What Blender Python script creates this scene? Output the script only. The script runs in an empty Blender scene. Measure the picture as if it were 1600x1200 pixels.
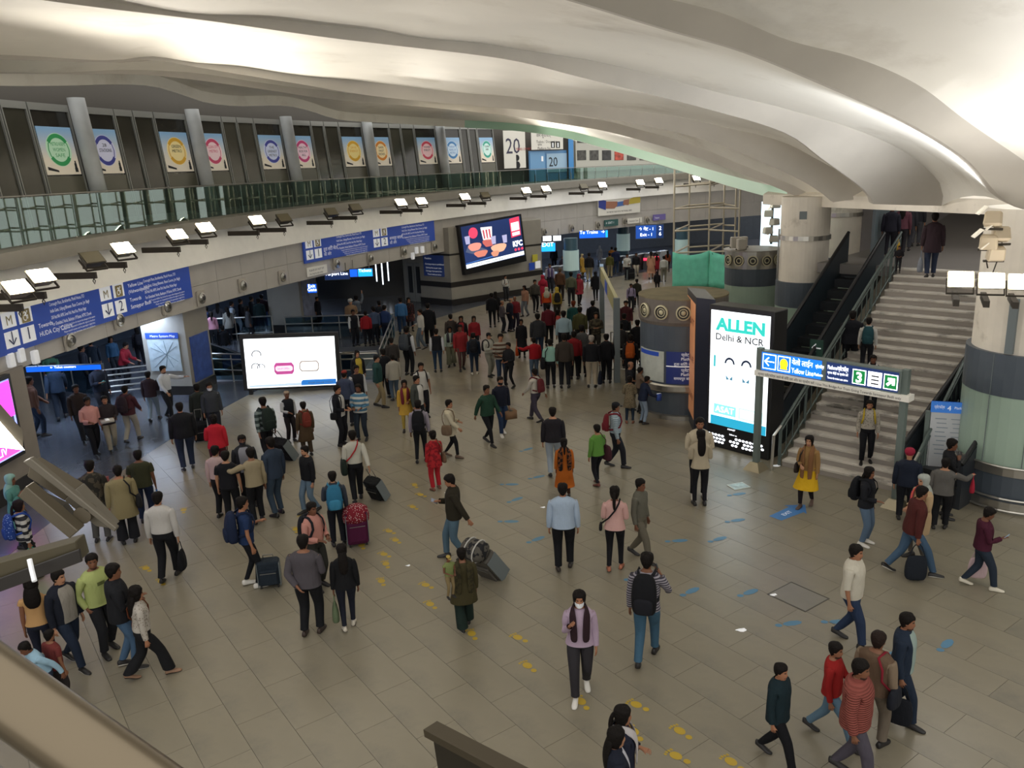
import bpy, bmesh, math, random
from mathutils import Vector, Matrix, noise as mnoise
import numpy as np
random.seed(7)
SC = bpy.context.scene
COL = SC.collection

# ---------------------------------------------------------------- camera
FPX, PITCH, ROLL, EYE = 1280.0, 0.260151, -0.039413, 7.2785      # focal length in pixels of the 1600 px frame
_fw = Vector((0, math.cos(PITCH), -math.sin(PITCH)))
_r0 = Vector((1, 0, 0)); _u0 = _r0.cross(_fw)
CR = _r0*math.cos(ROLL) + _u0*math.sin(ROLL)
CU = -_r0*math.sin(ROLL) + _u0*math.cos(ROLL)
CF = _fw
CC = Vector((0, 0, EYE))
cam = bpy.data.cameras.new('camera'); cam_o = bpy.data.objects.new('camera', cam); COL.objects.link(cam_o)
cam.sensor_fit = 'HORIZONTAL'; cam.sensor_width = 36.0; cam.lens = FPX/1600*36.0
cam.clip_start = 0.05; cam.clip_end = 400
M = Matrix.Identity(4)
for i in range(3):
    M[i][0] = CR[i]; M[i][1] = CU[i]; M[i][2] = -CF[i]; M[i][3] = CC[i]
cam_o.matrix_world = M
SC.camera = cam_o

# ---------------------------------------------------------------- world, exposure
w = bpy.data.worlds.new('world'); SC.world = w; w.use_nodes = True
bg = w.node_tree.nodes['Background']; bg.inputs[0].default_value = (1.0, 0.97, 0.92, 1); bg.inputs[1].default_value = 0.88
vs = SC.view_settings; vs.view_transform = 'Standard'; vs.look = 'None'; vs.exposure = 0.76; vs.gamma = 1.0; vs.use_curve_mapping = False
FLOOD_E = 30.0       # emission of a lit floodlight face
SPOT_W = 540.0      # power of the beam of one floodlight
SC.cycles.use_denoising = True
SC.cycles.max_bounces = 6; SC.cycles.diffuse_bounces = 4; SC.cycles.glossy_bounces = 3
SC.cycles.transmission_bounces = 6; SC.cycles.transparent_max_bounces = 12
SC.cycles.sample_clamp_indirect = 8.0
SC.cycles.caustics_reflective = False; SC.cycles.caustics_refractive = False

# ---------------------------------------------------------------- pixel <-> world helpers (1600x1200 frame) used to take measurements
def ray(px, py):
    return CF + CR*((px-800)/FPX) + CU*((600-py)/FPX)
def at_z(px, py, z=0.0):
    d = ray(px, py); return CC + d*((z-EYE)/d.z)
def at_y(px, py, y):
    d = ray(px, py); return CC + d*(y/d.y)
ACX, ACY = 38.8, 16.0                                              # centre of the curved hall wall
def at_arc(px, py, R=51.0):
    d = ray(px, py); a = d.x**2+d.y**2; b = -2*(d.x*ACX+d.y*ACY); c = ACX**2+ACY**2-R*R
    return CC + d*((-b+math.sqrt(b*b-4*a*c))/(2*a))
def proj(p):
    d = Vector(p)-CC; k = d.dot(CF)
    return 800+FPX*d.dot(CR)/k, 600-FPX*d.dot(CU)/k, k
def arc_pt(phi, R, z=0.0):
    return Vector((ACX-R*math.cos(phi), ACY+R*math.sin(phi), z))
def arc_phi(p): return math.atan2(p[1]-ACY, ACX-p[0])

# ---------------------------------------------------------------- materials
MATS = {}
def _lin(c):
    return tuple((x/12.92 if x <= 0.04045 else ((x+0.055)/1.055)**2.4) for x in c)
def srgb(h):
    h = h.lstrip('#'); return _lin(tuple(int(h[i:i+2], 16)/255 for i in (0, 2, 4)))
def mat(name, hexc='#888888', rough=0.6, metal=0.0, emit=0.0, noise=0.0, nscale=3.0, bump=0.0, bscale=20.0, spec=0.5, alpha=1.0, rnd=0.0, island=0.0, stain=None, coat=0.0):
    if name in MATS: return MATS[name]
    m = bpy.data.materials.new(name); m.use_nodes = True; MATS[name] = m
    nt = m.node_tree; b = nt.nodes['Principled BSDF']; N = nt.nodes.new; L = nt.links.new
    c = srgb(hexc) if isinstance(hexc, str) else hexc
    b.inputs['Base Color'].default_value = (*c, 1)
    b.inputs['Roughness'].default_value = rough; b.inputs['Metallic'].default_value = metal
    b.inputs['Specular IOR Level'].default_value = spec
    if coat: b.inputs['Coat Weight'].default_value = coat; b.inputs['Coat Roughness'].default_value = 0.1
    if emit:
        b.inputs['Emission Color'].default_value = (*c, 1); b.inputs['Emission Strength'].default_value = emit
    m.diffuse_color = (*c, 1)
    if alpha < 1: b.inputs['Alpha'].default_value = alpha
    col = None
    if noise or stain or rnd or island:
        tc = N('ShaderNodeTexCoord')
        prev = N('ShaderNodeRGB'); prev.outputs[0].default_value = (*c, 1); col = prev.outputs[0]
        if noise:
            n = N('ShaderNodeTexNoise'); n.inputs['Scale'].default_value = nscale; n.inputs['Detail'].default_value = 5
            L(tc.outputs['Object'], n.inputs['Vector'])
            mr = N('ShaderNodeMapRange'); mr.inputs[1].default_value = 0.3; mr.inputs[2].default_value = 0.7
            mr.inputs[3].default_value = 1-noise; mr.inputs[4].default_value = 1+noise
            L(n.outputs[0], mr.inputs[0])
            mx = N('ShaderNodeVectorMath'); mx.operation = 'SCALE'; L(col, mx.inputs[0]); L(mr.outputs[0], mx.inputs['Scale']); col = mx.outputs[0]
        if stain:
            hexs, sc, lo, hi = stain
            n = N('ShaderNodeTexNoise'); n.inputs['Scale'].default_value = sc; n.inputs['Detail'].default_value = 7; n.inputs['Roughness'].default_value = .65
            L(tc.outputs['Object'], n.inputs['Vector'])
            mr = N('ShaderNodeMapRange'); mr.inputs[1].default_value = lo; mr.inputs[2].default_value = hi; L(n.outputs[0], mr.inputs[0])
            mx = N('ShaderNodeMix'); mx.data_type = 'RGBA'; L(mr.outputs[0], mx.inputs[0]); L(col, mx.inputs[6]); mx.inputs[7].default_value = (*srgb(hexs), 1); col = mx.outputs[2]
        if rnd or island:
            src = N('ShaderNodeObjectInfo').outputs['Random'] if rnd else N('ShaderNodeNewGeometry').outputs['Random Per Island']
            v = rnd or island
            mr = N('ShaderNodeMapRange'); mr.inputs[3].default_value = 1-v; mr.inputs[4].default_value = 1+v; L(src, mr.inputs[0])
            mx = N('ShaderNodeVectorMath'); mx.operation = 'SCALE'; L(col, mx.inputs[0]); L(mr.outputs[0], mx.inputs['Scale']); col = mx.outputs[0]
        L(col, b.inputs['Base Color'])
        if emit: L(col, b.inputs['Emission Color'])
    if bump:
        tc = N('ShaderNodeTexCoord'); n = N('ShaderNodeTexNoise'); n.inputs['Scale'].default_value = bscale; n.inputs['Detail'].default_value = 4
        L(tc.outputs['Object'], n.inputs['Vector'])
        bp = N('ShaderNodeBump'); bp.inputs['Strength'].default_value = bump; bp.inputs['Distance'].default_value = 0.02
        L(n.outputs[0], bp.inputs['Height']); L(bp.outputs[0], b.inputs['Normal'])
    return m
def glassmat(name, hexc='#9fc4bd', alpha=0.22, rough=0.04):
    if name in MATS: return MATS[name]
    m = bpy.data.materials.new(name); m.use_nodes = True; MATS[name] = m
    nt = m.node_tree; nt.nodes.clear(); N = nt.nodes.new; L = nt.links.new
    o = N('ShaderNodeOutputMaterial'); t = N('ShaderNodeBsdfTransparent'); g = N('ShaderNodeBsdfGlossy'); mx = N('ShaderNodeMixShader')
    t.inputs[0].default_value = (*srgb(hexc), 1); g.inputs['Roughness'].default_value = rough; g.inputs[0].default_value = (.85, .95, .92, 1); mx.inputs[0].default_value = alpha
    L(t.outputs[0], mx.inputs[1]); L(g.outputs[0], mx.inputs[2]); L(mx.outputs[0], o.inputs[0])
    return m

# ---------------------------------------------------------------- mesh helpers
class MB:
    """collects verts/faces (+ material slots) and links them as one mesh object"""
    def __init__(s): s.v = []; s.f = []; s.m = []
    def quad(s, a, b, c, d, m=0):
        i = len(s.v); s.v += [tuple(a), tuple(b), tuple(c), tuple(d)]; s.f.append((i, i+1, i+2, i+3)); s.m.append(m)
    def tri(s, a, b, c, m=0):
        i = len(s.v); s.v += [tuple(a), tuple(b), tuple(c)]; s.f.append((i, i+1, i+2)); s.m.append(m)
    def poly(s, pts, m=0):
        i = len(s.v); s.v += [tuple(p) for p in pts]; s.f.append(tuple(range(i, i+len(pts)))); s.m.append(m)
    def hexa(s, p, m=0):
        """8 corners: bottom 0-3 then top 4-7"""
        i = len(s.v); s.v += [tuple(q) for q in p]
        for f in ((0, 3, 2, 1), (4, 5, 6, 7), (0, 1, 5, 4), (1, 2, 6, 5), (2, 3, 7, 6), (3, 0, 4, 7)):
            s.f.append(tuple(i+k for k in f)); s.m.append(m)
    def box(s, c, size, X=(1, 0, 0), Y=(0, 1, 0), Z=(0, 0, 1), m=0, taper=1.0):
        c = Vector(c); X = Vector(X).normalized()*size[0]/2; Y = Vector(Y).normalized()*size[1]/2; Z = Vector(Z).normalized()*size[2]/2
        t = taper
        s.hexa([c-X-Y-Z, c+X-Y-Z, c+X+Y-Z, c-X+Y-Z, c-X*t-Y*t+Z, c+X*t-Y*t+Z, c+X*t+Y*t+Z, c-X*t+Y*t+Z], m)
    def rings(s, R, cap0=True, cap1=True, m=0, ms=None):
        n = len(R[0]); i0 = len(s.v)
        for r in R: s.v += [tuple(p) for p in r]
        for k in range(len(R)-1):
            mm = ms[k] if ms else m
            for j in range(n):
                a = i0+k*n+j; b = i0+k*n+(j+1) % n
                s.f.append((a, b, b+n, a+n)); s.m.append(mm)
        if cap0: s.f.append(tuple(i0+j for j in reversed(range(n)))); s.m.append(ms[0] if ms else m)
        if cap1: s.f.append(tuple(i0+(len(R)-1)*n+j for j in range(n))); s.m.append(ms[-1] if ms else m)
    def cyl(s, a, b, r0, r1=None, n=12, m=0, caps=True):
        a = Vector(a); b = Vector(b); r1 = r0 if r1 is None else r1
        d = (b-a).normalized(); x = d.orthogonal().normalized(); y = d.cross(x)
        s.rings([[a+(x*math.cos(t)+y*math.sin(t))*r0 for t in TT(n)], [b+(x*math.cos(t)+y*math.sin(t))*r1 for t in TT(n)]], caps, caps, m)
    def tube(s, pts, r, n=8, m=0):
        pts = [Vector(p) for p in pts]; R = []; x = None
        for k, p in enumerate(pts):
            d = (pts[min(k+1, len(pts)-1)]-pts[max(k-1, 0)]).normalized()
            x = d.orthogonal().normalized() if x is None else (x-d*x.dot(d)).normalized()
            y = d.cross(x); rr = r[k] if isinstance(r, (list, tuple)) else r
            R.append([p+(x*math.cos(t)+y*math.sin(t))*rr for t in TT(n)])
        s.rings(R, True, True, m)
    def lathe(s, c, prof, n=32, ms=None, m=0, caps=True):
        c = Vector(c); R = [[c+Vector((math.cos(t)*r, math.sin(t)*r, z)) for t in TT(n)] for r, z in prof]
        s.rings(R, caps, caps, m, ms)
    def mesh(s, name):
        me = bpy.data.meshes.new(name); me.from_pydata([tuple(v) for v in s.v], [], s.f); me.polygons.foreach_set('material_index', s.m); return me
    def build(s, name, mats, parent=None, smooth=False, bevel=0.0, recalc=False, subs=0):
        me = s.mesh(name)
        if recalc or bevel:
            bm = bmesh.new(); bm.from_mesh(me)
            if recalc: bmesh.ops.recalc_face_normals(bm, faces=bm.faces)
            if bevel:
                bmesh.ops.remove_doubles(bm, verts=bm.verts, dist=1e-5)
                bmesh.ops.bevel(bm, geom=[e for e in bm.edges if len(e.link_faces) == 2 and e.calc_face_angle(0) > 0.5], offset=bevel, segments=1, affect='EDGES')
            bm.to_mesh(me); bm.free()
        if not isinstance(mats, (list, tuple)): mats = [mats]
        for m in mats: me.materials.append(m)
        if smooth: me.polygons.foreach_set('use_smooth', [True]*len(me.polygons))
        return link(name, me, parent, subs)
def TT(n, o=0.0): return [2*math.pi*(k+o)/n for k in range(n)]
def link(name, me, parent=None, subs=0):
    o = bpy.data.objects.new(name, me); COL.objects.link(o)
    if parent is not None:
        o.parent = parent
        o.matrix_parent_inverse = parent.matrix_world.inverted() if parent.matrix_world != Matrix.Identity(4) else Matrix.Identity(4)
    if subs:
        md = o.modifiers.new('sub', 'SUBSURF'); md.levels = subs; md.render_levels = subs
    return o
def tag(o, label, cat, group=None, kind=None):
    o['label'] = label; o['category'] = cat
    if group: o['group'] = group
    if kind: o['kind'] = kind
    return o
def struct(o, label=None):
    o['kind'] = 'structure'
    if label: o['label'] = label
    return o
def empty(name, loc=(0, 0, 0)):
    o = bpy.data.objects.new(name, None); COL.objects.link(o); o.empty_display_size = 0.1
    o.matrix_world = Matrix.Translation(Vector(loc)); return o
def frame(o, x, z):
    """matrix with origin o, local x, local z(up); local -y faces the viewer side"""
    x = Vector(x).normalized(); z = Vector(z); z = (z-x*z.dot(x)).normalized(); y = z.cross(x)
    m = Matrix.Identity(4)
    for i in range(3): m[i][0] = x[i]; m[i][1] = y[i]; m[i][2] = z[i]; m[i][3] = o[i]
    return m
_fc = {}
def text_mesh(lines, name='lettering', bold=0.0):
    """lines: (string, x, z, size, material slot[, align, width]) in the x/z plane facing -y; returns one mesh"""
    mb = MB()
    for ln in lines:
        s, x, z, size, mi = ln[:5]; al = ln[5] if len(ln) > 5 else 'LEFT'; wd = ln[6] if len(ln) > 6 else None
        key = (s, bold)
        if key not in _fc:
            cu = bpy.data.curves.new('t', 'FONT'); cu.body = s; cu.size = 1.0; cu.resolution_u = 2; cu.offset = bold
            ob = bpy.data.objects.new('t', cu); COL.objects.link(ob)
            me = bpy.data.meshes.new_from_object(ob.evaluated_get(bpy.context.evaluated_depsgraph_get()))
            vv = [tuple(v.co) for v in me.vertices]; ff = [tuple(p.vertices) for p in me.polygons]
            bpy.data.objects.remove(ob); bpy.data.curves.remove(cu); bpy.data.meshes.remove(me)
            _fc[key] = (vv, ff)
        vv, ff = _fc[key]
        if not vv: continue
        x0 = min(v[0] for v in vv); x1 = max(v[0] for v in vv)
        sx = size if wd is None else wd/max(x1-x0, 1e-6)
        off = {'LEFT': 0, 'CENTER': -(x1-x0)/2*sx, 'RIGHT': -(x1-x0)*sx}[al]
        i = len(mb.v)
        mb.v += [(x+off+(v[0]-x0)*sx, 0, z+v[1]*size) for v in vv]
        for f in ff: mb.f.append(tuple(i+k for k in f)); mb.m.append(mi)
    return mb
def put(mb, M, y=0.0):
    mb.v = [tuple(M @ Vector((v[0], v[1]+y, v[2]))) for v in mb.v]; return mb
def placed(mb, M):
    mb.v = [tuple(M @ Vector(v)) for v in mb.v]; return mb
def lerp(a, b, t): return a+(b-a)*t
def resample(pts, n):
    pts = [Vector(p) for p in pts]; d = [0.0]
    for a, b in zip(pts, pts[1:]): d.append(d[-1]+(b-a).length)
    out = []; k = 0
    for i in range(n):
        t = d[-1]*i/(n-1)
        while k < len(pts)-2 and d[k+1] < t: k += 1
        u = (t-d[k])/max(d[k+1]-d[k], 1e-9)
        # Catmull-Rom
        p0 = pts[max(k-1, 0)]; p1 = pts[k]; p2 = pts[k+1]; p3 = pts[min(k+2, len(pts)-1)]
        q = 0.5*((2*p1)+(p2-p0)*u+(2*p0-5*p1+4*p2-p3)*u*u+(3*p1-p0-3*p2+p3)*u**3)
        out.append(q)
    return out
# ================================================================= materials of the place
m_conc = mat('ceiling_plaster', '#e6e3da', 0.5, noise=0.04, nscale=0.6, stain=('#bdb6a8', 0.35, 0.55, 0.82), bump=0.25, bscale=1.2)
m_rib = mat('rib_plaster_shaded', '#b8b3aa', 0.65, noise=0.08, nscale=0.8, bump=0.2, bscale=3)  # darker than the shell: shade on the rib faces put into the colour
m_mint = mat('mint_edge', '#b3dcc6', 0.5)
m_band = mat('white_band', '#f6f5f0', 0.6, noise=0.03)
m_beam = mat('beam_panel', '#bab6b0', 0.38, noise=0.06, nscale=1.5, rnd=0.02)
m_fascia = mat('fascia_grey', '#8b877e', 0.5, noise=0.04)
m_dark = mat('dark_void', '#26282c', 0.7)
m_black = mat('black_plastic', '#121316', 0.4)
m_steel = mat('steel', '#b9b6ae', 0.28, 0.9, noise=0.05, nscale=6)
m_steeld = mat('steel_dull', '#8d8c88', 0.4, 0.8)
m_grey = mat('grey_paint', '#6d7679', 0.5)
m_slate = mat('slate_clad', '#4d5660', 0.38, noise=0.05)
m_mintclad = mat('mint_clad', '#9fb5a6', 0.35, noise=0.03)
m_cream = mat('cream_concrete', '#dbd4c7', 0.65, noise=0.06, nscale=2, stain=('#8f8674', 1.3, 0.6, 0.85))
m_wall = mat('stone_wall', '#98948b', 0.45, noise=0.05, nscale=2)
m_plinth = mat('plinth_black', '#2b2826', 0.35)
m_blue = mat('sign_blue', '#2747a0', 0.4, emit=0.12)
m_bluelit = mat('sign_blue_lit', '#0a4fd0', 0.4, emit=1.1)
m_cyanlit = mat('sign_cyan_lit', '#1487e8', 0.4, emit=1.4)
m_white = mat('print_white', '#e9ebee', 0.5, emit=0.15)
m_whitelit = mat('print_white_lit', '#f4f8ff', 0.5, emit=1.6)
m_ink = mat('print_black', '#1b1b1e', 0.6)
m_glass = glassmat('balcony_glass', '#b4cbc4', 0.13, 0.015)
m_glassb = glassmat('rail_glass', '#b5cbd6', 0.14, 0.04)

# ================================================================= floor: slabs of 0.6 x 1.2 m laid on a screed bed
TH = math.radians(-54.5); TU = Vector((math.cos(TH), math.sin(TH), 0)); TV = Vector((-math.sin(TH), math.cos(TH), 0))
RZONE = 49.2
HX0, HX1, HY0, HY1 = -13.0, -5.6, 30.2, 33.7          # opening of the escalator well
fl = MB()
for x0, x1, y0, y1 in ((-60, 45, -12, HY0), (-60, 45, HY1, 85), (-60, HX0, HY0, HY1), (HX1, 45, HY0, HY1)): fl.quad((x0, y0, -.025), (x1, y0, -.025), (x1, y1, -.025), (x0, y1, -.025))
def in_well(c, e=.35): return HX0-e < c.x < HX1+e and HY0-e < c.y < HY1+e
floor = struct(fl.build('floor', mat('floor_bed', '#76736a', 0.8)), 'grey stone slab floor of the station concourse')
m_tile = mat('floor_slab', '#847d6c', 0.33, noise=0.07, nscale=1.1, stain=('#65625a', 0.5, 0.5, 0.75), rnd=0.025, spec=0.5)
m_tile_s = mat('floor_slab_far', '#847d6c', 0.33, noise=0.07, nscale=1.1, stain=('#65625a', 0.5, 0.5, 0.75), island=0.025, spec=0.5)
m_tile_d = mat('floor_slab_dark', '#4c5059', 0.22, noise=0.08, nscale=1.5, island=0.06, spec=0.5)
TA, TB = 1.2, 0.6; GAP = 0.005
tm = MB(); tm.box((0, 0, -.0125), (TA-GAP, TB-GAP, .025))
tme = tm.mesh('tile'); tme.materials.append(m_tile)
cands = []
for i in range(-60, 40):
    for j in range(-25, 110):
        c = TU*((i+(0.5 if j % 2 else 0))*TA) + TV*(j*TB+0.31)
        if in_well(c) or c.x < -62 or c.x > 30 or c.y < -4 or c.y > 78: continue
        R = math.hypot(c.x-ACX, c.y-ACY)
        if R > RZONE+1.0: continue
        cands.append((c, R))
near = []; far = MB(); dark = MB()
for c, R in cands:
    vis = False
    if c.y > 3:
        x, y, k = proj(c); vis = k > 0 and -30 < x < 1630 and 560 < y < 1230 and R < RZONE
    if vis: near.append((c.length, c, R))
    else: far.box(c-Vector((0, 0, .0125)), (TA-GAP, TB-GAP, .025), TU, TV)
near.sort(key=lambda t: t[0])
rot = Matrix.Rotation(TH, 4, 'Z')
for k, (d, c, R) in enumerate(near):
    if k < 298:
        o = link('tile', tme); o.matrix_world = Matrix.Translation(c) @ rot; o.parent = floor
    else: far.box(c-Vector((0, 0, .0125)), (TA-GAP, TB-GAP, .025), TU, TV)
o = far.build('tile_field', m_tile_s, floor); o['kind'] = 'stuff'
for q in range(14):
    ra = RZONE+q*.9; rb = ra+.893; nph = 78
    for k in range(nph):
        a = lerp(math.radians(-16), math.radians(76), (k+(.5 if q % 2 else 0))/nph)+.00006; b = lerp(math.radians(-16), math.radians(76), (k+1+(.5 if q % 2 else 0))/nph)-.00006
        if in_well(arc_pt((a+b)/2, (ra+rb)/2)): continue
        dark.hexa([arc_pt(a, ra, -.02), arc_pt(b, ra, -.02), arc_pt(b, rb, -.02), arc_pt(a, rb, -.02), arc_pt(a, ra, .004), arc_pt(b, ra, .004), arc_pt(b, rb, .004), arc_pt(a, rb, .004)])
kb = MB()
for x0, x1, y0, y1 in ((HX0-.9, HX1+.9, HY0-.9, HY0), (HX0-.9, HX1+.9, HY1, HY1+.9), (HX0-.9, HX0, HY0, HY1), (HX1, HX1+.9, HY0, HY1)): kb.box(((x0+x1)/2, (y0+y1)/2, 0), (x1-x0, y1-y0, .014))
kb.build('well_kerb', mat('well_kerb', '#565a62', .3, noise=.06), floor)
kb = MB()
for x0, x1, y0, y1 in ((HX0, HX1, HY0-.1, HY0), (HX0, HX1, HY1, HY1+.1), (HX0-.1, HX0, HY0, HY1), (HX1, HX1+.1, HY0, HY1), (HX0, HX1, HY0, HY1)): kb.box(((x0+x1)/2, (y0+y1)/2, -1.6 if (x1-x0 < .2 or y1-y0 < .2) else -3.2), (x1-x0, y1-y0, 3.1 if (x1-x0 < .2 or y1-y0 < .2) else .1))
kb.build('well_lining', mat('well_lining', '#39414b', .4), floor)
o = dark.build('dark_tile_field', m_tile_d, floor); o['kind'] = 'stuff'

# ================================================================= curved hall wall: beam, white band, balcony
P0, P1 = math.radians(-14), math.radians(72)
def zC(phi): return lerp(4.40, 4.95, min(max((math.degrees(phi)-8)/50, 0), 1))
def zB(phi): return lerp(5.38, 5.94, min(max((math.degrees(phi)-3)/58, 0), 1))
NA = 120
PH = [lerp(P0, P1, k/NA) for k in range(NA+1)]
def arcstrip(mb, prof, phis=PH, m=0):
    """prof(phi) -> list of (R, z)"""
    rows = [[arc_pt(ph, R, z) for R, z in prof(ph)] for ph in phis]
    for a, b in zip(rows, rows[1:]):
        for k in range(len(a)-1): mb.quad(a[k], a[k+1], b[k+1], b[k], m)
wl = MB()
arcstrip(wl, lambda ph: [(51.25, zC(ph)), (51.25, 2.97), (62.0, 2.97)])
wall_left = struct(wl.build('wall_left', mat('beam_back', '#6a6763', .6)), 'curved grey panelled beam along the hall below the balcony')
# stone panels of the beam, one by one
npan = 50
for k in range(npan):
    a = lerp(P0, P1, k/npan)+.00012; b = lerp(P0, P1, (k+1)/npan)-.00012
    for lo, hi in ((0, .5), (.5, 1)):
        z0a = lerp(2.93, zC(a), lo)+.006; z1a = lerp(2.93, zC(a), hi)-.003; z0b = lerp(2.93, zC(b), lo)+.006; z1b = lerp(2.93, zC(b), hi)-.006
        pb = MB(); pb.hexa([arc_pt(a, 51, z0a), arc_pt(b, 51, z0b), arc_pt(b, 51.24, z0b), arc_pt(a, 51.24, z0a), arc_pt(a, 51, z1a), arc_pt(b, 51, z1b), arc_pt(b, 51.24, z1b), arc_pt(a, 51.24, z1a)])
        pb.build('panel', m_beam, wall_left)
wb = MB()
arcstrip(wb, lambda ph: [(51.05, zB(ph)+.02), (50.9, lerp(zB(ph), zC(ph), .5)), (50.72, zC(ph)), (51.2, zC(ph)-.01)])
band = struct(wb.build('trim_1', m_band, smooth=True), 'white plaster band between balcony and grey beam')
fb = MB()
arcstrip(fb, lambda ph: [(54.6, zB(ph)+.42), (50.85, zB(ph)+.42), (50.6, zB(ph)+.38), (50.6, zB(ph)), (51.05, zB(ph)-.02)])
balc = struct(fb.build('floor_2', m_fascia), 'balcony floor edge in grey stone above the white band')
# glass balustrade
RG = 50.95
gl_root = empty('glass_balustrade', arc_pt(math.radians(25), RG, 5.9))
tag(gl_root, 'long curved glass balustrade along the balcony above the white band', 'railing')
npst = 58
g_lo, g_hi = math.radians(-6), math.radians(66)
for k in range(npst+1):
    a = lerp(g_lo, g_hi, k/npst)
    pb = MB(); zb = zB(a)+.40
    rd = Vector((math.cos(a), -math.sin(a), 0)); td = Vector((math.sin(a), math.cos(a), 0))
    pb.box(arc_pt(a, RG+.06, (zb+6.72)/2), (.03, .07, 6.72-zb), td, rd); pb.build('post', m_steel, gl_root)
    if k < npst:
        b = lerp(g_lo, g_hi, (k+1)/npst); e = .0004
        pb = MB(); pb.hexa([arc_pt(a+e, RG, zb+.05), arc_pt(b-e, RG, zB(b)+.45), arc_pt(b-e, RG+.015, zB(b)+.45), arc_pt(a+e, RG+.015, zb+.05), arc_pt(a+e, RG, 6.98), arc_pt(b-e, RG, 6.98), arc_pt(b-e, RG+.015, 6.98), arc_pt(a+e, RG+.015, 6.98)])
        pb.build('glass_panel', m_glass, gl_root)
pb = MB(); pb.tube([arc_pt(lerp(g_lo, g_hi, k/70), RG+.02, 7.02) for k in range(71)], .018, 8); pb.build('handrail', m_steeld, gl_root, smooth=True)

# balcony back wall with window bays
def wR(z): return 54.0+(z-7.1)*0.1
def wpt(phi, z, off=0.0): return arc_pt(phi, wR(z)+off, z)
def wbox(mb, a, b, z0, z1, d0, d1, m=0):
    mb.hexa([wpt(a, z0, d0), wpt(b, z0, d0), wpt(b, z0, d1), wpt(a, z0, d1), wpt(a, z1, d0), wpt(b, z1, d0), wpt(b, z1, d1), wpt(a, z1, d1)], m)
wm = MB()
for k in range(60):
    a = lerp(math.radians(-14), math.radians(78), k/60); b = lerp(math.radians(-14), math.radians(78), (k+1)/60)
    wbox(wm, a, b, 5.3, 12.5, .55, .7)
wall_back = struct(wm.build('wall_back', mat('balcony_back_wall', '#4e4a44', 0.7)), 'dark back wall of the balcony')
m_frame = mat('window_frame_grey', '#8f908c', 0.4, 0.2)
m_pane = mat('window_pane_dark', '#2b2a26', 0.12, noise=0.2, nscale=.7)
m_frost = mat('window_pane_frosted', '#615f52', 0.3)
POST = [('#2f9a57', '#bfe3c4', ['METRO KEEPS', 'WOMEN', 'SAFE']), ('#3a3f8f', '#cfd0e6', ['28', 'STATIONS']), ('#d9a62e', '#f0dc9c', ['GREEN', 'METRO']), ('#c9476a', '#f2d3d6', ['CLEAN CITY', 'METRO']), ('#41479c', '#cfd6ee', ['THE', 'GREENEST', 'METRO']), ('#c8427a', '#f3d0de', ['HEALTHY', 'RIDE FOR', 'ALL']), ('#d9a62e', '#efd98f', ['SAVE', 'ENERGY']), ('#d8852a', '#f4dfae', ['SAFE', 'FAST', 'RIDES']), ('#cf3f55', '#f3c9cb', ['WOMEN', 'FIRST']), ('#3f7fb8', '#cfe2f2', ['TWENTY', 'YEARS OF', 'METRO']), ('#3aa08d', '#cdebe4', ['CLEAN', 'AIR'])]
pos_lab = ['green', 'purple', 'amber', 'rose red', 'indigo', 'magenta', 'pale yellow', 'orange', 'scarlet', 'sky blue', 'teal']
m_postbg = bpy.data.materials.new('poster_sky'); m_postbg.use_nodes = True
nt = m_postbg.node_tree; b_ = nt.nodes['Principled BSDF']; tc = nt.nodes.new('ShaderNodeTexCoord'); sx = nt.nodes.new('ShaderNodeSeparateXYZ'); rp = nt.nodes.new('ShaderNodeValToRGB')
rp.color_ramp.elements[0].color = (*srgb('#e3d8c4'), 1); rp.color_ramp.elements[0].position = .3; rp.color_ramp.elements[1].color = (*srgb('#86aed2'), 1); rp.color_ramp.elements[1].position = .95
nt.links.new(tc.outputs['Generated'], sx.inputs[0]); nt.links.new(sx.outputs[2], rp.inputs[0]); nt.links.new(rp.outputs[0], b_.inputs['Base Color']); nt.links.new(rp.outputs[0], b_.inputs['Emission Color']); b_.inputs['Emission Strength'].default_value = .10; b_.inputs['Roughness'].default_value = .35
PHC = [6.85+6.29*k for k in range(6)]            # column centre angles
def gridcoord(a, b, z0, z1, u, v, off): return wpt(lerp(a, b, u), lerp(z0, z1, v), off)
pidx = 0
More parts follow.
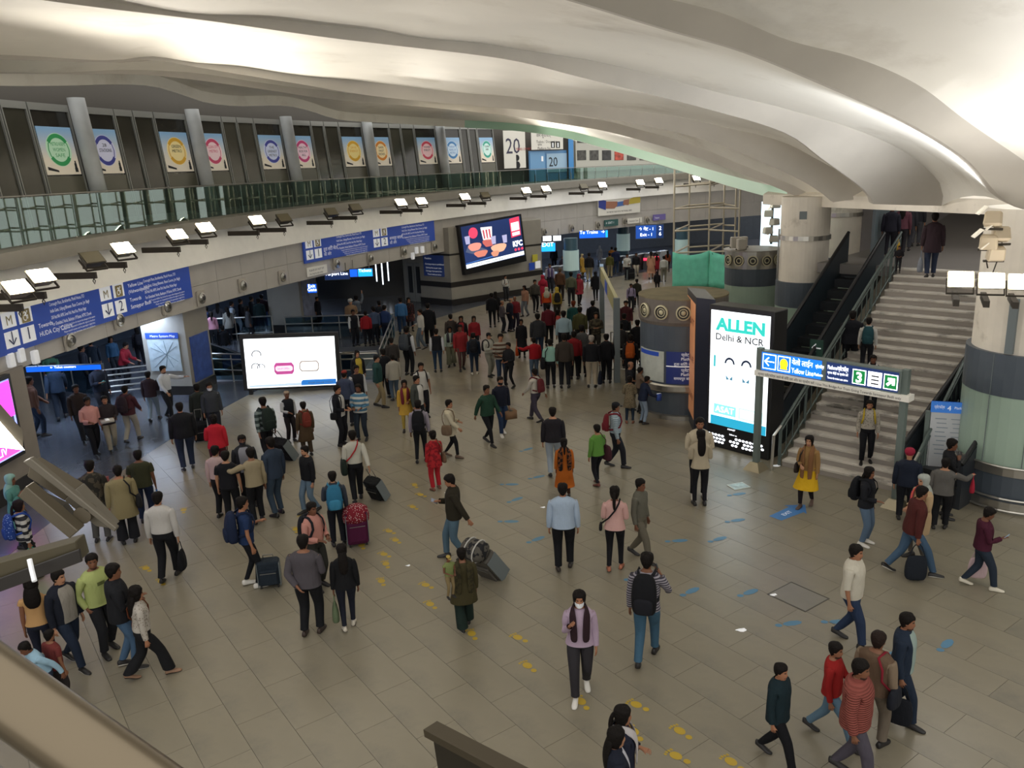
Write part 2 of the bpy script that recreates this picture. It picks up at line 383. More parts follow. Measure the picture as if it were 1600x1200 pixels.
for ci in range(6):
    pc = math.radians(PHC[ci]) if ci else math.radians(6.85)
    # round column in front of the glazing
    if ci >= 0:
        cb = MB(); r = .27
        cb.rings([[wpt(pc, z, -.25)+Vector((math.cos(t)*r, math.sin(t)*r, 0)) for t in TT(20)] for z in (5.4, 9.4+.1*(5-ci)*0.5+.35)])
        tag(cb.build('round_column', mat('column_bluegrey', '#b3b7b8', 0.45, noise=0.15, nscale=1.2), smooth=True), ['outermost round grey column at the left edge of the balcony windows', 'round grey column between the green and the purple ring posters', 'round grey column between the amber and the rose red ring posters', 'round grey column between the indigo and the magenta ring posters', 'round grey column between the pale yellow and the orange ring posters', 'round grey column between the scarlet and the sky blue ring posters'][ci], 'column', 'round columns along the balcony')
    # bay to the right of this column: poster pane, two dark panes, poster pane
    if ci == 5: segs = [('P', .25, 2.0), ('D', 2.05, 2.75), ('D', 2.8, 3.55), ('P', 3.6, 5.1)]
    else: segs = [('P', .25, 2.0), ('D', 2.05, 3.0), ('D', 3.05, 4.15), ('P', 4.2, 6.05)]
    wroot = struct(empty('window_%d' % (ci+1), wpt(pc+math.radians(3), 5.9)), 'balcony window bay with dark panes and poster panes')
    for ty, s0, s1 in segs:
        a = pc+math.radians(s0); b = pc+math.radians(s1); e = math.radians(.05)
        fm = MB()
        for (u0, u1) in ((a, a+e), (b-e, b)): wbox(fm, u0, u1, 5.85, 9.62, -.06, .04)
        wbox(fm, a, b, 9.5, 9.72, -.06, .04); wbox(fm, a, b, 5.8, 6.05, -.06, .04)
        fm.build('frame', m_frame, wroot)
        pm = MB(); wbox(pm, a+e, b-e, 6.05, 9.5, .0, .03)
        pm.build('pane', m_pane if ty == 'P' else mat('window_pane_%d' % (ci % 2), '#35342c' if ci % 2 else '#403f36', 0.15, noise=.2, nscale=.8), wroot)
        if ty == 'P' and not (ci == 0 and s0 < 1):
            hx, hx2, words = POST[pidx]
            z0, z1 = 7.55, 9.02
            aa = a+e*2.5; bb = b-e*2.5
            pr = MB(); wbox(pr, aa, bb, z0, z1, -.04, -.015)
            po = pr.build('poster', m_postbg)
            tag(po, 'ring poster with %s ring and text on a balcony window' % pos_lab[pidx], 'poster', 'ring posters on the balcony windows')
            # frosted strip below
            pf = MB(); wbox(pf, a+e, b-e, 6.05, 7.5, -.02, -.005); pf.build('frosted_pane', m_frost, wroot)
            # ring, disc, arcs and lettering printed on the poster
            def pp(u, v, o): return gridcoord(aa, bb, z0, z1, u, v, o)
            dm = MB(); dm.poly([pp(.5+.36*math.cos(t), .52+.36*math.sin(t)*.98, -.046) for t in TT(28)]); dm.build('ring', mat('ring_pale_'+hx2, hx2, .5, emit=.1), po)
            dm = MB()
            for t0, t1, ro, ri in ((.18, .82, .345, .255), (1.18, 1.82, .345, .255), (0, 2, .31, .285)):
                n = 14
                for q in range(n):
                    ta = math.pi*lerp(t0, t1, q/n); tb = math.pi*lerp(t0, t1, (q+1)/n)
                    dm.quad(*[pp(.5+r_*math.cos(t_), .52+r_*math.sin(t_)*.98, -.052) for r_, t_ in ((ri, ta), (ro, ta), (ro, tb), (ri, tb))])
            dm.build('ring_arc', mat('ring_'+hx, hx, .5, emit=.08), po)
            tmb = text_mesh([(wd, 0, .06-.13*q, .12, 0, 'CENTER', min(.42, .07*len(wd))) for q, wd in enumerate(words)])
            tmb.v = [tuple(pp(.5+v[0]/1.0, .55+v[2]*.9, -.056)) for v in tmb.v]
            tmb.build('lettering', m_ink if pidx % 3 else mat('ring_'+hx, hx), po)
            dm = MB()      # small standing figure print in the corner
            for (u0, u1, v0, v1) in ((.84, .93, .05, .14), (.85, .92, .14, .24), (.87, .91, .24, .29)): dm.quad(pp(u0, v0, -.05), pp(u1, v0, -.05), pp(u1, v1, -.05), pp(u0, v1, -.05))
            dm.quad(pp(.05, .1, -.05), pp(.35, .05, -.05), pp(.35, .09, -.05), pp(.05, .17, -.05))
            dm.build('print', m_ink, po); pidx += 1
# ================================================================= balcony wall beyond the windows: doorway, sign, picture posters
def wall_rect(name, x0, y0, x1, y1, d, mt, label=None, cat=None, parent=None, th=.03, group=None):
    a = at_arc(x0, y0, 54.3-d); b = at_arc(x1, y1, 54.3-d)
    pa, pb_ = arc_phi(a), arc_phi(b); mb = MB(); n = max(1, int(abs(pb_-pa)*54/1.5))
    for k in range(n):
        u = lerp(pa, pb_, k/n); v = lerp(pa, pb_, (k+1)/n)
        mb.hexa([arc_pt(u, 54.3-d, b.z), arc_pt(v, 54.3-d, b.z), arc_pt(v, 54.3-d+th, b.z), arc_pt(u, 54.3-d+th, b.z), arc_pt(u, 54.3-d, a.z), arc_pt(v, 54.3-d, a.z), arc_pt(v, 54.3-d+th, a.z), arc_pt(u, 54.3-d+th, a.z)])
    o = mb.build(name, mt, parent)
    if label: tag(o, label, cat, group)
    return o
m_pwhite = mat('poster_white', '#d9d6cc', .5, emit=.08)
bw = struct(wall_rect('wall_back_white', 895, 180, 1240, 290, 0, mat('balcony_wall_white', '#c9c5b6', .6)), 'pale wall of the far balcony')
def lettering_arc(px, py, lines, d, mt, par, size=1.0):
    """lines placed on the curved balcony wall with the lower left corner at a pixel"""
    o = at_arc(px, py, 54.3-d); ph = arc_phi(o); tmb = text_mesh(lines)
    tmb.v = [tuple(arc_pt(ph+v[0]/54, 54.3-d, o.z+v[2])) for v in tmb.v]
    return tmb.build('lettering', mt, par)
p1 = wall_rect('poster', 786, 204, 822, 262, .3, m_pwhite, 'white anniversary poster with large number 20 left of the blue doors', 'poster')
lettering_arc(791, 240, [('20', 0, 0, 1.35, 0)], .32, mat('print_navy', '#35324f', .5), p1)
lettering_arc(806, 238, [('YEARS OF METRO', 0, .12, .22, 0)], .33, mat('print_red', '#b23a3a', .5), p1)
mbp = MB(); q = at_arc(808, 258, 53.98)
for dz, r in ((0, .25), (.45, .2)): mbp.poly([q+Vector((math.sin(.6)*math.cos(t)*r*.0+math.cos(.6)*math.cos(t)*r, math.sin(.6)*math.cos(t)*r, dz+math.sin(t)*r)) for t in TT(14)])
mbp.build('print', m_ink, p1)
bd = wall_rect('double_door', 826, 236, 886, 284, .2, mat('door_blue', '#5b89b5', .4, emit=.05), 'blue double doors below the white restroom sign on the balcony', 'door')
wall_rect('door_leaf', 828, 238, 852, 284, .24, mat('door_blue2', '#6d9cc6', .4, emit=.05), parent=bd)
wall_rect('door_poster', 854, 240, 886, 268, .26, mat('door_poster', '#9dbbd3', .5, emit=.05), parent=bd)
lettering_arc(858, 260, [('20', 0, 0, .85, 0)], .28, m_ink, bd)
wall_rect('handle', 846, 244, 849, 252, .29, m_white, parent=bd)
ws = wall_rect('restroom_sign', 830, 207, 880, 233, .5, m_pwhite, 'white hanging sign with restroom pictograms on the balcony', 'sign')
lettering_arc(838, 214, [('जन सुविधाएं', 0, 0, .3, 0), ('Toilets / Divyangjan', 0, -.38, .24, 0), ('Platform No', .1, -.8, .24, 0), ('प्रवेश', .1, -.55, .18, 0)], .52, m_ink, ws)
for k in range(2):
    wall_rect('pictogram', 861+k*8, 221, 867+k*8, 231, .53, m_ink, parent=ws)
    wall_rect('pictogram_figure', 863+k*8, 223, 865+k*8, 230, .55, m_white, parent=ws)
bp2 = wall_rect('blue_pillar_panel', 888, 205, 897, 285, .45, mat('panel_blue', '#3f86c4', .4, emit=.08), 'narrow bright blue wall panel right of the blue doors', 'panel')
bigp = wall_rect('picture_board', 899, 205, 1042, 262, .3, mat('board_grey', '#b9b8ae', .5, emit=.05), 'pale board with rows of small dark photographs on the far balcony wall', 'board')
for rr, (y0, y1) in enumerate(((212, 223), (235, 250))):
    for k in range(7):
        x0 = 902+k*19.5
        if rr == 0 and x0 > 965: continue
        hx = '#b04a3a' if (rr, k) == (1, 3) else random.choice(['#4b4a46', '#5d5c58', '#3a3a3a', '#6b665f'])
        wall_rect('photograph', x0, y0, x0+14, y1, .33, mat('photo_'+hx, hx, .5, noise=.6, nscale=4), parent=bigp)

# ================================================================= concrete shell roof with arched ribs
def L3(pts): return [at_y(*p) for p in pts]
E0 = [at_arc(x, y, 53.2) for x, y in ((-150, 120), (-60, 128), (0, 134), (100, 134), (175, 132), (240, 135), (290, 150), (325, 161), (375, 166), (440, 165), (480, 172), (530, 187), (600, 192), (700, 198))]
E0 = E0[::-1]; E0 = L3([(1228, 314, 28), (1190, 305, 30), (1130, 288, 33), (1050, 263, 37.5), (960, 236, 42.5), (880, 215, 46), (800, 204, 48.5)]) + E0
RIBS = [
 (L3([(1285, 313, 26.6), (1240, 288, 27.3), (1160, 256, 28.7), (1080, 226, 30.5), (987, 198, 33), (900, 182, 35.5), (769, 164, 38.5), (650, 152, 38), (515, 143, 33), (400, 128, 30), (240, 112, 27), (100, 112, 25), (-150, 112, 22)]),
  L3([(1264, 316, 26.9), (1215, 294, 27.6), (1150, 268, 28.9), (1060, 236, 31), (950, 206, 34), (880, 194, 36), (787, 180, 38.3), (650, 166, 38), (515, 155, 33), (400, 138, 30), (240, 118, 27), (100, 116, 25), (-150, 114, 22)])),
 (L3([(1358, 308, 24), (1345, 289, 24.2), (1285, 256, 24.8), (1225, 225, 25.4), (1140, 200, 26.2), (1000, 175, 27), (850, 158, 28), (600, 131, 28), (460, 114, 26), (325, 100, 24), (240, 86, 23), (175, 90, 22.5), (0, 87, 21), (-150, 85, 19)]),
  L3([(1302, 316, 24.2), (1270, 292, 24.5), (1200, 257, 25.2), (1112, 222, 26.2), (1000, 195, 27), (881, 178, 27.8), (600, 152, 28), (460, 130, 26), (325, 108, 24), (240, 94, 23), (175, 97, 22.5), (0, 93, 21), (-150, 89, 19)])),
 (L3([(1471, 322, 20.4), (1469, 288, 20.2), (1412, 238, 19.9), (1319, 194, 19.6), (1225, 168, 19.5), (1100, 141, 19.3), (912, 97, 19), (756, 72, 18.6), (600, 50, 18), (500, 40, 17.2), (315, 20, 15.5), (125, -3, 13.8), (-150, -40, 11.5)]),
  L3([(1364, 319, 20.8), (1352, 298, 20.6), (1287, 250, 20.2), (1225, 207, 19.9), (1100, 169, 19.5), (912, 122, 19), (787, 92, 18.7), (600, 69, 18), (500, 57, 17.2), (315, 31, 15.5), (125, 8, 13.8), (-150, -30, 11.5)])),
 (L3([(1670, 330, 14.8), (1660, 300, 14.7), (1600, 248, 14.4), (1506, 186, 14), (1431, 134, 13.7), (1331, 94, 13.4), (1225, 61, 13.1), (1131, 24, 12.8), (1037, -1, 12.5), (850, -50, 11.8), (600, -110, 10.8), (300, -190, 9.5)]),
  L3([(1598, 327, 15.1), (1562, 306, 15), (1506, 246, 14.6), (1412, 188, 14.1), (1287, 131, 13.5), (1162, 80, 13.1), (1037, 44, 12.7), (894, 0, 12.2), (700, -55, 11.3), (500, -110, 10.5), (300, -165, 9.5)])),
]
NEAR = [Vector(p) for p in ((13, 8.6, 6), (12.2, 8.2, 7.2), (10.5, 7.5, 8.4), (7, 6.6, 9.3), (3, 5.6, 10.0), (-2, 5, 10.3), (-6, 5, 10.4))]
NS = 72
def wob(v, a): return v+Vector((0, 0, a*mnoise.noise(v*0.45)))
lines = {'E': [wob(p, .0) for p in resample(E0, NS)], 'N': resample(NEAR, NS)}
roof = MB()
def strip(A, B, m, bulge=0.0, rows=1):
    prev = A
    for r in range(1, rows+1):
        t = r/rows
        cur = [A[k].lerp(B[k], t)+Vector((0, 0, 4*t*(1-t)*bulge)) for k in range(NS)] if r < rows else B
        for k in range(NS-1): roof.quad(prev[k], prev[k+1], cur[k+1], cur[k], m(k) if callable(m) else m)
        prev = cur
prevU = None
RB = []
for U, Lw in RIBS:
    U = [wob(p, .10) for p in resample(U, NS)]; Lw = resample(Lw, NS); RB.append((U, Lw))
# far edge strip: the mint painted thickness
Eup = [p+Vector((.02, -.06, .40)) for p in lines['E']]
Ebk = [p+Vector((-.1, .6, .05)) for p in lines['E']]
strip(Ebk, lines['E'], 1)
strip(lines['E'], Eup, lambda k: 2 if proj(lines['E'][k])[0] > 730 else 0)
prev = Eup
for U, Lw in RB:
    back = [p+Vector((.05, .35, .03)) for p in Lw]
    strip(prev, back, 0, .22, 6)              # shell panel between ribs
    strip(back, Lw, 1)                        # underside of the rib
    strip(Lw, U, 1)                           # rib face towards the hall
    prev = U
strip(prev, lines['N'], 0, .3, 8)
ro = roof.build('ceiling', [m_conc, m_rib, m_mint], recalc=False, smooth=True)
md = ro.modifiers.new('w', 'WELD'); md.merge_threshold = .0005
es = ro.modifiers.new('e', 'EDGE_SPLIT'); es.split_angle = math.radians(35)
struct(ro, 'cream concrete shell roof with arched ribs')
# springing beam under the right edge of the shell
sb = MB(); a = Vector((9.1, 29.5, 5.62)); b = Vector((12.6, 9.5, 5.95)); dx = Vector((1.6, .25, 0))
sb.hexa([a, b, b+dx, a+dx, a+Vector((0, 0, .35)), b+Vector((0, 0, .35)), b+dx+Vector((0, 0, 1.2)), a+dx+Vector((0, 0, 1.2))])
struct(sb.build('trim_2', m_cream), 'concrete springing beam at the foot of the shell roof')
# ================================================================= floodlights on bracket arms along the white band
m_lamp = mat('lamp_body', '#8d866f', 0.5, 0.3)
m_lampd = mat('lamp_body_dark', '#4a453c', 0.5, 0.2)
m_arm = mat('bracket_dark', '#3b352d', 0.5, 0.3)
m_lit = mat('lamp_face_lit', '#fff0d8', 0.4, emit=FLOOD_E)
m_lit2 = mat('lamp_face_column', '#fff8ee', 0.4, emit=FLOOD_E*.8)
m_lit3 = mat('lamp_face_uplight', '#cfc8b8', 0.4, emit=.3)
m_off = mat('lamp_face_off', '#6b6552', 0.15)
def beam(root, pos, direction, power, col=(1, .93, .82), angle=105):
    """the light beam thrown by a floodlight"""
    ld = bpy.data.lights.new('beam', 'SPOT'); ld.energy = power; ld.color = col; ld.spot_size = math.radians(angle); ld.spot_blend = .8; ld.shadow_soft_size = .12
    lo = bpy.data.objects.new('beam', ld); COL.objects.link(lo); d = Vector(direction).normalized()
    lo.matrix_world = Matrix.Translation(Vector(pos)) @ d.to_track_quat('-Z', 'Y').to_matrix().to_4x4()
    lo.parent = root; lo.matrix_parent_inverse = root.matrix_world.inverted(); return lo
def flood(root, tip, nrm, s=1.0, lit=True, up=Vector((0, 0, 1)), lens=None):
    n = Vector(nrm).normalized(); x = up.cross(n).normalized(); z = n.cross(x)
    hb = MB(); c = Vector(tip)+n*(.02*s)
    W, H, D = .50*s, .36*s, .20*s
    f = c+n*D/2; b = c-n*D/2
    hb.hexa([b-x*W*.3-z*H*.3, b+x*W*.3-z*H*.3, b+x*W*.3+z*H*.3, b-x*W*.3+z*H*.3, f-x*W/2-z*H/2, f+x*W/2-z*H/2, f+x*W/2+z*H/2, f-x*W/2+z*H/2])
    ho_ = hb.build('housing', m_lamp if lit else m_lampd, root)
    fb_ = MB(); g = f+n*.006
    fb_.hexa([g-x*W*.45-z*H*.45, g+x*W*.45-z*H*.45, g+x*W*.45+z*H*.45, g-x*W*.45+z*H*.45]+[q+n*.012 for q in (g-x*W*.45-z*H*.45, g+x*W*.45-z*H*.45, g+x*W*.45+z*H*.45, g-x*W*.45+z*H*.45)])
    fb_.build('lens', lens or (m_lit if lit else m_off), ho_)
    yb = MB()
    for sgn in (-1, 1): yb.box(c+x*sgn*W*.5-z*.1*s-n*.02, (.02*s, .05*s, .34*s), x, n, z)
    yb.box(c-z*.27*s-n*.02, (W*1.04, .05*s, .02*s), x, n, z); yb.build('yoke', m_arm, root)
LAMPS = [(25, 455, 1), (62, 437, 1), (142, 408, 0), (190, 393, 1), (275, 371, 1), (319, 360, 1), (400, 348, 1), (442, 344, 0), (516, 334, 0), (554, 327, 0), (625, 319, 1), (657, 317, 1), (725, 310, 1), (757, 307, 0), (821, 300, 1), (852, 297, 1), (911, 293, 0), (940, 291, 1), (999, 287, 1), (1028, 284, 1), (1087, 280, 1), (1116, 279, 1)]
lamp_lab = {0: 'lit floodlight on a bracket arm, nearest to the left frame edge', 1: 'lit floodlight on a bracket arm, second from the left frame edge', 2: 'unlit beige floodlight above the long blue platform sign', 3: 'lit floodlight just right of the unlit beige floodlight', 4: 'lit floodlight, left of the pair above the blue sign end', 5: 'lit floodlight with a hanging hook, right of the pair above the blue sign end', 6: 'lit floodlight beside the unlit ones, left of the glass reflections of blue', 7: 'unlit dark floodlight directly right of a lit one, left of two dark ones', 8: 'left of two neighbouring unlit dark floodlights on the white band', 9: 'right of two neighbouring unlit dark floodlights on the white band', 10: 'left lamp of the lit pair above the reflecting blue sign', 11: 'right lamp of the lit pair above the reflecting blue sign', 12: 'lit floodlight above the fast food advertising screen', 13: 'unlit floodlight next to the lit one above the fast food advertising screen', 14: 'left lamp of the lit pair below the anniversary poster', 15: 'right lamp of the lit pair below the anniversary poster', 16: 'small unlit floodlight below the picture board', 17: 'lit floodlight below the picture board, beside a small unlit one', 18: 'left lamp of the lit pair above the handshake banner', 19: 'right lamp of the lit pair above the handshake banner', 20: 'left lamp of the lit pair behind the scaffolding', 21: 'right lamp of the lit pair behind the scaffolding'}
for k, (lx, ly, lit) in enumerate(LAMPS):
    tip = at_arc(lx, ly, 49.55); ph = arc_phi(tip); inn = Vector((math.cos(ph), -math.sin(ph), 0))
    root = empty('floodlight', tip-Vector((0, 0, .36))); tag(root, lamp_lab[k], 'floodlight', 'floodlights along the white band')
    ab = MB(); tdir = Vector((math.sin(ph), math.cos(ph), 0))
    ab.box(arc_pt(ph, 50.1, tip.z-.36), (1.25, .09, .16), inn, tdir); ab.build('bracket_arm', m_arm, root)
    flood(root, tip, inn*.6+Vector((0, 0, .75))-Vector((0, .3, 0)), 1.12, bool(lit))
    if lit: beam(root, tip+inn*.3+Vector((0, 0, .3)), inn*.85+Vector((0, -.15, .52)), SPOT_W)
    hk = MB(); hk.tube([tip+Vector((0, 0, -.44)), tip+Vector((.03, 0, -.5)), tip+Vector((0, 0, -.58)), tip+Vector((-.03, 0, -.5)), tip+Vector((0, 0, -.44))], .012, 6); hk.build('hook', m_arm, root)
# near balcony slab the photographer stands on; unseen, added to darken reflections
b = MB(); b.box((0, -2.2, 5.45), (26, 5.0, .3)); struct(b.build('floor_balcony', m_fascia), 'unseen near balcony floor')

# ================================================================= speakers (white louvred plates) on the beam, small wifi boxes
m_spk = mat('speaker_plate', '#b9b3a8', .5)
m_spkd = mat('speaker_core', '#3a3834', .5)
SPK = [(107, 532), (184, 500), (259, 479), (313, 466), (378, 446), (440, 433), (525, 412), (578, 404), (630, 393), (678, 386), (850, 363), (893, 357), (934, 352), (976, 346), (1011, 344)]
spk_lab = ['under the letters of the left blue sign', 'under the middle of the long blue sign', 'under the right end of the long blue sign', 'just right of the long blue sign', 'above the glass escalator well', 'left of the square grey pillar top', 'left under the reflecting blue sign', 'at the middle under the reflecting blue sign', 'right under the reflecting blue sign', 'right of three little white boxes', 'right of the fast food screen', 'above the blue round column', 'left of the small green sign', 'under the handshake banner', 'right of the handshake banner']
for k, (x, y) in enumerate(SPK):
    p = at_arc(x, y, 50.97); ph = arc_phi(p); F = frame(p, (math.sin(ph), math.cos(ph), 0), (0, 0, 1))
    root = empty('wall_speaker', p); tag(root, 'white square wall speaker '+spk_lab[k], 'speaker', 'wall speakers along the beam')
    b = MB(); b.box((0, -.03, 0), (.42, .06, .52)); placed(b, F).build('plate', m_spk, root)
    b = MB(); R = [[(math.cos(t)*r, -.06-y_, math.sin(t)*r) for t in TT(16)] for r, y_ in ((.19, 0), (.19, .04), (.15, .05), (.14, .02), (.07, .04), (.06, .07))]
    b.rings([[Vector(q) for q in r] for r in R]); placed(b, F).build('louvre_ring', m_steel, root)
    b = MB(); b.poly([(math.cos(t)*.06+.03, -.135, math.sin(t)*.08) for t in TT(12)]); placed(b, F).build('core', m_spkd, root)
for k, (x, y, lab) in enumerate(((17, 563, 'left of three small white boxes at the left beam end'), (33, 555, 'middle of three small white boxes at the left beam end'), (55, 558, 'right of three small white boxes at the left beam end'), (645, 400, 'lower left of three small white boxes under the reflecting sign'), (651, 391, 'upper middle of three small white boxes under the reflecting sign'), (660, 390, 'upper right of three small white boxes under the reflecting sign'))):
    p = at_arc(x, y, 50.9); ph = arc_phi(p); F = frame(p, (math.sin(ph), math.cos(ph), 0), (0, 0, 1))
    b = MB(); b.box((0, 0, 0), (.2, .12, .34)); b.box((0, .08, -.05), (.08, .08, .12)); tag(placed(b, F).build('wall_box', m_white, bevel=.02), lab, 'box', 'small white boxes on the beam')

# ================================================================= signs on the beam
def arc_sign(name, x0, y0, x1, y1, z0, z1, mt, label, R=50.9, th=.06):
    a = arc_phi(at_arc(x0, y0, R)); b = arc_phi(at_arc(x1, y1, R)); mb = MB(); n = max(2, int((b-a)*51/1.2))
    for k in range(n):
        u = lerp(a, b, k/n); v = lerp(a, b, (k+1)/n)
        mb.hexa([arc_pt(u, R, z0), arc_pt(v, R, z0), arc_pt(v, R+th, z0), arc_pt(u, R+th, z0), arc_pt(u, R, z1), arc_pt(v, R, z1), arc_pt(v, R+th, z1), arc_pt(u, R+th, z1)])
    o = mb.build(name, mt); tag(o, label, 'sign'); return o, a, b, R
def arc_text(par, a, R, z, lines, mt):
    tmb = text_mesh(lines); tmb.v = [tuple(arc_pt(a+v[0]/51, R-.012, z+v[2])) for v in tmb.v]; return tmb.build('lettering', mt, par)
def arc_quad(par, a, R, x0, x1, z0, z1, mt, name='pictogram', off=.01):
    mb = MB(); n = max(1, int((x1-x0)/1.0))
    for k in range(n):
        u = a+lerp(x0, x1, k/n)/51; v = a+lerp(x0, x1, (k+1)/n)/51
        mb.quad(arc_pt(u, R-off, z0), arc_pt(v, R-off, z0), arc_pt(v, R-off, z1), arc_pt(u, R-off, z1))
    return mb.build(name, mt, par)
m_inkblue = mat('print_dkblue', '#1e2a5a', .5)
def platform_sign(par, a, R, x, z0, h, num, lines1, lines2, s=1.0):
    """number block with arrow and text lines"""
    zz = z0+.12*h
    for q in (0, 1):
        arc_quad(par, a, R, x+q*.62*s, x+.52*s+q*.62*s, zz, zz+.36*h, m_white)
        arc_quad(par, a, R, x+q*.62*s, x+.52*s+q*.62*s, zz+.44*h, zz+.80*h, m_white)
    arc_text(par, a, R-.012, zz+.05*h, [('↓', x+.26*s, 0, .42*h, 0, 'CENTER', .3*s), (num, x+.88*s, .02, .40*h, 0, 'CENTER')], m_inkblue)
    arc_text(par, a, R-.012, zz+.50*h, [('M', x+.26*s, 0, .30*h, 0, 'CENTER'), ('♿', x+.88*s, 0, .3*h, 0, 'CENTER')], mat('print_tan', '#9a8a5a', .5))
    arc_text(par, a, R, zz, lines1, m_white); arc_text(par, a, R, zz, lines2, m_white)
sg, a, b, R = arc_sign('platform_sign', -70, 590, 299, 448, 3.38, 4.47, m_blue, 'long dark blue platform sign with numbers 1 and 2 on the beam at left')
a1 = arc_phi(at_arc(5, 520, R)); a2 = arc_phi(at_arc(157, 470, R)); H = 1.09
LT = ['Connaught Place, Barakhamba, Mandi House, ITO', 'India Gate, Udyog Bhawan, Race Course, Jor Bagh', 'Dilli Haat INA, AIIMS, Green Park, Hauz Khas, Malviya Nagar', 'For Ghaziabad, Noida, Badarpur, IP Estate, NTPC Chowk']
LS = ['Towards HUDA City Centre for airport line change at this station', 'Passengers are requested to follow the signs on the floor', 'Please stand in queue and let passengers alight first', 'Mind the gap between train and platform']
def block(x, w1):
    l1 = [(t, x, .72-.17*q, .13, 0, 'LEFT', w1*(.8+.1*(q % 2))) for q, t in enumerate(LT)]
    return l1 + [(t, x+w1*(.12+.05*q), .09-.085*q+.02, .07, 0, 'LEFT', w1*(.85-.06*q)) for q, t in enumerate(LS)]
L1 = (a2-a1)*51; L2 = (b-a2)*51
platform_sign(sg, a1, R, 0, 3.38, H, '1', [('Towards', 1.3, .25, .16, 0), ('HUDA City Centre', 1.3, .04, .17, 0)], block(L1*.46, L1*.46))
platform_sign(sg, a2, R, 0, 3.38, H, '2', [('Yellow Line', 1.35, .68, .16, 0), ('(Vishwavidyalaya)', 1.35, .5, .15, 0), ('Towards', 1.35, .25, .16, 0), ('Samaypur Badli', 1.35, .04, .17, 0)], block(L2*.46, L2*.46))
sg, a, b, R = arc_sign('platform_sign', 476, 402, 680, 378, 3.62, 4.72, m_blue, 'blue platform sign with white reflections in the middle of the beam')
a2 = arc_phi(at_arc(584, 385, R)); H = 1.1
platform_sign(sg, a, R, .12, 3.62, H, '1', [('हुडा सिटी सेंटर', 1.4, .25, .2, 0), ('की ओर', 1.4, .03, .2, 0)], block((a2-a)*51*.46, (a2-a)*51*.46))
platform_sign(sg, a2, R, .0, 3.62, H, '2', [('समयपुर बादली', 1.3, .25, .2, 0), ('की ओर', 1.3, .03, .2, 0)], block((b-a2)*51*.46, (b-a2)*51*.46))
sg, a, b, R = arc_sign('paper_notice', 481, 424, 511, 418, 3.05, 3.42, m_pwhite, 'small white paper notice on the beam under the reflecting blue sign'); arc_text(sg, a, R, 3.25, [('PLEASE DO NOT SIT', .1, 0, .12, 0), ('ON THE FLOOR HERE', .1, -.15, .1, 0)], m_ink)
sg, a, b, R = arc_sign('handshake_banner', 935, 330, 1000, 320, 3.86, 5.06, m_pwhite, 'white banner showing two hands holding a blue card', R=50.8)
wv = 64/1280*57
def arc_blob(par, a, R, pts, z, mt, name='print'):
    mb = MB(); mb.poly([arc_pt(a+x/51, R-.03, z+y_) for x, y_ in pts]); return mb.build(name, mt, par)
bw_ = (b-a)*51
arc_blob(sg, a, R, [(0, .55), (bw_*.17, .35), (bw_*.18, .95), (0, 1.1)], 3.86, mat('sleeve_blue', '#2d3f97', .5))
arc_blob(sg, a, R, [(bw_*.17, .45), (bw_*.38, .4), (bw_*.45, .6), (bw_*.45, .85), (bw_*.18, .9)], 3.86, mat('hand_print', '#a9745a', .5))
arc_blob(sg, a, R+.005, [(bw_*.42, .5), (bw_*.62, .55), (bw_*.62, .85), (bw_*.42, .8)], 3.86, mat('card_blue', '#4a72b8', .5))
arc_blob(sg, a, R, [(bw_*.58, .6), (bw_*.72, .55), (bw_*.74, .95), (bw_*.6, .9)], 3.86, mat('hand_print', '#a9745a', .5))
arc_blob(sg, a, R, [(bw_*.72, .6), (bw_, .65), (bw_, 1.2), (bw_*.75, .95)], 3.86, mat('sleeve_yellow', '#c9b544', .5))
arc_text(sg, a, R, 4.0, [('PAY METRO FARE WITH THE TRAVEL CARD', bw_*.2, 0, .15, 0, 'LEFT', bw_*.6)], m_ink)
sg, a, b, R = arc_sign('station_sign', 945, 357, 966, 354, 3.12, 3.55, mat('sign_green_dark', '#29524f', .5, emit=.1), 'small dark green sign under the handshake banner', R=50.85); arc_text(sg, a, R, 3.28, [('← EXIT 1', .1, 0, .2, 0)], m_white)
sg, a, b, R = arc_sign('white_notice', 981, 350, 1003, 347, 3.15, 3.5, m_pwhite, 'white strip notice right of the small dark green sign', R=50.85); arc_text(sg, a, R, 3.28, [('Customer Care', .1, 0, .14, 0)], m_ink)
sg, a, b, R = arc_sign('purple_notice', 1021, 346, 1040, 343, 3.2, 3.6, mat('notice_purple', '#6b5fa0', .5, emit=.08), 'small purple notice at the right end of the beam', R=50.85); arc_text(sg, a, R, 3.32, [('Token', .1, 0, .18, 0)], m_white)

# ================================================================= space below the beam: back wall, pillars, lights, hanging signs
bk = MB()
for k in range(60):
    a = lerp(P0, math.radians(76), k/60); b = lerp(P0, math.radians(76), (k+1)/60)
    bk.hexa([arc_pt(a, 61.5, -.02), arc_pt(b, 61.5, -.02), arc_pt(b, 62, -.02), arc_pt(a, 62, -.02), arc_pt(a, 61.5, 3.2), arc_pt(b, 61.5, 3.2), arc_pt(b, 62, 3.2), arc_pt(a, 62, 3.2)])
struct(bk.build('wall_far', mat('under_wall', '#3d4754', .5, noise=.1)), 'dark blue grey wall behind the gates')
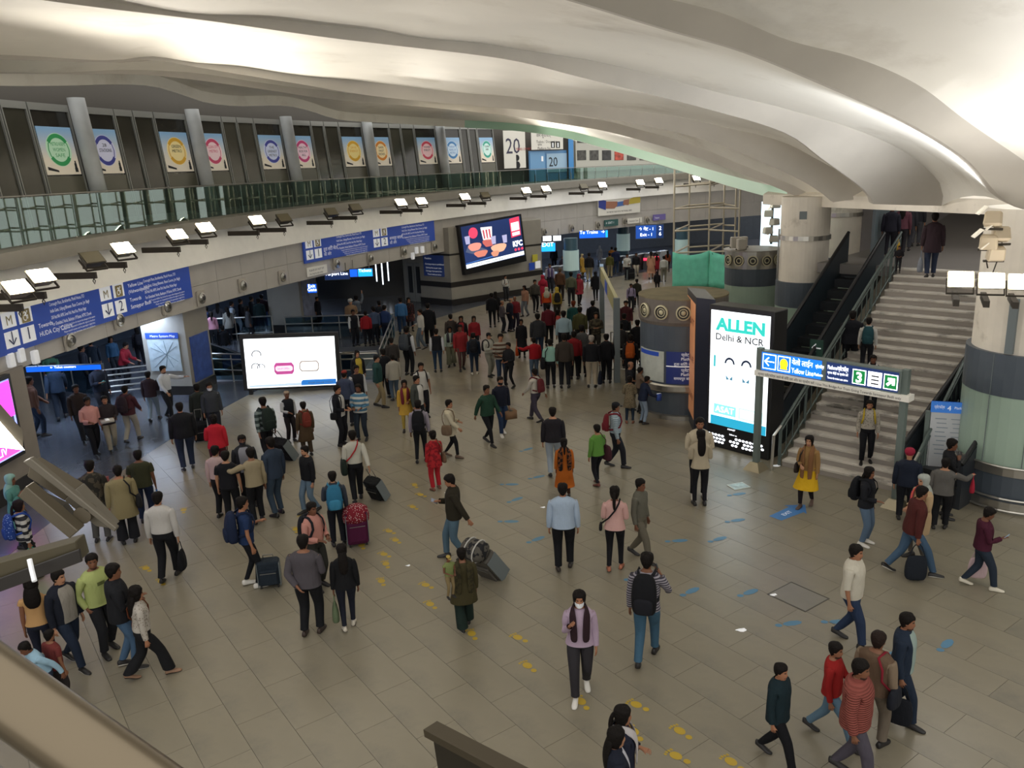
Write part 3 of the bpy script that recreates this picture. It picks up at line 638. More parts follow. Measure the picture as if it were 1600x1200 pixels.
# ceiling light panels under the low soffit; last four added to brighten it
m_panel = mat('panel_light', '#cfe2ff', .4, emit=16.0)
for k, (ph, R, lab) in enumerate(((12.3, 52.6, 'bright square ceiling light above the left square pillar'), (5, 54.5, 'ceiling light panel behind the long blue sign'), (20, 56, 'ceiling light panel behind the glass escalator well'), (48, 57.5, 'ceiling light panel above the ticket gates, left'), (55, 57, 'ceiling light panel above the ticket gates, right'), (62, 57, 'ceiling light panel behind the scaffolding'), (1.5, 53.5, 'added fill panel over the people at the left pier'), (8.5, 53.2, 'added fill panel left of the map pillar'), (16, 53.5, 'added fill panel over the front of the escalator well'), (27, 56.5, 'added fill panel above the dark glazed wall'))):
    p = arc_pt(math.radians(ph), R, 2.86); b = MB(); b.box(p, (1.5, .7, .05)); o = b.build('ceiling_light', m_panel); tag(o, lab, 'ceiling light', 'ceiling lights under the low soffit')
    b = MB(); b.box(p+Vector((0, 0, .05)), (1.6, .8, .1)); b.build('housing', m_white, o)
def pillar(name, x0, x1, yb, depth, label, zt=2.95):
    A = at_z(x0, yb, 0); B = at_z(x1, yb, 0); d = (B-A).normalized(); n = Vector((-d.y, d.x, 0))
    root = empty(name, (A+B)/2); tag(root, label, 'pillar')
    mb = MB(); mb.hexa([A+Vector((0, 0, .32)), B+Vector((0, 0, .32)), B+n*depth+Vector((0, 0, .32)), A+n*depth+Vector((0, 0, .32)), A+Vector((0, 0, zt)), B+Vector((0, 0, zt)), B+n*depth+Vector((0, 0, zt)), A+n*depth+Vector((0, 0, zt))])
    mb.build('shaft', m_wall, root)
    mb = MB(); e = .03; A2 = A-d*e-n*e; B2 = B+d*e-n*e; D = depth+2*e
    mb.hexa([A2, B2, B2+n*D, A2+n*D]+[q+Vector((0, 0, .32)) for q in (A2, B2, B2+n*D, A2+n*D)]); mb.build('plinth', m_plinth, root)
    return root, A, B, d, n
root, A, B, d, n = pillar('square_pillar', 236, 303, 617, 1.6, 'square grey pillar with a wall map at the left')
F = frame(A+d*.05, d, (0, 0, 1))
b = MB(); b.box((.72, -.03, 1.45), (1.15, .05, 1.15)); mp = placed(b, F).build('wall_map', mat('map_paper', '#a9b7bd', .4, noise=.15, nscale=5)); tag(mp, 'framed system map on the left square pillar', 'map')
b = MB(); b.box((.72, -.06, 2.12), (1.2, .03, .2)); placed(b, F).build('header', m_blue, mp)
put(text_mesh([('Metro System Map', .3, 2.07, .12, 0)]), F, -.08).build('lettering', m_white, mp)
b = MB()
for k, (p0, p1) in enumerate((((.3, 1.0), (1.1, 1.9)), ((.25, 1.7), (1.2, 1.2)), ((.7, .95), (.75, 1.95)), ((.3, 1.3), (1.2, 1.75)), ((.4, 1.85), (1.0, 1.0)))): b.tube([(p0[0], -.06, p0[1]), ((p0[0]+p1[0])/2+.1, -.06, (p0[1]+p1[1])/2), (p1[0], -.06, p1[1])], .008, 4)
placed(b, F).build('map_line', mat('map_line', '#7a8c94', .5), mp)
b = MB(); F2 = frame(B+d*.0+n*.1, n, (0, 0, 1)); b.box((.7, -.03, 1.2), (1.2, .05, 1.6)); o = placed(b, F2).build('notice_board', mat('notice_blue', '#39508f', .4, noise=.3, nscale=4, emit=.05)); tag(o, 'blue notice board on the side of the left square pillar', 'board')
root, A, B, d, n = pillar('square_pillar', 424, 474, 518, 2.0, 'square grey pillar beside the glass escalator well')
b = MB(); F2 = frame(B+n*.1, n, (0, 0, 1)); b.box((.9, -.03, 1.45), (1.5, .05, 2.0)); o = placed(b, F2).build('notice_board', mat('notice_pale', '#8a90a8', .4, noise=.35, nscale=2.5)); tag(o, 'tall notice board on the side of the middle square pillar', 'board')
def hang_sign(x0, y0, x1, y1, dist, h, parts, label, drop=.4):
    """lit box sign hanging below the soffit; parts = (u0, u1, material, text, size)"""
    A = at_y(x0, y0, dist); B = at_y(x1, y1, dist*1.0); d = (B-A); d.z = 0; wd = d.length; d.normalize()
    F = frame(A, d, (0, 0, 1)); root = empty('hanging_sign', A); tag(root, label, 'sign')
    mb = MB(); mb.box((wd/2, .08, 0), (wd, .14, h)); placed(mb, F).build('case', m_slate, root)
    mb = MB(); [mb.cyl((u, .08, h/2), (u, .08, h/2+drop), .02, n=6) for u in (wd*.15, wd*.85)]; placed(mb, F).build('hanger', m_steeld, root)
    for u0, u1, mt, tx, sz in parts:
        mb = MB(); mb.quad((u0*wd+.02, .0, -h*.44), (u1*wd-.02, .0, -h*.44), (u1*wd-.02, .0, h*.44), (u0*wd+.02, .0, h*.44)); placed(mb, F).build('face', mt, root)
        if tx: put(text_mesh([(t, (u0+u1)/2*wd, .1*h-q*.38*h, sz, 0, 'CENTER') for q, t in enumerate(tx)]), F, -.02).build('lettering', m_whitelit, root)
    return root
hang_sign(40, 578, 152, 535, 23.5, .16, [(0, 1, m_bluelit, ['← Ticket counters', ''], .1)], 'thin lit blue strip sign under the left beam end', .2)
hang_sign(507, 432, 546, 427, 37.5, .36, [(0, 1, mat('sign_navy_lit', '#0d2350', .4, emit=.6), ['Airport Line'], .2)], 'dark blue hanging sign left of the cyan one above the dark doorway')
hang_sign(546, 427, 582, 420, 37.5, .38, [(0, .35, m_bluelit, [], .1), (.35, 1, m_cyanlit, ['Tickets'], .2)], 'lit cyan hanging sign above the dark doorway')
hang_sign(480, 451, 495, 449, 38, .45, [(0, 1, m_bluelit, ['Exit', 'Gate'], .22)], 'small lit blue sign beside the middle square pillar')
hang_sign(844, 387, 868, 384, 50, .55, [(0, 1, m_cyanlit, ['EXIT'], .35)], 'lit cyan sign right of the fast food screen')
hang_sign(905, 367, 950, 361, 53.5, .5, [(0, .9, m_bluelit, ['To Trains  →'], .3), (.9, 1, m_cyanlit, [], .1)], 'lit blue sign above the ticket gates')
hang_sign(993, 363, 1037, 357, 54, .95, [(0, .75, mat('sign_blue_far', '#1f4fa8', .4, emit=.45), ['↑ गेट - 1', 'Exit - 1'], .28), (.75, 1, mat('sign_navy_lit2', '#17356f', .4, emit=.35), ['2', '6'], .35)], 'blue hanging exit sign beside the scaffolding')
hang_sign(848, 373, 877, 371, 51, .34, [(0, .48, m_whitelit, [], .1), (.52, 1, m_whitelit, [], .1)], 'pair of white display panels under the beam right of the fast food screen')

# dark doorway region and glazed doors left of the advertising wall
a0 = at_z(480, 475); b0 = at_z(640, 470)
gm = MB(); q0 = Vector((-12.2, 48.5, 0)); q1 = Vector((-4.8, 49.4, 0)); dd = (q1-q0).normalized(); nn = Vector((-dd.y, dd.x, 0))
gm.hexa([q0, q1, q1+nn*.3, q0+nn*.3]+[v+Vector((0, 0, 2.95)) for v in (q0, q1, q1+nn*.3, q0+nn*.3)]); struct(gm.build('wall_doorway', mat('glazed_black', '#14171c', .2)), 'dark glazed wall behind the escalator well')
b = MB()
for x, z0, z1 in ((4.4, .9, 2.3), (4.75, .7, 2.4), (5.1, .9, 2.4)): b.box(q0+dd*x-nn*.03+Vector((0, 0, (z0+z1)/2)), (.07, .02, z1-z0), dd, nn)
o = b.build('wall_light_strip', mat('strip_light', '#dfe6ee', .4, emit=1.5)); tag(o, 'thin pale vertical light strips on the dark glazed wall', 'light')
# advertising wall block
W0 = Vector((-4.9, 45.9, 0)); W1 = at_z(707, 478); W2 = at_z(848, 455); W3 = W2+Vector((-.6, 4, 0)); W4 = W0+Vector((-.4, 4.5, 0))
def prism(mb, pts, z0, z1, m=0):
    n = len(pts); i = len(mb.v); mb.v += [(p[0], p[1], z0) for p in pts]+[(p[0], p[1], z1) for p in pts]
    mb.f.append(tuple(i+k for k in reversed(range(n)))); mb.m.append(m); mb.f.append(tuple(i+n+k for k in range(n))); mb.m.append(m)
    for k in range(n): mb.f.append((i+k, i+(k+1) % n, i+n+(k+1) % n, i+n+k)); mb.m.append(m)
aw = MB(); prism(aw, [W0, W1, W2, W3, W4], .0, 4.2); advwall = struct(aw.build('wall_advert', m_wall), 'grey stone wall block carrying the fast food screen')
def inset(pts, e):
    c = sum((Vector(p) for p in pts), Vector())/len(pts); return [Vector(p)+(Vector(p)-c).normalized()*e for p in pts]
for z0, z1, nm, e in ((0, .34, 'plinth', .06), (1.0, 1.28, 'dark_band', .03), (2.72, 2.82, 'dark_band', .03)):
    mb = MB(); prism(mb, inset([W0, W1, W2, W3, W4], e), z0, z1); mb.build(nm, m_plinth, advwall)
# double door on the short face left of the corner
D0 = W0; dd = (W1-W0).normalized(); F = frame(W0, dd, (0, 0, 1)); wdl = (W1-W0).length
dr = struct(empty('door_1', W0), 'pale grey double door in the wall left of the fast food screen')
for k in range(2):
    b = MB(); b.box((-1.5+.62+k*.62-.1, .25, 1.1), (.58, .08, 2.2)); lf = placed(b, F).build('leaf', mat('door_grey', '#8b8b86', .5), dr)
    b = MB(); b.box((-1.5+.62+k*.62-.1, .2, 1.25), (.28, .04, 1.5)); placed(b, F).build('pane', m_dark, lf)
b = MB(); b.box((-.75, .32, 1.5), (1.7, .1, 3.0)); placed(b, F).build('door_surround', m_wall, dr)
b = MB(); b.box((1.15, -.05, 2.15), (1.5, .06, 1.15)); o = placed(b, F).build('notice_board', mat('notice_navy', '#2c3f78', .4, emit=.06)); tag(o, 'dark blue notice board on the wall beside the grey double door', 'board')
put(text_mesh([('Penalties', .55, 2.5, .14, 0), ('Carrying weapons prohibited', .55, 2.2, .12, 0), ('Spitting fine as per rules', .6, 2.0, .12, 0), ('Damage of property fine', .6, 1.82, .12, 0), ('Travel without ticket', .7, 1.64, .12, 0)]), F, -.1).build('lettering', m_white, o)
# fast food screen
def screen_from_px(TL, TR, BR, BL, yl, yr, th=.25):
    """screen corners from pixels, left edge at depth yl, right edge at depth yr"""
    return [at_y(*BL, yl), at_y(*BR, yr), at_y(*TR, yr), at_y(*TL, yl)]
def flat_frame(BL, BR, TL):
    x = (BR-BL); z = (TL-BL); return frame(BL, x, z), x.length, (z-x.normalized()*z.dot(x.normalized())).length
BLp, BRp, TRp, TLp = screen_from_px((718, 352), (816, 341), (823, 408), (727, 430), 44.6, 47.2)
F, SW, SH = flat_frame(BLp, BRp, TLp)
ks = empty('advertising_screen', BLp); tag(ks, 'big wall screen showing a fast food advert with chicken', 'screen')
b = MB(); b.box((SW/2, .15, SH/2), (SW, .3, SH)); placed(b, F).build('frame', m_black, ks)
b = MB(); b.quad((.12, -.01, .35), (SW-.12, -.01, .35), (SW-.12, -.01, SH-.1), (.12, -.01, SH-.1)); KD = placed(b, F).build('display', mat('ad_navy', '#1d2b52', .3, emit=.75, noise=.25, nscale=.6), ks)
def scr(name, pts, hexc, e, y=-.02):
    b = MB(); b.poly([(p[0]*SW, y, p[1]*SH) for p in pts]); return placed(b, F).build(name, mat('ad_'+hexc, hexc, .4, emit=e*.75), KD)
def oval(cx, cy, rx, ry, n=16, wob_=0): return [(cx+rx*math.cos(t)*(1+wob_*math.sin(3*t)), cy+ry*math.sin(t)*(1+wob_*math.cos(2*t))) for t in TT(n)]
scr('print', [(.03, .12), (.97, .15), (.97, .23), (.03, .2)], '#e6eef2', 1.0)
scr('print', [(.03, .21), (.55, .255), (.55, .275), (.03, .225)], '#3f6fb8', .9)
scr('chicken_print', oval(.2, .52, .10, .09, 16, .12), '#d98f80', .9, -.025); scr('chicken_print', oval(.28, .36, .10, .08, 16, .2), '#c97a68', .9, -.03)
scr('chicken_print', oval(.57, .40, .12, .10, 16, .15), '#d9a98c', .9, -.025); scr('chicken_print', oval(.50, .30, .06, .07, 14, .2), '#c98a70', .9, -.03)
scr('chicken_print', oval(.42, .55, .09, .10, 14, .2), '#b9605a', .9, -.03); scr('tray_print', [(.05, .45), (.3, .3), (.38, .42), (.12, .62)], '#56617f', .6, -.022)
scr('bucket_print', [(.34, .62), (.48, .6), (.50, .86), (.32, .88)], '#e8e4e2', 1.0, -.03)
for k in range(3): scr('bucket_stripe', [(.355+k*.045, .64), (.375+k*.045, .64), (.37+k*.047, .82), (.345+k*.047, .82)], '#b23a4a', .9, -.035)
for cx, cy in ((.1, .68), (.68, .56), (.5, .58)): scr('cup_print', [(cx-.03, cy-.08), (cx+.03, cy-.08), (cx+.04, cy+.08), (cx-.04, cy+.08)], '#a9a8cc', .8, -.034)
scr('print', oval(.2, .8, .07, .11), '#d8405e', 1.0, -.03)
scr('price_print', [(.79, .55), (.95, .57), (.95, .96), (.79, .94)], '#d83a55', 1.0, -.03); scr('price_print', [(.805, .68), (.935, .69), (.935, .86), (.805, .85)], '#f4e8ea', 1.1, -.035); scr('price_print', [(.81, .58), (.935, .59), (.935, .66), (.81, .65)], '#f0d5da', 1.1, -.035)
put(text_mesh([('KFC', .80*SW, .36*SH, .42, 0, 'LEFT', .155*SW)], bold=.03), F, -.05).build('lettering', m_whitelit, KD)
for k in range(3): scr('print', oval(.835+k*.055, .29, .02, .03, 10), '#d8405e', 1.0, -.03)
put(text_mesh([('WEDNESDAY OFFER  ORDER NOW', .1*SW, .155*SH, .14, 0)]), F, -.05).build('lettering', m_ink, KD)
for x, y, lab, mt in ((826, 416, 'small dark blue notice right of the fast food screen', m_blue), (833, 403, 'small yellow notice right of the fast food screen', mat('notice_yellow', '#c9c046', .5)), (839, 413, 'small white notice box right of the fast food screen', m_white)):
    p = W2+(W1-W2).normalized()*((848-x)*.036); p = p+Vector((.0, -.15, at_y(x, y, p.y).z))
    b = MB(); b.box(p, (.38, .05, .42), (W2-W1).normalized(), Vector((-(W2-W1).normalized().y, (W2-W1).normalized().x, 0))); tag(b.build('wall_notice', mt), lab, 'notice')

# white standing advert screen
BLp, BRp, TRp, TLp = screen_from_px((379, 530), (523, 527), (527, 601), (387, 607), 27.2, 27.6)
F, SW, SH = flat_frame(BLp, BRp, TLp); m_scr = mat('screen_white', '#f4fbff', .3, emit=1.0)
ws_ = empty('standing_screen', Vector((BLp.x, BLp.y, 0))); tag(ws_, 'wide standing advert screen glowing white with pink badges', 'screen')
b = MB(); b.box((SW/2, .12, SH/2+.02), (SW+.26, .2, SH+.2)); placed(b, F).build('frame', m_black, ws_)
b = MB(); b.quad((0, 0, 0), (SW, 0, 0), (SW, 0, SH), (0, 0, SH)); WD_ = placed(b, F).build('display', m_scr, ws_)
for u in (.02, .98): b = MB(); bp = BLp.lerp(BRp, u); b.box((bp.x, bp.y+.12, bp.z/2), (.12, .12, bp.z)); b.build('leg', m_black, ws_)
def sc2(name, pts, hexc, e, y=-.01):
    b = MB(); b.poly([(p[0]*SW, y, p[1]*SH) for p in pts]); return placed(b, F).build(name, mat('ad2_'+hexc, hexc, .4, emit=e*.32), WD_)
def octo(cx, cy, rx, ry): return [(cx-rx, cy-ry*.5), (cx-rx*.8, cy-ry), (cx+rx*.8, cy-ry), (cx+rx, cy-ry*.5), (cx+rx, cy+ry*.5), (cx+rx*.8, cy+ry), (cx-rx*.8, cy+ry), (cx-rx, cy+ry*.5)]
sc2('badge', octo(.42, .38, .11, .12), '#d45aa8', 1.0); sc2('badge', octo(.42, .38, .095, .055), '#f6e6f0', 1.6, -.014)
sc2('badge', octo(.7, .41, .11, .11), '#b9aca6', .6); sc2('badge', octo(.7, .41, .1, .09), '#f6f4f0', 1.9, -.014)
sc2('print', [(.6, .02), (.99, .02), (.99, .13), (.62, .13), (.6, .1)], '#2f7fd6', 1.3)
sc2('print', [(.02, .02), (.6, .02), (.6, .08), (.02, .06)], '#c8dcee', 1.5)
hm = MB()
for cx, cy, r in ((.13, .68, .055), (.11, .43, .05), (.17, .42, .045)):
    for q in range(10):
        t0 = lerp(-.3, 3.6, q/10); t1 = lerp(-.3, 3.6, (q+1)/10)
        hm.quad(*[((cx+r*k*math.cos(t))*SW, -.014, cy*SH+r*k*1.6*math.sin(t)*SW*.6) for k, t in ((.8, t0), (1, t0), (1, t1), (.8, t1))])
placed(hm, F).build('figure_outline', mat('ad2_grey', '#6b6a72', .5, emit=.2), WD_)
put(text_mesh([('ULTRA', .33*SW, .75*SH, .14, 0, 'LEFT', .35), ('NAILS & LASHES', .1*SW, .13*SH, .12, 0, 'LEFT', .5), ('BOOK ONLINE TODAY', .68*SW, .05*SH, .08, 0)]), F, -.02).build('lettering', mat('print_grey', '#5c6a80', .5, emit=.3), WD_)
put(text_mesh([('SHOP OPEN', .345*SW, .36*SH, .1, 0, 'LEFT', .4)]), F, -.03).build('lettering', mat('print_pink', '#c23a8a', .5, emit=.6), WD_)

# left wall screen (purple and pink) with its pier
pA = at_z(52, 737); pB = at_z(-70, 900)
pa = Vector((-12.0, 19.7, 0)); pb2 = Vector((-12.25, 14.2, 0)); dd = (pa-pb2).normalized(); nn = Vector((-dd.y, dd.x, 0))
pm = MB(); prism(pm, [pb2, pa, pa+nn*2.5, pb2+nn*2.5], .4, 3.0); pr_ = struct(pm.build('wall_pier', mat('pier_stone', '#8e867c', .5, noise=.05)), 'stone pier at the left frame edge')
pm = MB(); prism(pm, [pb2-nn*.04, pa-nn*.04+dd*.04, pa+nn*2.5+dd*.04, pb2+nn*2.5], 0, .4); pm.build('plinth', m_plinth, pr_)
F = frame(pb2-nn*.16+Vector((0, 0, 1.0)), dd, (0, 0, 1)); LWD = (pa-pb2).length-.75
sl = empty('wall_screen', pa); tag(sl, 'purple and pink lit wall screen at the left frame edge', 'screen')
b = MB(); b.box((LWD/2, .08, .98), (LWD, .14, 2.0)); placed(b, F).build('frame', m_black, sl)
m_pur = mat('ad_purple', '#8f9be8', .3, emit=1.3, noise=.4, nscale=1.2); b = MB(); b.quad((.08, 0, .08), (LWD-.1, 0, .08), (LWD-.1, 0, 1.88), (.08, 0, 1.88)); placed(b, F).build('display', m_pur, sl)
b = MB(); b.quad((LWD-2.2, -.01, .85), (LWD-.12, -.01, 1.0), (LWD-.12, -.01, 1.85), (LWD-2.2, -.01, 1.85)); placed(b, F).build('print', mat('ad_magenta', '#cf3fb4', .4, emit=1.2), sl)
b = MB(); b.quad((LWD-1.3, -.02, .55), (LWD-.2, -.02, .62), (LWD-.2, -.02, 1.0), (LWD-1.3, -.02, .95)); placed(b, F).build('print', mat('ad_darkgrey', '#39415e', .4, emit=.5), sl)
b = MB(); b.quad((LWD-1.3, -.02, .12), (LWD-.15, -.02, .12), (LWD-.15, -.02, .5), (LWD-1.3, -.02, .48)); placed(b, F).build('print', mat('ad_pink', '#e0489a', .4, emit=1.3), sl)
put(text_mesh([('SONY', LWD-1.15, .7, .26, 0), ('LIV', LWD-1.0, .2, .26, 0)]), F, -.03).build('lettering', m_whitelit, sl)

# ================================================================= glass balustrades of the escalator wells
def balus(name, pts, label, h=1.05, rails=(1.05,), glass=True, mt=None):
    root = empty(name, pts[0]); tag(root, label, 'railing')
    for A, B in zip(pts, pts[1:]):
        A = Vector(A); B = Vector(B); d = B-A; n = max(1, round(d.length/1.4))
        for k in range(n):
            p = A.lerp(B, k/n); q = A.lerp(B, (k+1)/n)
            b = MB(); b.cyl(p, p+Vector((0, 0, h)), .025, n=8); b.build('post', m_steel, root)
            if glass:
                e = d.normalized()*.04; nn = Vector((-d.y, d.x, 0)).normalized()*.006
                b = MB(); b.hexa([p+e-nn, q-e-nn, q-e+nn, p+e+nn]+[v+Vector((0, 0, h-.12)) for v in (p+e-nn, q-e-nn, q-e+nn, p+e+nn)]); b.v = [(v[0], v[1], v[2]+.08) for v in b.v]; b.build('glass_panel', m_glassb, root)
        for z in rails: b = MB(); b.cyl(A+Vector((0, 0, z)), B+Vector((0, 0, z)), .03, n=8); b.build('rail', m_steel, root)
    p = Vector(pts[-1]); b = MB(); b.cyl(p, p+Vector((0, 0, h)), .025, n=8); b.build('post', m_steel, root)
    return root
gA = at_z(478, 540); gB = at_z(640, 536); gC = at_z(556, 640)
balus('glass_balustrade', [Vector((-10.2, 36.8, 0)), Vector((-5.2, 36.4, 0)), Vector((-4.75, 29.0, 0))], 'glass balustrade with steel rails around the escalator well behind the white screen', rails=(1.05, .72))
balus('glass_balustrade', [Vector((-11.6, 29.5, 0)), Vector((-7.4, 28.6, 0)), Vector((-4.75, 28.4, 0))], 'low glass balustrade directly behind the white standing screen', rails=(1.05, .85, .45))
balus('glass_balustrade', [Vector((-14.2, 37.0, 0)), Vector((-10.9, 37.2, 0))], 'glass balustrade left of the middle square pillar', rails=(1.05, .3))
balus('steel_railing', [at_z(168, 622), at_z(236, 614)], 'short steel bar railing beside the left square pillar', h=1.0, rails=(1.0, .8, .6, .4, .2), glass=False)
balus('glass_balustrade', [at_z(112, 622)+Vector((-1.5, 1.0, 0)), at_z(168, 621)], 'frosted glass balustrade panel left of the steel bar railing', rails=(1.0,))
def escalator(name, A, B, zA, zB, wd, label, mt=None):
    """an escalator: step slab, two balustrades with black handrails"""
    A = Vector(A); B = Vector(B); d = (B-A); d.z = 0; n = Vector((-d.y, d.x, 0)).normalized()*wd/2
    root = empty(name, A); tag(root, label, 'escalator'); ns = 14; sm = []
    for k in range(ns):
        p = A.lerp(B, k/ns); q = A.lerp(B, (k+1)/ns); z = lerp(zA, zB, (k+.5)/ns)
        b = MB(); b.hexa([p-n, q-n, q+n, p+n]+[v for v in (p-n, q-n, q+n, p+n)]); b.v = [(v[0], v[1], z-(.25 if i < 4 else 0)) for i, v in enumerate(b.v)]; b.build('step', mat('esc_step', '#33363a', .4, .4), root)
    for s in (-1, 1):
        o1 = n*s*1.0; o2 = n*s*1.15
        b = MB(); b.hexa([A+o1, B+o1, B+o2, A+o2]*2); b.v = [(v[0], v[1], [zA, zB, zB, zA][i % 4]+(-.35 if i < 4 else .85)) for i, v in enumerate(b.v)]; b.build('balustrade', mt or m_dark, root)
        b = MB(); b.tube([A+o1*1.07+Vector((0, 0, zA+.9-A.z)), B+o1*1.07+Vector((0, 0, zB+.9-B.z))], .05, 8); b.build('handrail', m_black, root)
    return root
escalator('escalator', Vector((-13, 32.9, 0)), Vector((-5.9, 32.9, 0)), -.05, -3.0, 1.0, 'back escalator sinking into the well behind the white screen', glassmat('esc_glass', '#8fa3ad', .2))
escalator('escalator', Vector((-13, 31.1, 0)), Vector((-5.9, 31.1, 0)), -.05, -3.0, 1.0, 'front escalator sinking into the well behind the white screen', glassmat('esc_glass', '#8fa3ad', .2))

# ================================================================= far concourse: gates, round blue columns
def blue_column(x, y, r, label):
    p = at_z(x, y); root = empty('round_column', p); tag(root, label, 'column', 'blue round columns near the gates')
    for z0, z1, rr, mt, nm in ((0, 1.05, r, mat('col_blue', '#43606f', .4), 'base_cladding'), (1.05, 2.25, r*1.15, mat('col_pale', '#b5cfcd', .4, emit=.1), 'pale_wrap'), (2.25, 2.97, r, mat('col_blue', '#43606f', .4), 'top_cladding')):
        b = MB(); b.lathe(p, [(rr, z0), (rr, z1)], 24); b.build(nm, mt, root)
blue_column(893, 449, .42, 'blue round column with a pale wrap beside the fast food wall')
blue_column(974, 414, .42, 'blue round column with a pale wrap behind the ticket gates')
blue_column(1065, 428, .40, 'blue round column with a pale wrap seen through the scaffolding')
m_gate = mat('gate_grey', '#5e6064', .35, .4); m_gatet = mat('gate_top', '#c9cfd4', .25, .5, emit=.15)
GATES = [(852, 446), (868, 444), (940, 431), (958, 428), (975, 426), (992, 423), (1008, 421), (1026, 418)]
glab = ['grey ticket gate in front of the blue column, left', 'grey ticket gate in front of the blue column, right', 'ticket gate behind the man in black with khaki trousers', 'ticket gate second from left in the far row', 'ticket gate third from left in the far row', 'ticket gate fourth from left in the far row', 'ticket gate with a red lamp, left of two', 'ticket gate with a red lamp, right of two']
for k, (x, y) in enumerate(GATES):
    p = at_z(x, y); root = empty('ticket_gate', p); tag(root, glab[k], 'ticket gate', 'ticket gates')
    d = Vector((.5, .86, 0)); n = Vector((-d.y, d.x, 0)); F = frame(p, d, (0, 0, 1))
    R = [[Vector((x_, s*.16, z)) for x_, z in ((0, 0), (2.0, 0), (2.0, .75), (1.8, 1.0), (.4, 1.05), (.08, .8))] for s in (-1, 1)]
    b = MB(); b.rings(R, True, True); placed(b, F).build('body', m_gate, root)
    b = MB(); b.hexa([Vector(q) for q in ((.4, -.15, 1.06), (1.8, -.15, 1.01), (1.8, .15, 1.01), (.4, .15, 1.06), (.4, -.15, 1.08), (1.8, -.15, 1.03), (1.8, .15, 1.03), (.4, .15, 1.08))]); placed(b, F).build('top_plate', m_gatet, root)
    b = MB(); b.box((-.0, 0, .7), (.1, .22, .16)); placed(b, F).build('lamp', mat('gate_red', '#ff3050', .4, emit=1.5) if k > 5 else mat('gate_reader', '#9fb4c8', .4, emit=.3), root)
# queue post and slanted yellow board
pp_ = at_z(964, 597)
root = empty('queue_barrier', pp_); tag(root, 'tall grey steel post with a slanted yellow board in the crowd', 'barrier')
far_ = at_z(941, 520)
b = MB(); b.box(pp_+Vector((0, 0, 1.45)), (.2, .2, 2.9)); b.build('post', m_grey, root); b = MB(); b.box(far_+Vector((0, 0, 1.45)), (.2, .2, 2.9)); b.build('post', m_grey, root)
dv = far_-pp_; b = MB(); b.hexa([pp_+Vector((-.06, 0, 2.35)), pp_+Vector((.06, 0, 2.35)), far_+Vector((.06, 0, 2.35)), far_+Vector((-.06, 0, 2.35)), pp_+Vector((-.06, 0, 2.9)), pp_+Vector((.06, 0, 2.9)), far_+Vector((.06, 0, 2.9)), far_+Vector((-.06, 0, 2.9))]); b.build('yellow_board', mat('board_yellow', '#a39d6c', .5, emit=.05), root)
b = MB(); m1 = pp_.lerp(far_, .45); m2 = pp_.lerp(far_, .6); b.hexa([m1+Vector((-.08, 0, 2.4)), m1+Vector((-.07, 0, 2.4)), m2+Vector((-.07, 0, 2.4)), m2+Vector((-.08, 0, 2.4)), m1+Vector((-.08, 0, 2.85)), m1+Vector((-.07, 0, 2.85)), m2+Vector((-.07, 0, 2.85)), m2+Vector((-.08, 0, 2.85))]); b.build('blue_logo', m_blue, root)
balus('queue_railing', [pp_+Vector((-.3, .3, 0)), pp_+Vector((1.3, -.1, 0))], 'steel queue railing right of the tall grey post', h=1.1, rails=(1.1, .75, .4), glass=False)
balus('queue_railing', [pp_+Vector((.2, 3.2, 0)), pp_+Vector((1.9, 3.0, 0))], 'steel queue railing behind the orange backpack', h=1.1, rails=(1.1, .7, .35), glass=False)

# ================================================================= round service kiosk
KC = at_z(1067.5, 458, 3.5); KC.z = 0; KR = 1.24
kr = empty('round_kiosk', KC); tag(kr, 'round grey information drum with circular vents and blue signs', 'kiosk')
def kring(nm, prof, mt, sm=True): b = MB(); b.lathe(KC, prof, 48, caps=True); return b.build(nm, mt, kr)
kring('base_ring', [(KR+.05, 0), (KR+.05, .12), (KR-.02, .14)], m_steel); kring('lower_cladding', [(KR-.05, .12), (KR-.05, .82)], m_slate)
kring('steel_band', [(KR+.04, .82), (KR+.06, .86), (KR+.06, 1.0), (KR+.02, 1.04)], m_steel); kring('middle_cladding', [(KR, 1.02), (KR, 2.75)], m_slate)
kring('top_band', [(KR+.01, 2.75), (KR+.05, 2.85), (KR+.05, 3.48), (KR+.02, 3.5)], mat('kiosk_taupe', '#6f6862', .4, noise=.05)); kring('roof_disc', [(KR+.06, 3.48), (KR+.06, 3.52)], mat('kiosk_dust', '#7d745a', .8, noise=.2, nscale=2))
def kp(ang, r, z): return KC+Vector((math.cos(ang)*r, math.sin(ang)*r, z))
a_view = math.atan2(-KC.y, -KC.x)
for k in range(5):
    an = a_view-.95+k*.48
    if k == 3: an += .1
    c = kp(an, KR+.06, 3.14); nrm = Vector((math.cos(an), math.sin(an), 0)); tx = Vector((-math.sin(an), math.cos(an), 0))
    b = MB()
    b.rings([[c+nrm*o_+(tx*math.cos(t)+Vector((0, 0, 1))*math.sin(t))*r for t in TT(24)] for r, o_ in ((.21, 0), (.21, .04), (.17, .05), (.165, .01), (.13, .01), (.125, .04), (.10, .04), (.095, .01), (.07, .01), (.065, .035), (.03, .05))], ms=[0, 0, 1, 1, 0, 0, 1, 1, 0, 0]); b.build('round_vent', [mat('vent_cream', '#c4bd9e', .4, .2), m_spkd], kr)
def kpanel(nm, a0, a1, z0, z1, mt, o_=.02):
    b = MB(); n = 8
    for k in range(n):
        u = lerp(a0, a1, k/n); v = lerp(a0, a1, (k+1)/n)
        b.hexa([kp(u, KR, z0), kp(v, KR, z0), kp(v, KR+o_, z0), kp(u, KR+o_, z0), kp(u, KR, z1), kp(v, KR, z1), kp(v, KR+o_, z1), kp(u, KR+o_, z1)])
    return b.build(nm, mt, kr)
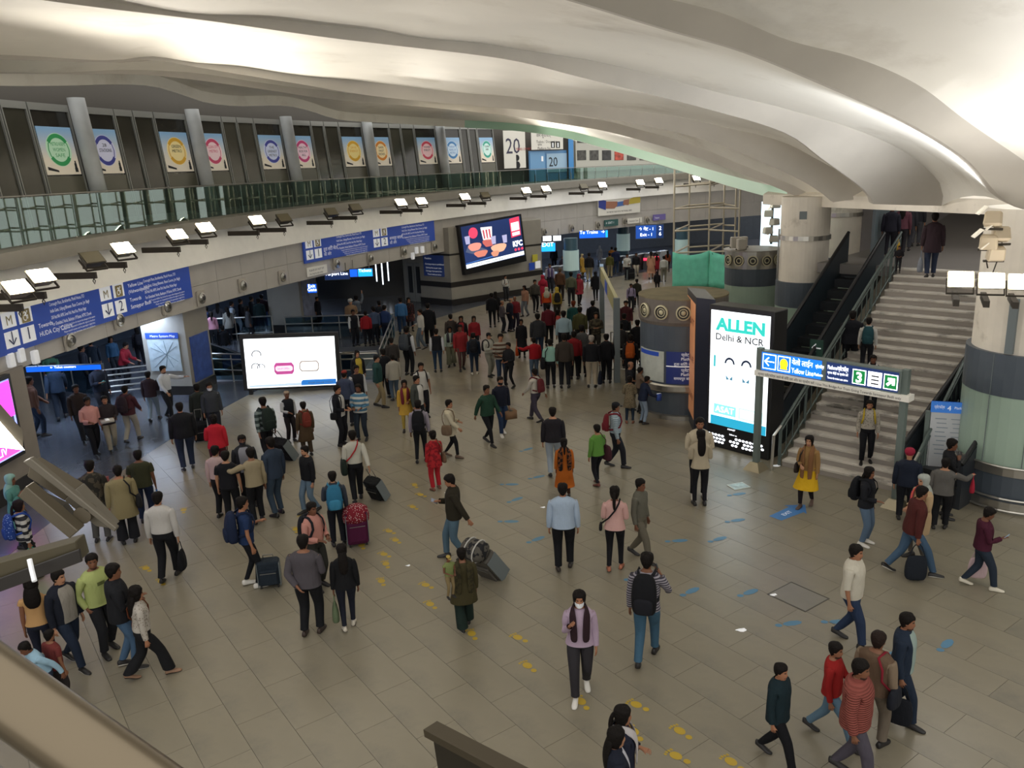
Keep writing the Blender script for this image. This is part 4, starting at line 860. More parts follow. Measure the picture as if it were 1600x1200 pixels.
def ktext(a0, z, lines, mt, o_=.03):
    t = text_mesh(lines); t.v = [tuple(kp(a0+v[0]/KR, KR+o_, z+v[2])) for v in t.v]; return t.build('lettering', mt, kr)
kpanel('map_panel', a_view-1.25, a_view-.42, 1.1, 2.0, mat('map_pale', '#bfc5bd', .4, noise=.08, nscale=6)); kpanel('map_header', a_view-1.2, a_view-.55, 1.85, 1.97, m_blue, .03)
kpanel('sign_panel', a_view-.36, a_view+.75, 1.08, 2.02, mat('kiosk_blue', '#22306e', .4, emit=.08)); kpanel('sign_border', a_view-.36, a_view+.75, 1.58, 1.61, m_white, .03)
ktext(a_view-.1, 1.9, [('प्लेटफॉर्म', .1, 0, .12, 0), ('Platform 1', .1, -.12, .12, 0), ('हुडा सिटी सेंटर', -.1, -.27, .11, 0), ('Towards HUDA', -.12, -.4 + .12, .0001, 0), ('प्लेटफॉर्म', .1, -.45, .12, 0), ('Platform 2', .1, -.57, .12, 0), ('समयपुर बादली', -.1, -.69, .11, 0)], m_white)
kpanel('arrow_panel', a_view+.2, a_view+.45, 1.12, 1.3, m_white, .03)

# ================================================================= tall advert totem (two faces)
PL = at_z(1103, 694); PR = at_z(1200, 720)
d = (PR-PL); d.z = 0; TW = d.length; d.normalize(); n = Vector((-d.y, d.x, 0)); F = frame(PL, d, (0, 0, 1)); THt = 3.72
tt = empty('advert_totem', PL); tag(tt, 'tall totem screen with turquoise heading glowing white', 'screen')
b = MB(); b.box((TW/2, .3, THt/2), (TW, .6, THt)); placed(b, F).build('case', m_black, tt, bevel=.02)
b = MB(); b.quad((.07, -.005, .62), (TW-.09, -.005, .62), (TW-.09, -.005, THt-.12), (.07, -.005, THt-.12)); placed(b, F).build('display', mat('totem_white', '#f4fbff', .3, emit=1.0), tt); TD = bpy.data.objects[[o.name for o in tt.children if o.name.startswith('display')][0]]
def tq(nm, x0, x1, z0, z1, hexc, e, y=-.01): b = MB(); b.quad((x0*TW, y, z0), (x1*TW, y, z0), (x1*TW, y, z1), (x0*TW, y, z1)); placed(b, F).build(nm, mat('tot_'+hexc, hexc, .4, emit=e*.32), TD)
m_turq = mat('tot_turq', '#2fcfc4', .4, emit=.4)
put(text_mesh([('ALLEN', TW*.5, 3.12, .42, 0, 'CENTER', TW*.76)], bold=.05), F, -.02).build('heading', m_turq, TD)
put(text_mesh([('Delhi & NCR', TW*.5, 2.86, .24, 0, 'CENTER', TW*.74)], bold=.015), F, -.02).build('lettering', mat('tot_grey', '#3a3f48', .5, emit=.02), TD)
tq('print', .07, .95, .62, .86, '#2fb4dc', 1.3); tq('print', .12, .48, .92, 1.18, '#8fe3ea', 1.6); tq('print', .52, .9, .90, 1.2, '#c9f0f0', 1.8); tq('print', .55, .88, .94, 1.16, '#f4ffff', 2.2, -.014); tq('print', .1, .13, 2.15, 2.45, '#2fb9c4', 1.2)
put(text_mesh([('ASAT', TW*.30, .98, .22, 0, 'CENTER', TW*.3)]), F, -.025).build('lettering', m_whitelit, TD)
hm = MB()
for cx in (.36, .62):      # two student figures: hair caps, eyes, collars
    for q in range(12):
        t0 = math.pi*q/12; t1 = math.pi*(q+1)/12
        hm.quad(*[(cx*TW+r*math.cos(t), -.02, 2.28+r*1.1*math.sin(t)) for r, t in ((.1, t0), (.15, t0), (.15, t1), (.1, t1))])
placed(hm, F).build('figure_hair', mat('tot_hair', '#26385c', .5, emit=.03), TD)
hm = MB()
for cx in (.36, .62): hm.tri((cx*TW-.1, -.02, 1.98), (cx*TW, -.02, 1.88), (cx*TW-.09, -.02, 1.86)); hm.tri((cx*TW+.1, -.02, 1.98), (cx*TW, -.02, 1.88), (cx*TW+.09, -.02, 1.86))
placed(hm, F).build('figure_collar', mat('tot_collar', '#4f90b0', .5, emit=.3), TD)
hm = MB(); random.seed(3)
for r in range(3):
    for q in range(16):
        if random.random() < .25: continue
        x = .1+q*(TW-.2)/16+(.04 if r % 2 else 0); z = .16+r*.09; hm.poly([(x+.045*math.cos(t), -.012, z+.034*math.sin(t)) for t in TT(6)])
placed(hm, F).build('white_dots', m_whitelit, tt)
put(text_mesh([('ASIANET', TW*.42, .55, .06, 0, 'CENTER'), ('follow us', TW*.45, .42, .06, 0, 'CENTER')]), F, -.02).build('lettering', m_whitelit, tt)
QL = at_z(1084, 676); QR = QL+Vector((d.x, d.y, 0))*1.0; QB = at_z(1071, 645)
po = empty('poster_totem', QL); tag(po, 'dark totem with an orange poster on its left face', 'totem')
e1 = (QR-QL); e2 = (QB-QL)
b = MB(); b.hexa([QL, QR+e1*-.4, QR+e1*-.4+e2, QL+e2]+[v+Vector((0, 0, 3.74)) for v in (QL, QR+e1*-.4, QR+e1*-.4+e2, QL+e2)]); b.build('case', mat('totem_navy', '#1c2331', .35), po)
F3 = frame(QL+e2, -e2, (0, 0, 1)); l3 = e2.length
b = MB(); b.quad((.08, -.01, .35), (l3-.05, -.01, .35), (l3-.05, -.01, 3.55), (.08, -.01, 3.55)); placed(b, F3).build('poster', mat('poster_orange', '#c98a5f', .5, emit=.12, noise=.15, nscale=1.5), po)
put(text_mesh([('VISIT', .2, 2.9, .25, 0, 'LEFT', l3-.4), ('SALE', .2, 1.9, .22, 0, 'LEFT', l3-.4), ('NOW', .2, .8, .3, 0, 'LEFT', l3-.4)]), F3, -.02).build('lettering', mat('print_maroon', '#7a3528', .5), po)
b = MB(); b.box((.9, -.02, 1.55), (.5, .03, .95)); placed(b, frame(QL, d, (0, 0, 1))).build('blue_notice', m_inkblue, po)

# ================================================================= direction sign portal in front of the stairs
SA = at_z(1181, 733); SB = at_z(1398, 792); d = SB-SA; d.z = 0; SWd = d.length; d.normalize(); F = frame(SA, d, (0, 0, 1))
sp = empty('sign_portal', SA); tag(sp, 'sign portal on two grey posts with lit blue line sign and platform 3', 'sign')
m_post = mat('post_greygreen', '#67736f', .45)
for x in (0, SWd): b = MB(); b.box((x, 0, 1.5), (.13, .13, 3.0)); placed(b, F).build('post', m_post, sp)
for x in (0, SWd):
    b = MB(); b.hexa([Vector(q) for q in ((x-.22, -.22, 0), (x+.22, -.22, 0), (x+.22, .22, 0), (x-.22, .22, 0), (x-.1, -.1, .2), (x+.1, -.1, .2), (x+.1, .1, .2), (x-.1, .1, .2))]); placed(b, F).build('foot_cover', mat('brass_steel', '#a39a83', .3, .8), sp)
b = MB(); b.box((SWd/2, 0, 2.72), (SWd-.1, .2, .48)); SCs = placed(b, F).build('sign_case', m_post, sp)
b = MB(); b.box((SWd/2+.05, -.02, 2.42), (SWd+.2, .26, .13)); placed(b, F).build('lower_board', m_pwhite, sp)
put(text_mesh([('कृपया प्लेटफॉर्म जाने के लिए इस ओर का प्रयोग करें / Use This Bridge For Train Going Towards Samaypur Badli only', .05, 2.39, .08, 0, 'LEFT', SWd-.05)]), F, -.16).build('lettering', m_ink, sp)
def sq(nm, x0, x1, z0, z1, mt, y=-.105): b = MB(); b.quad((x0, y, z0), (x1, y, z0), (x1, y, z1), (x0, y, z1)); placed(b, F).build(nm, mt, SCs)
m_b1 = mat('portal_blue', '#0f63d8', .4, emit=1.0); m_g1 = mat('portal_green', '#157a3d', .4, emit=.5); m_navy = mat('portal_navy', '#22386f', .4, emit=.25)
sq('lit_panel', .1, .1+SWd*.44, 2.51, 2.93, m_b1); sq('dark_panel', .14+SWd*.46, SWd-.1, 2.51, 2.93, m_navy)
sq('icon_frame', .13, .47, 2.55, 2.90, m_whitelit, -.11); sq('icon', .15, .45, 2.57, 2.88, m_b1, -.115)
put(text_mesh([('←', .30, 2.62, .34, 0, 'CENTER', .26)]), F, -.12).build('arrow', m_whitelit, SCs)
sq('icon_frame', .51, .82, 2.55, 2.90, m_whitelit, -.11); sq('icon', .53, .80, 2.57, 2.88, m_b1, -.115)
b = MB(); b.poly([(.665+.1*math.cos(t), -.12, 2.73+.12*math.sin(t)) for t in TT(12)]); b.quad((.57, -.12, 2.6), (.76, -.12, 2.6), (.74, -.12, 2.66), (.59, -.12, 2.66)); placed(b, F).build('train_icon', mat('icon_yellow', '#ffc21a', .4, emit=1.3), SCs)
put(text_mesh([('येलो लाईन', .86, 2.75, .17, 0, 'LEFT', .5), ('Yellow Line', .86, 2.56, .17, 0, 'LEFT', .52), ('प्लेटफॉर्म', 1.42, 2.76, .1, 0, 'LEFT', .2), ('Platform', 1.4, 2.58, .1, 0, 'LEFT', .2)]), F, -.12).build('lettering', m_whitelit, SCs)
x0 = .14+SWd*.46
put(text_mesh([('Platform/प्लेटफॉर्म', x0+.04, 2.78, .13, 0, 'LEFT', .46), ('कृपया सीढ़ी का प्रयोग करें', x0+.04, 2.68, .07, 0, 'LEFT', .46), ('Towards trains use stairs', x0+.04, 2.57, .07, 0, 'LEFT', .46)]), F, -.12).build('lettering', m_whitelit, SCs)
for k, mt in enumerate((m_g1, m_whitelit, m_g1)):
    x = SWd-1.06+k*.33; sq('icon_frame', x, x+.29, 2.55, 2.87, m_whitelit, -.11); sq('icon', x+.02, x+.27, 2.57, 2.85, mt, -.115)
put(text_mesh([('3', SWd-1.06+.145, 2.6, .3, 0, 'CENTER')], bold=.03), F, -.12).build('lettering', m_whitelit, SCs)
b = MB(); cx, cz = SWd-.4+.145, 2.71; b.poly([(cx+x_, -.12, cz+z_) for x_, z_ in ((-.09, -.05), (-.05, -.09), (.03, -.01), (.03, -.06), (.09, -.06), (.09, .09), (-.06, .09), (-.06, .03), (-.01, .03))]); placed(b, F).build('arrow', m_whitelit, SCs)
b = MB()
for k in range(3): b.box((SWd-.72+.145, -.12, 2.62+k*.08), (.16, .005, .03))
placed(b, F).build('stair_icon', m_ink, SCs)

# ================================================================= staircase, handrails, upper landing
ZL = 4.0; NSTEP = 24
BL_ = at_z(1222, 728); BR_ = at_z(1400, 772); sd_w = (BR_-BL_); sd_w.z = 0; SWID = 3.0
sd_w.normalize(); sd_w = Vector((.72, -.694, 0)).normalized(); sd = Vector((-sd_w.y, sd_w.x, 0))
if sd.y < 0: sd = -sd
RUN = 7.2
st = struct(empty('floor_stairs', BL_), 'grey stone staircase up to the upper landing')
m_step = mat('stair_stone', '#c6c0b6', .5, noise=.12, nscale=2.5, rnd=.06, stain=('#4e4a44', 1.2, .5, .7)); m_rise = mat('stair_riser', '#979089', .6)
stm = MB(); rise = ZL/NSTEP; go = RUN/NSTEP
for k in range(NSTEP):
    o_ = BL_+sd*(go*k)
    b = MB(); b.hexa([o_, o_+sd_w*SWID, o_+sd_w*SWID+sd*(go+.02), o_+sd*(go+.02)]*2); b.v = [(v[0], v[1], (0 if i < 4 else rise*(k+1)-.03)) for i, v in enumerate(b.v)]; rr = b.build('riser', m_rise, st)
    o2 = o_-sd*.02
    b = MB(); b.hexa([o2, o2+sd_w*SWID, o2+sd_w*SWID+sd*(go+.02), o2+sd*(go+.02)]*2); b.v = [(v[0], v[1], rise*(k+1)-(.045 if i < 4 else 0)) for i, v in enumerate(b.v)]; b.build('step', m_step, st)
TOPL = BL_+sd*RUN; TOPR = TOPL+sd_w*SWID
m_land = mat('landing_floor', '#7d7976', .3, noise=.05, nscale=1)
lm = MB(); prism(lm, [TOPL-sd_w*2.5, TOPR+sd_w*3, TOPR+sd_w*3+sd*6, TOPR+sd_w*25+sd*8, TOPR+sd_w*25+sd*27, TOPL-sd_w*6+sd*27, TOPL-sd_w*2.5+sd*8], ZL-.3, ZL); struct(lm.build('floor_landing', m_land), 'upper landing floor at the top of the stairs')
def stair_rail(off, label, lit=False, panel=False):
    A = BL_+sd_w*off; B = TOPL+sd_w*off; root = empty('stair_railing', A); tag(root, label, 'railing'); nb = 22
    m_sr = mat('stair_rail_grey', '#56625f', .4, .2)
    for h, r in ((1.0, .035), (.85, .02), (.15, .02)): b = MB(); b.tube([A+Vector((0, 0, h)), B+Vector((0, 0, ZL+h))], r, 8); b.build('rail', m_sr, root)
    for k in range(nb+1):
        p = A.lerp(B, k/nb); z = ZL*k/nb; b = MB(); b.box(p+Vector((0, 0, z+.5)), (.06 if k % 4 == 0 else .02, .06 if k % 4 == 0 else .02, 1.0)); b.build('baluster', m_sr, root)
    b = MB(); b.tube([A+Vector((0, 0, 1.0))-sd*.0, A-sd*.35+Vector((0, 0, .85)), A-sd*.4+Vector((0, 0, .0))], .035, 8); b.build('end_post', m_steel, root)
stair_rail(-.08, 'grey stair railing on the left side of the staircase'); stair_rail(SWID+.05, 'dark stair railing on the right side of the staircase')
# escalators either side
escalator('escalator', BL_-sd_w*1.3+sd*1.2, TOPL-sd_w*1.3+sd*.6, .1, ZL, 1.0, 'escalator left of the stairs with dark green side panels', mat('esc_green', '#252f36', .4))
escalator('escalator', BR_+sd_w*.6+sd*.0, TOPR+sd_w*1.25, .1, ZL, 1.2, 'escalator right of the stairs with dark side panels', mat('esc_dark', '#2b3036', .35))
b = MB(); F = frame(BL_-sd_w*.72+sd*3.3+Vector((0, 0, 2.2)), sd_w, (0, 0, 1)); 
b.box((0, 0, 0), (.36, .04, .5)); o = placed(b, F).build('arrow_sign', mat('arrow_sign_green', '#3a5a50', .4)); tag(o, 'small dark green arrow sign beside the left escalator', 'sign')
put(text_mesh([('←', 0, -.1, .4, 0, 'CENTER', .26)]), F, -.03).build('lettering', m_white, o)
# landing parapet, bin box and back walls
pa_ = empty('landing_barrier', TOPL-sd_w*1.2+Vector((0, 0, ZL))); tag(pa_, 'tall grey glass barrier panel at the landing left of the stair top', 'barrier')
b = MB(); F = frame(TOPL-sd_w*1.5+sd*1.6+Vector((0, 0, ZL)), sd, (0, 0, 1)); b.box((1.2, 0, .95), (2.2, .1, 1.5)); placed(b, F).build('panel', mat('barrier_slate', '#5f6b70', .4), pa_)
b = MB(); b.box((1.2, 0, 1.74), (2.3, .14, .08)); placed(b, F).build('top_cap', m_white, pa_)
for x in (.2, 2.2): b = MB(); b.box((x, 0, .1), (.1, .1, .2)); placed(b, F).build('foot', m_grey, pa_)
bn = empty('steel_bin', TOPR-sd_w*.25+sd*.55+Vector((0, 0, ZL))); tag(bn, 'shiny steel box standing at the top of the stairs', 'box')
F = frame(TOPR-sd_w*.9+sd*.9+Vector((0, 0, ZL)), sd_w, (0, 0, 1)); b = MB(); b.box((.5, 0, .5), (.7, .5, .9)); placed(b, F).build('body', mat('bin_steel', '#d6cfb4', .2, .7), bn, bevel=.03)
b = MB(); b.box((.5, 0, .98), (.74, .54, .06)); placed(b, F).build('lid', m_steel, bn); b = MB(); b.box((.5, -.255, .5), (.03, .01, .8)); placed(b, F).build('seam', m_dark, bn)
balus('landing_railing', [TOPR+sd_w*.2+sd*2+Vector((0, 0, ZL)), TOPR+sd_w*1.8+sd*9+Vector((0, 0, ZL))], 'dark railing along the right side of the upper landing', h=1.1, rails=(1.1, .6, .2), glass=False)
wv_ = MB(); c0 = TOPL-sd_w*16+sd*26; c1 = TOPR+sd_w*26+sd*26
wv_.hexa([c0, c1, c1+sd*.3, c0+sd*.3]+[v+Vector((0, 0, 9)) for v in (c0, c1, c1+sd*.3, c0+sd*.3)]); struct(wv_.build('wall_right', mat('landing_back', '#8d8788', .6, noise=.25, nscale=.35)), 'pale wall behind the upper landing')
rw = MB(); rw.hexa([Vector(p) for p in ((21, -10, -.02), (21.3, -10, -.02), (34, 40, -.02), (33.7, 40, -.02), (21, -10, 12), (21.3, -10, 12), (34, 40, 12), (33.7, 40, 12))]); struct(rw.build('wall_side', mat('side_wall', '#9a958c', .6)), 'plain wall right of the escalator')
uc = MB(); uc.quad((9.5, 28, 7.6), (40, 12, 7.6), (60, 60, 7.6), (14, 64, 7.6)); struct(uc.build('ceiling_landing', mat('landing_soffit', '#a6a198', .6)), 'flat soffit over the upper landing')
for k in range(3): 
    p = TOPL+sd*(4+5*k)+sd_w*1.0+Vector((0, 0, 7.45)); b = MB(); b.box(p, (1.6, .5, .05), sd_w, sd); o = b.build('ceiling_light', mat('panel_light2', '#fff6e6', .4, emit=3.5)); tag(o, 'ceiling light over the upper landing, %s from the stairs' % ['first', 'second', 'third'][k], 'ceiling light')

# ================================================================= big clad columns
def clad_column(c, r, bands, label, name='clad_column'):
    root = empty(name, c); tag(root, label, 'column', 'clad columns by the stairs')
    for nm, z0, z1, rr, mt in bands:
        b = MB(); b.lathe(c, [(rr, z0), (rr, z1)], 40); b.build(nm, mt, root, smooth=False)
    return root
CB = Vector((10.8, 16.45, 0)); rB = 1.22
big = clad_column(CB, rB, [('base_ring', 0, .22, rB+.02, m_steel), ('lower_cladding', .22, .78, rB-.02, m_slate), ('steel_band', .78, .98, rB+.02, m_steel), ('middle_cladding', .98, 2.42, rB, m_mintclad), ('upper_cladding', 2.42, 3.28, rB+.01, m_slate), ('shaft', 3.28, 6.1, rB-.09, m_cream)], 'massive column at the right frame edge with mint and slate cladding')
for z in (.05, .30, .98): b = MB(); b.tube([CB+Vector((math.cos(t)*(rB+.05), math.sin(t)*(rB+.05), z)) for t in TT(40)]+[CB+Vector((rB+.05, 0, z))], .025, 6); b.build('rail_ring', m_steel, big)
av = math.atan2(-CB.y, -CB.x)
for t in (-.55, .05, .6):
    for z0, z1 in ((1.0, 2.42), (2.43, 3.28)):
        b = MB(); q = CB+Vector((math.cos(av+t), math.sin(av+t), 0))*(rB+.012); b.box(q+Vector((0, 0, (z0+z1)/2)), (.012, .012, z1-z0-.02)); b.build('cladding_joint', m_grey, big)
b = MB(); q = CB+Vector((math.cos(av-.35), math.sin(av-.35), 0))*(rB-.07); b.box(q+Vector((0, 0, 3.85)), (.15, .1, 1.1), Vector((-math.sin(av-.35), math.cos(av-.35), 0)), Vector((math.cos(av-.35), math.sin(av-.35), 0))); b.build('cable_duct', m_grey, big)
# lamps on the big column: three lit, cluster turned away with beams onto the roof behind
for k, (x, y) in enumerate(((1500, 440), (1548, 442), (1594, 444))):
    p = at_y(x, y, 14.6); root = empty('floodlight', p); tag(root, ['left of the three glaring floodlights on the right column', 'middle of the three glaring floodlights on the right column', 'right of the three glaring floodlights on the right column'][k], 'floodlight', 'glaring floodlights on the right column')
    flood(root, p, Vector((-.3, -.72, .5)), .86, lens=m_lit2); beam(root, p+Vector((-.1, -.3, .2)), Vector((-.45, -.6, .65)), SPOT_W*.2, (1, .97, .92)); b = MB(); b.box(p+Vector((.25, .55, -.4)), (.1, 1.1, .12), Vector((.8, -.4, 0)), Vector((.4, .8, 0))); b.build('bracket_arm', m_arm, root)
m_beige = mat('lamp_beige', '#c6b79e', .5)
for k, (x, y) in enumerate(((1552, 342), (1564, 366), (1545, 378), (1556, 396))):
    p = at_y(x, y, 14.9); root = empty('floodlight', p); tag(root, 'beige floodlight turned away in the cluster on the right column, %s' % ['topmost', 'second from top, right', 'third from top, left', 'lowest'][k], 'floodlight', 'beige floodlights on the right column')
    b = MB(); n_ = Vector((-.5+.3*(k % 2), -.7, .3 if k < 2 else -.2)); n_.normalize(); x_ = Vector((0, 0, 1)).cross(n_).normalized(); z_ = n_.cross(x_)
    b.box(p, (.3, .2, .26), x_, n_, z_, taper=.9); ho_ = b.build('housing', m_beige, root, bevel=.03); ln = Vector((-.7, .3, .75)).normalized(); lx_ = Vector((.3, 1, 0)).normalized(); b = MB(); b.box(p+Vector((-.2, .04, .16)), (.24, .2, .02), lx_, ln.cross(lx_), ln); b.build('lens', m_lit3, ho_); beam(root, p+Vector((-.45, .2, .3)), Vector((-.45, .65, .6)), SPOT_W*.30, (.95, .97, 1), 120); b = MB(); b.box(p-z_*.17+n_*-.06, (.34, .05, .03), x_, n_, z_); b.build('yoke', m_arm, root)
    b = MB(); b.tube([p, p+Vector((.1, .1, -.15)), p+Vector((.06, .12, -.35)), p+Vector((.15, .2, -.5))], .012, 6); b.build('cable', m_arm, root)
C2 = at_z(1245, 602); C2 = C2*(1+.75/C2.length)
bands2 = lambda r: [('base_ring', 0, .3, r+.08, m_steel), ('lower_cladding', .3, 1.0, r+.06, m_slate), ('steel_band', 1.0, 1.2, r+.09, m_steel), ('middle_cladding', 1.2, 2.55, r+.07, m_mintclad), ('upper_cladding', 2.55, 3.35, r+.08, m_slate), ('shaft', 3.35, 6.0, r, m_cream)]
c2 = clad_column(C2, .75, bands2(.75), 'tall round column with mint and slate cladding right behind the glowing totem')
b = MB(); b.lathe(C2, [(.79, 4.66), (.79, 4.80)], 32); b.build('steel_strap', m_steel, c2)
b = MB(); av = math.atan2(-C2.y, -C2.x); q = C2+Vector((math.cos(av-.1), math.sin(av-.1), 0))*.755; b.box(q+Vector((0, 0, 5.45)), (.22, .02, .24), Vector((-math.sin(av), math.cos(av), 0)), Vector((math.cos(av), math.sin(av), 0))); b.build('junction_plate', m_grey, c2)
b = MB(); q = C2+Vector((math.cos(av-1.35), math.sin(av-1.35), 0))*.8; b.cyl(q+Vector((0, 0, 3.4)), q+Vector((0, 0, 5.0)), .03, n=8); b.build('pipe', m_steeld, c2)
C3 = at_y(1303, 500, 32.5); C3.z = 0
c3 = clad_column(C3, .78, bands2(.78), 'tall round column with mint cladding behind the first, left of the escalator')
b = MB(); b.lathe(C3, [(.82, 4.9), (.82, 5.05)], 32); b.build('steel_strap', m_steel, c3)
C4 = at_y(1175, 430, 31.5); C4.z = 0; r4 = 1.02
c4 = clad_column(C4, r4, [('base_ring', 0, .3, r4+.03, m_steel), ('middle_cladding', .3, 2.55, r4, m_mintclad), ('upper_cladding', 2.55, 3.2, r4+.01, m_slate), ('vent_band', 3.2, 3.85, r4+.03, m_steel), ('roof_disc', 3.84, 3.88, r4+.08, m_wall)], 'wide mint drum with a steel vent band beside the green net')
av = math.atan2(-C4.y, -C4.x)
for k in range(5):
    an = av-.95+k*.48; cc = C4+Vector((math.cos(an), math.sin(an), 0))*(r4+.04)+Vector((0, 0, 3.52)); nrm = Vector((math.cos(an), math.sin(an), 0)); tx = Vector((-math.sin(an), math.cos(an), 0)); b = MB()
    b.rings([[cc+nrm*o_+(tx*math.cos(t)+Vector((0, 0, 1))*math.sin(t))*r for t in TT(20)] for r, o_ in ((.2, 0), (.2, .05), (.16, .05), (.155, .01), (.11, .01), (.105, .04), (.07, .04), (.065, .01), (.03, .02))], ms=[0, 0, 1, 1, 0, 0, 1, 1]); b.build('round_vent', [mat('vent_cream', '#c4bd9e', .4, .2), m_spkd], c4)
for k, (dx, dy, dz) in enumerate(((-.75, -.2, .25), (-.6, -.5, .2), (-.3, .3, .2))):
    p = C4+Vector((dx, dy, 3.9+dz)); root = empty('floodlight', p-Vector((0, 0, dz))); tag(root, 'grey unlit floodlight lying on top of the mint drum, %s' % ['left', 'front', 'back'][k], 'floodlight'); b = MB(); b.box(p, (.34, .2, .42), Vector((1, .3*k, 0)), Vector((-.3*k, 1, 0))); b.build('housing', m_spk, root, bevel=.03); b = MB(); b.box(p-Vector((0, 0, .18)), (.4, .05, .05)); b.build('yoke', m_arm, root)
# vertical cluster of speakers/lamps on a pole and a bright screen behind
p0 = at_y(1204, 400, 32.8); pz = empty('lamp_pole', Vector((p0.x, p0.y, 3.9))); tag(pz, 'pole with stacked pale floodlights left of the tall round column', 'lamp')
b = MB(); b.cyl((p0.x, p0.y, 3.88), (p0.x, p0.y, 5.9), .05, n=8); b.build('pole', m_grey, pz)
for k in range(6): b = MB(); b.box((p0.x+(-.2 if k % 2 else .05), p0.y-.15, 4.1+k*.33), (.36, .3, .26), Vector((1, .4*(k % 3)-.3, 0)), Vector((.3-.4*(k % 3), 1, 0)), taper=.85); hd_ = b.build('lamp_head', m_spk, pz, bevel=.03)
for k in (0, 3, 5): ln = Vector((-.6, .1, .8)).normalized(); lx_ = Vector((.1, 1, 0)).normalized(); b = MB(); b.box((p0.x-.05, p0.y+.15, 4.3+k*.33), (.26, .2, .03), lx_, ln.cross(lx_), ln); b.build('lens', m_lit3, pz); beam(pz, (p0.x-.25, p0.y-.1, 4.5+k*.33), (-.75, -.25, .6), SPOT_W*.45, (1, .97, .92), 125)
b = MB(); A = at_y(1206, 360, 38); b.box(A, (1.0, .1, 2.6)); o = b.build('lit_panel', mat('panel_cyan', '#cfe9f5', .4, emit=1.2)); tag(o, 'bright pale cyan panel glimpsed left of the tall round column', 'panel')

# ================================================================= scaffolding with green netting
SX = [at_z(1052, 446), at_z(1108, 445)]; sc0 = at_y(1051, 440, 47.5); 
scf = empty('scaffolding', Vector((sc0.x, sc0.y, 0))); tag(scf, 'pale pipe scaffolding tower rising above the green net', 'scaffolding')
m_pipe = mat('pipe_pale', '#b8ad97', .5, .2)
def sp_pt(px, dep): p = at_y(px, 440, dep); return Vector((p.x, p.y, 0))
cols = [sp_pt(1052, 47.5), sp_pt(1106, 47.5), sp_pt(1152, 46.5), sp_pt(1075, 50.5), sp_pt(1128, 50.5), sp_pt(1146, 49.5)]
tops = [8.4, 7.6, 7.0, 7.6, 7.4, 6.6]
for c, t in zip(cols, tops): b = MB(); b.cyl(c, c+Vector((0, 0, t)), .055, n=8); b.build('upright', m_pipe, scf)
for z in (2.05, 3.3, 4.55, 5.8):
    for i, j in ((0, 1), (1, 2), (3, 4), (0, 3), (1, 4), (4, 5)):
        if z > 5.7 and (i, j) in ((1, 2), (4, 5)): continue
        b = MB(); b.cyl(cols[i]+Vector((0, 0, z)), cols[j]+Vector((0, 0, z+random.uniform(-.1, .12))), .05, n=8); b.build('ledger', m_pipe, scf)
ntm = mat('green_net', '#79d8ba', .7, noise=.08, nscale=3, bump=.3, bscale=6); nr = empty('green_net', cols[0]); tag(nr, 'bright green construction net around the scaffolding foot', 'net')
def net(A, B, zt, nm):
    b = MB(); n = 14; rows = 6; d_ = (B-A); nn = Vector((d_.y, -d_.x, 0)).normalized(); P = []
    for r in range(rows+1):
        for k in range(n+1):
            u = k/n; top = zt-.22*math.sin(math.pi*u); P.append(A.lerp(B, u)+nn*(.05*math.sin(u*19+r))+Vector((0, 0, top*r/rows)))
    i0 = len(b.v); b.v += [tuple(p) for p in P]
    for r in range(rows):
        for k in range(n): q = i0+r*(n+1)+k; b.f.append((q, q+1, q+n+2, q+n+1)); b.m.append(0)
    o = b.build(nm, ntm, nr, smooth=True); s_ = o.modifiers.new('s', 'SOLIDIFY'); s_.thickness = .02
net(cols[0]+Vector((-.1, -.2, 0)), cols[1]+Vector((0, -.2, 0)), 2.15, 'front_sheet'); net(cols[1]+Vector((0, -.2, 0)), cols[2]+Vector((0, -.2, 0)), 2.15, 'side_sheet')
b = MB(); b.hexa([Vector(q) for q in ((0, 0, 0), (.25, 0, 0), (.25, .02, 0), (0, .02, 0), (0, 0, 0), (.25, 0, 0), (.25, .02, 0), (0, .02, 0))]); 
A = cols[1]+Vector((.1, -.35, 2.0)); B = cols[1]+Vector((1.5, -.35, .1)); b.v = [tuple(v) for v in (A, A+Vector((.4, 0, 0)), A+Vector((.4, .03, 0)), A+Vector((0, .03, 0)), B, B+Vector((.3, 0, 0)), B+Vector((.3, .03, 0)), B+Vector((0, .03, 0)))]; b.build('net_fold', mat('green_net_dark', '#1f7c5f', .8), nr)

# ================================================================= map stand with platform 4 heading
p0 = at_z(1446, 760); F = frame(Vector((9.1, 17.0, 0)), Vector((.93, -.36, 0)), (0, 0, 1))
ms = empty('map_stand', Vector((9.1, 17.0, 0))); tag(ms, 'white information stand with a blue platform 4 heading', 'sign')
b = MB(); b.box((.36, 0, 1.2), (.72, .05, 1.6)); placed(b, F).build('board', mat('stand_white', '#c9ccd0', .5), ms); b = MB(); b.box((.36, -.005, 1.88), (.74, .06, .24)); placed(b, F).build('header', mat('stand_blue', '#3470c0', .4, emit=.2), ms)
for x in (-.06, .78): b = MB(); b.box((x, 0, .9), (.09, .08, 1.75)); placed(b, F).build('side_post', m_post, ms)
b = MB(); b.box((.36, .05, .05), (1.1, .4, .1)); placed(b, F).build('foot', m_post, ms)
put(text_mesh([('प्लेटफॉर्म', .05, 1.86, .09, 0, 'LEFT', .2), ('4', .3, 1.82, .16, 0), ('Platforms', .44, 1.86, .08, 0, 'LEFT', .26)]), F, -.06).build('lettering', m_white, ms)
b = MB()
for k in range(9): b.box((.2+.02*(k % 3), -.03, 1.62-k*.1), (.22-.03*(k % 2), .004, .02)); b.box((.52, -.03, 1.62-k*.1), (.24-.05*(k % 3), .004, .015))
placed(b, F).build('print', mat('print_faint', '#8b98a5', .5), ms)

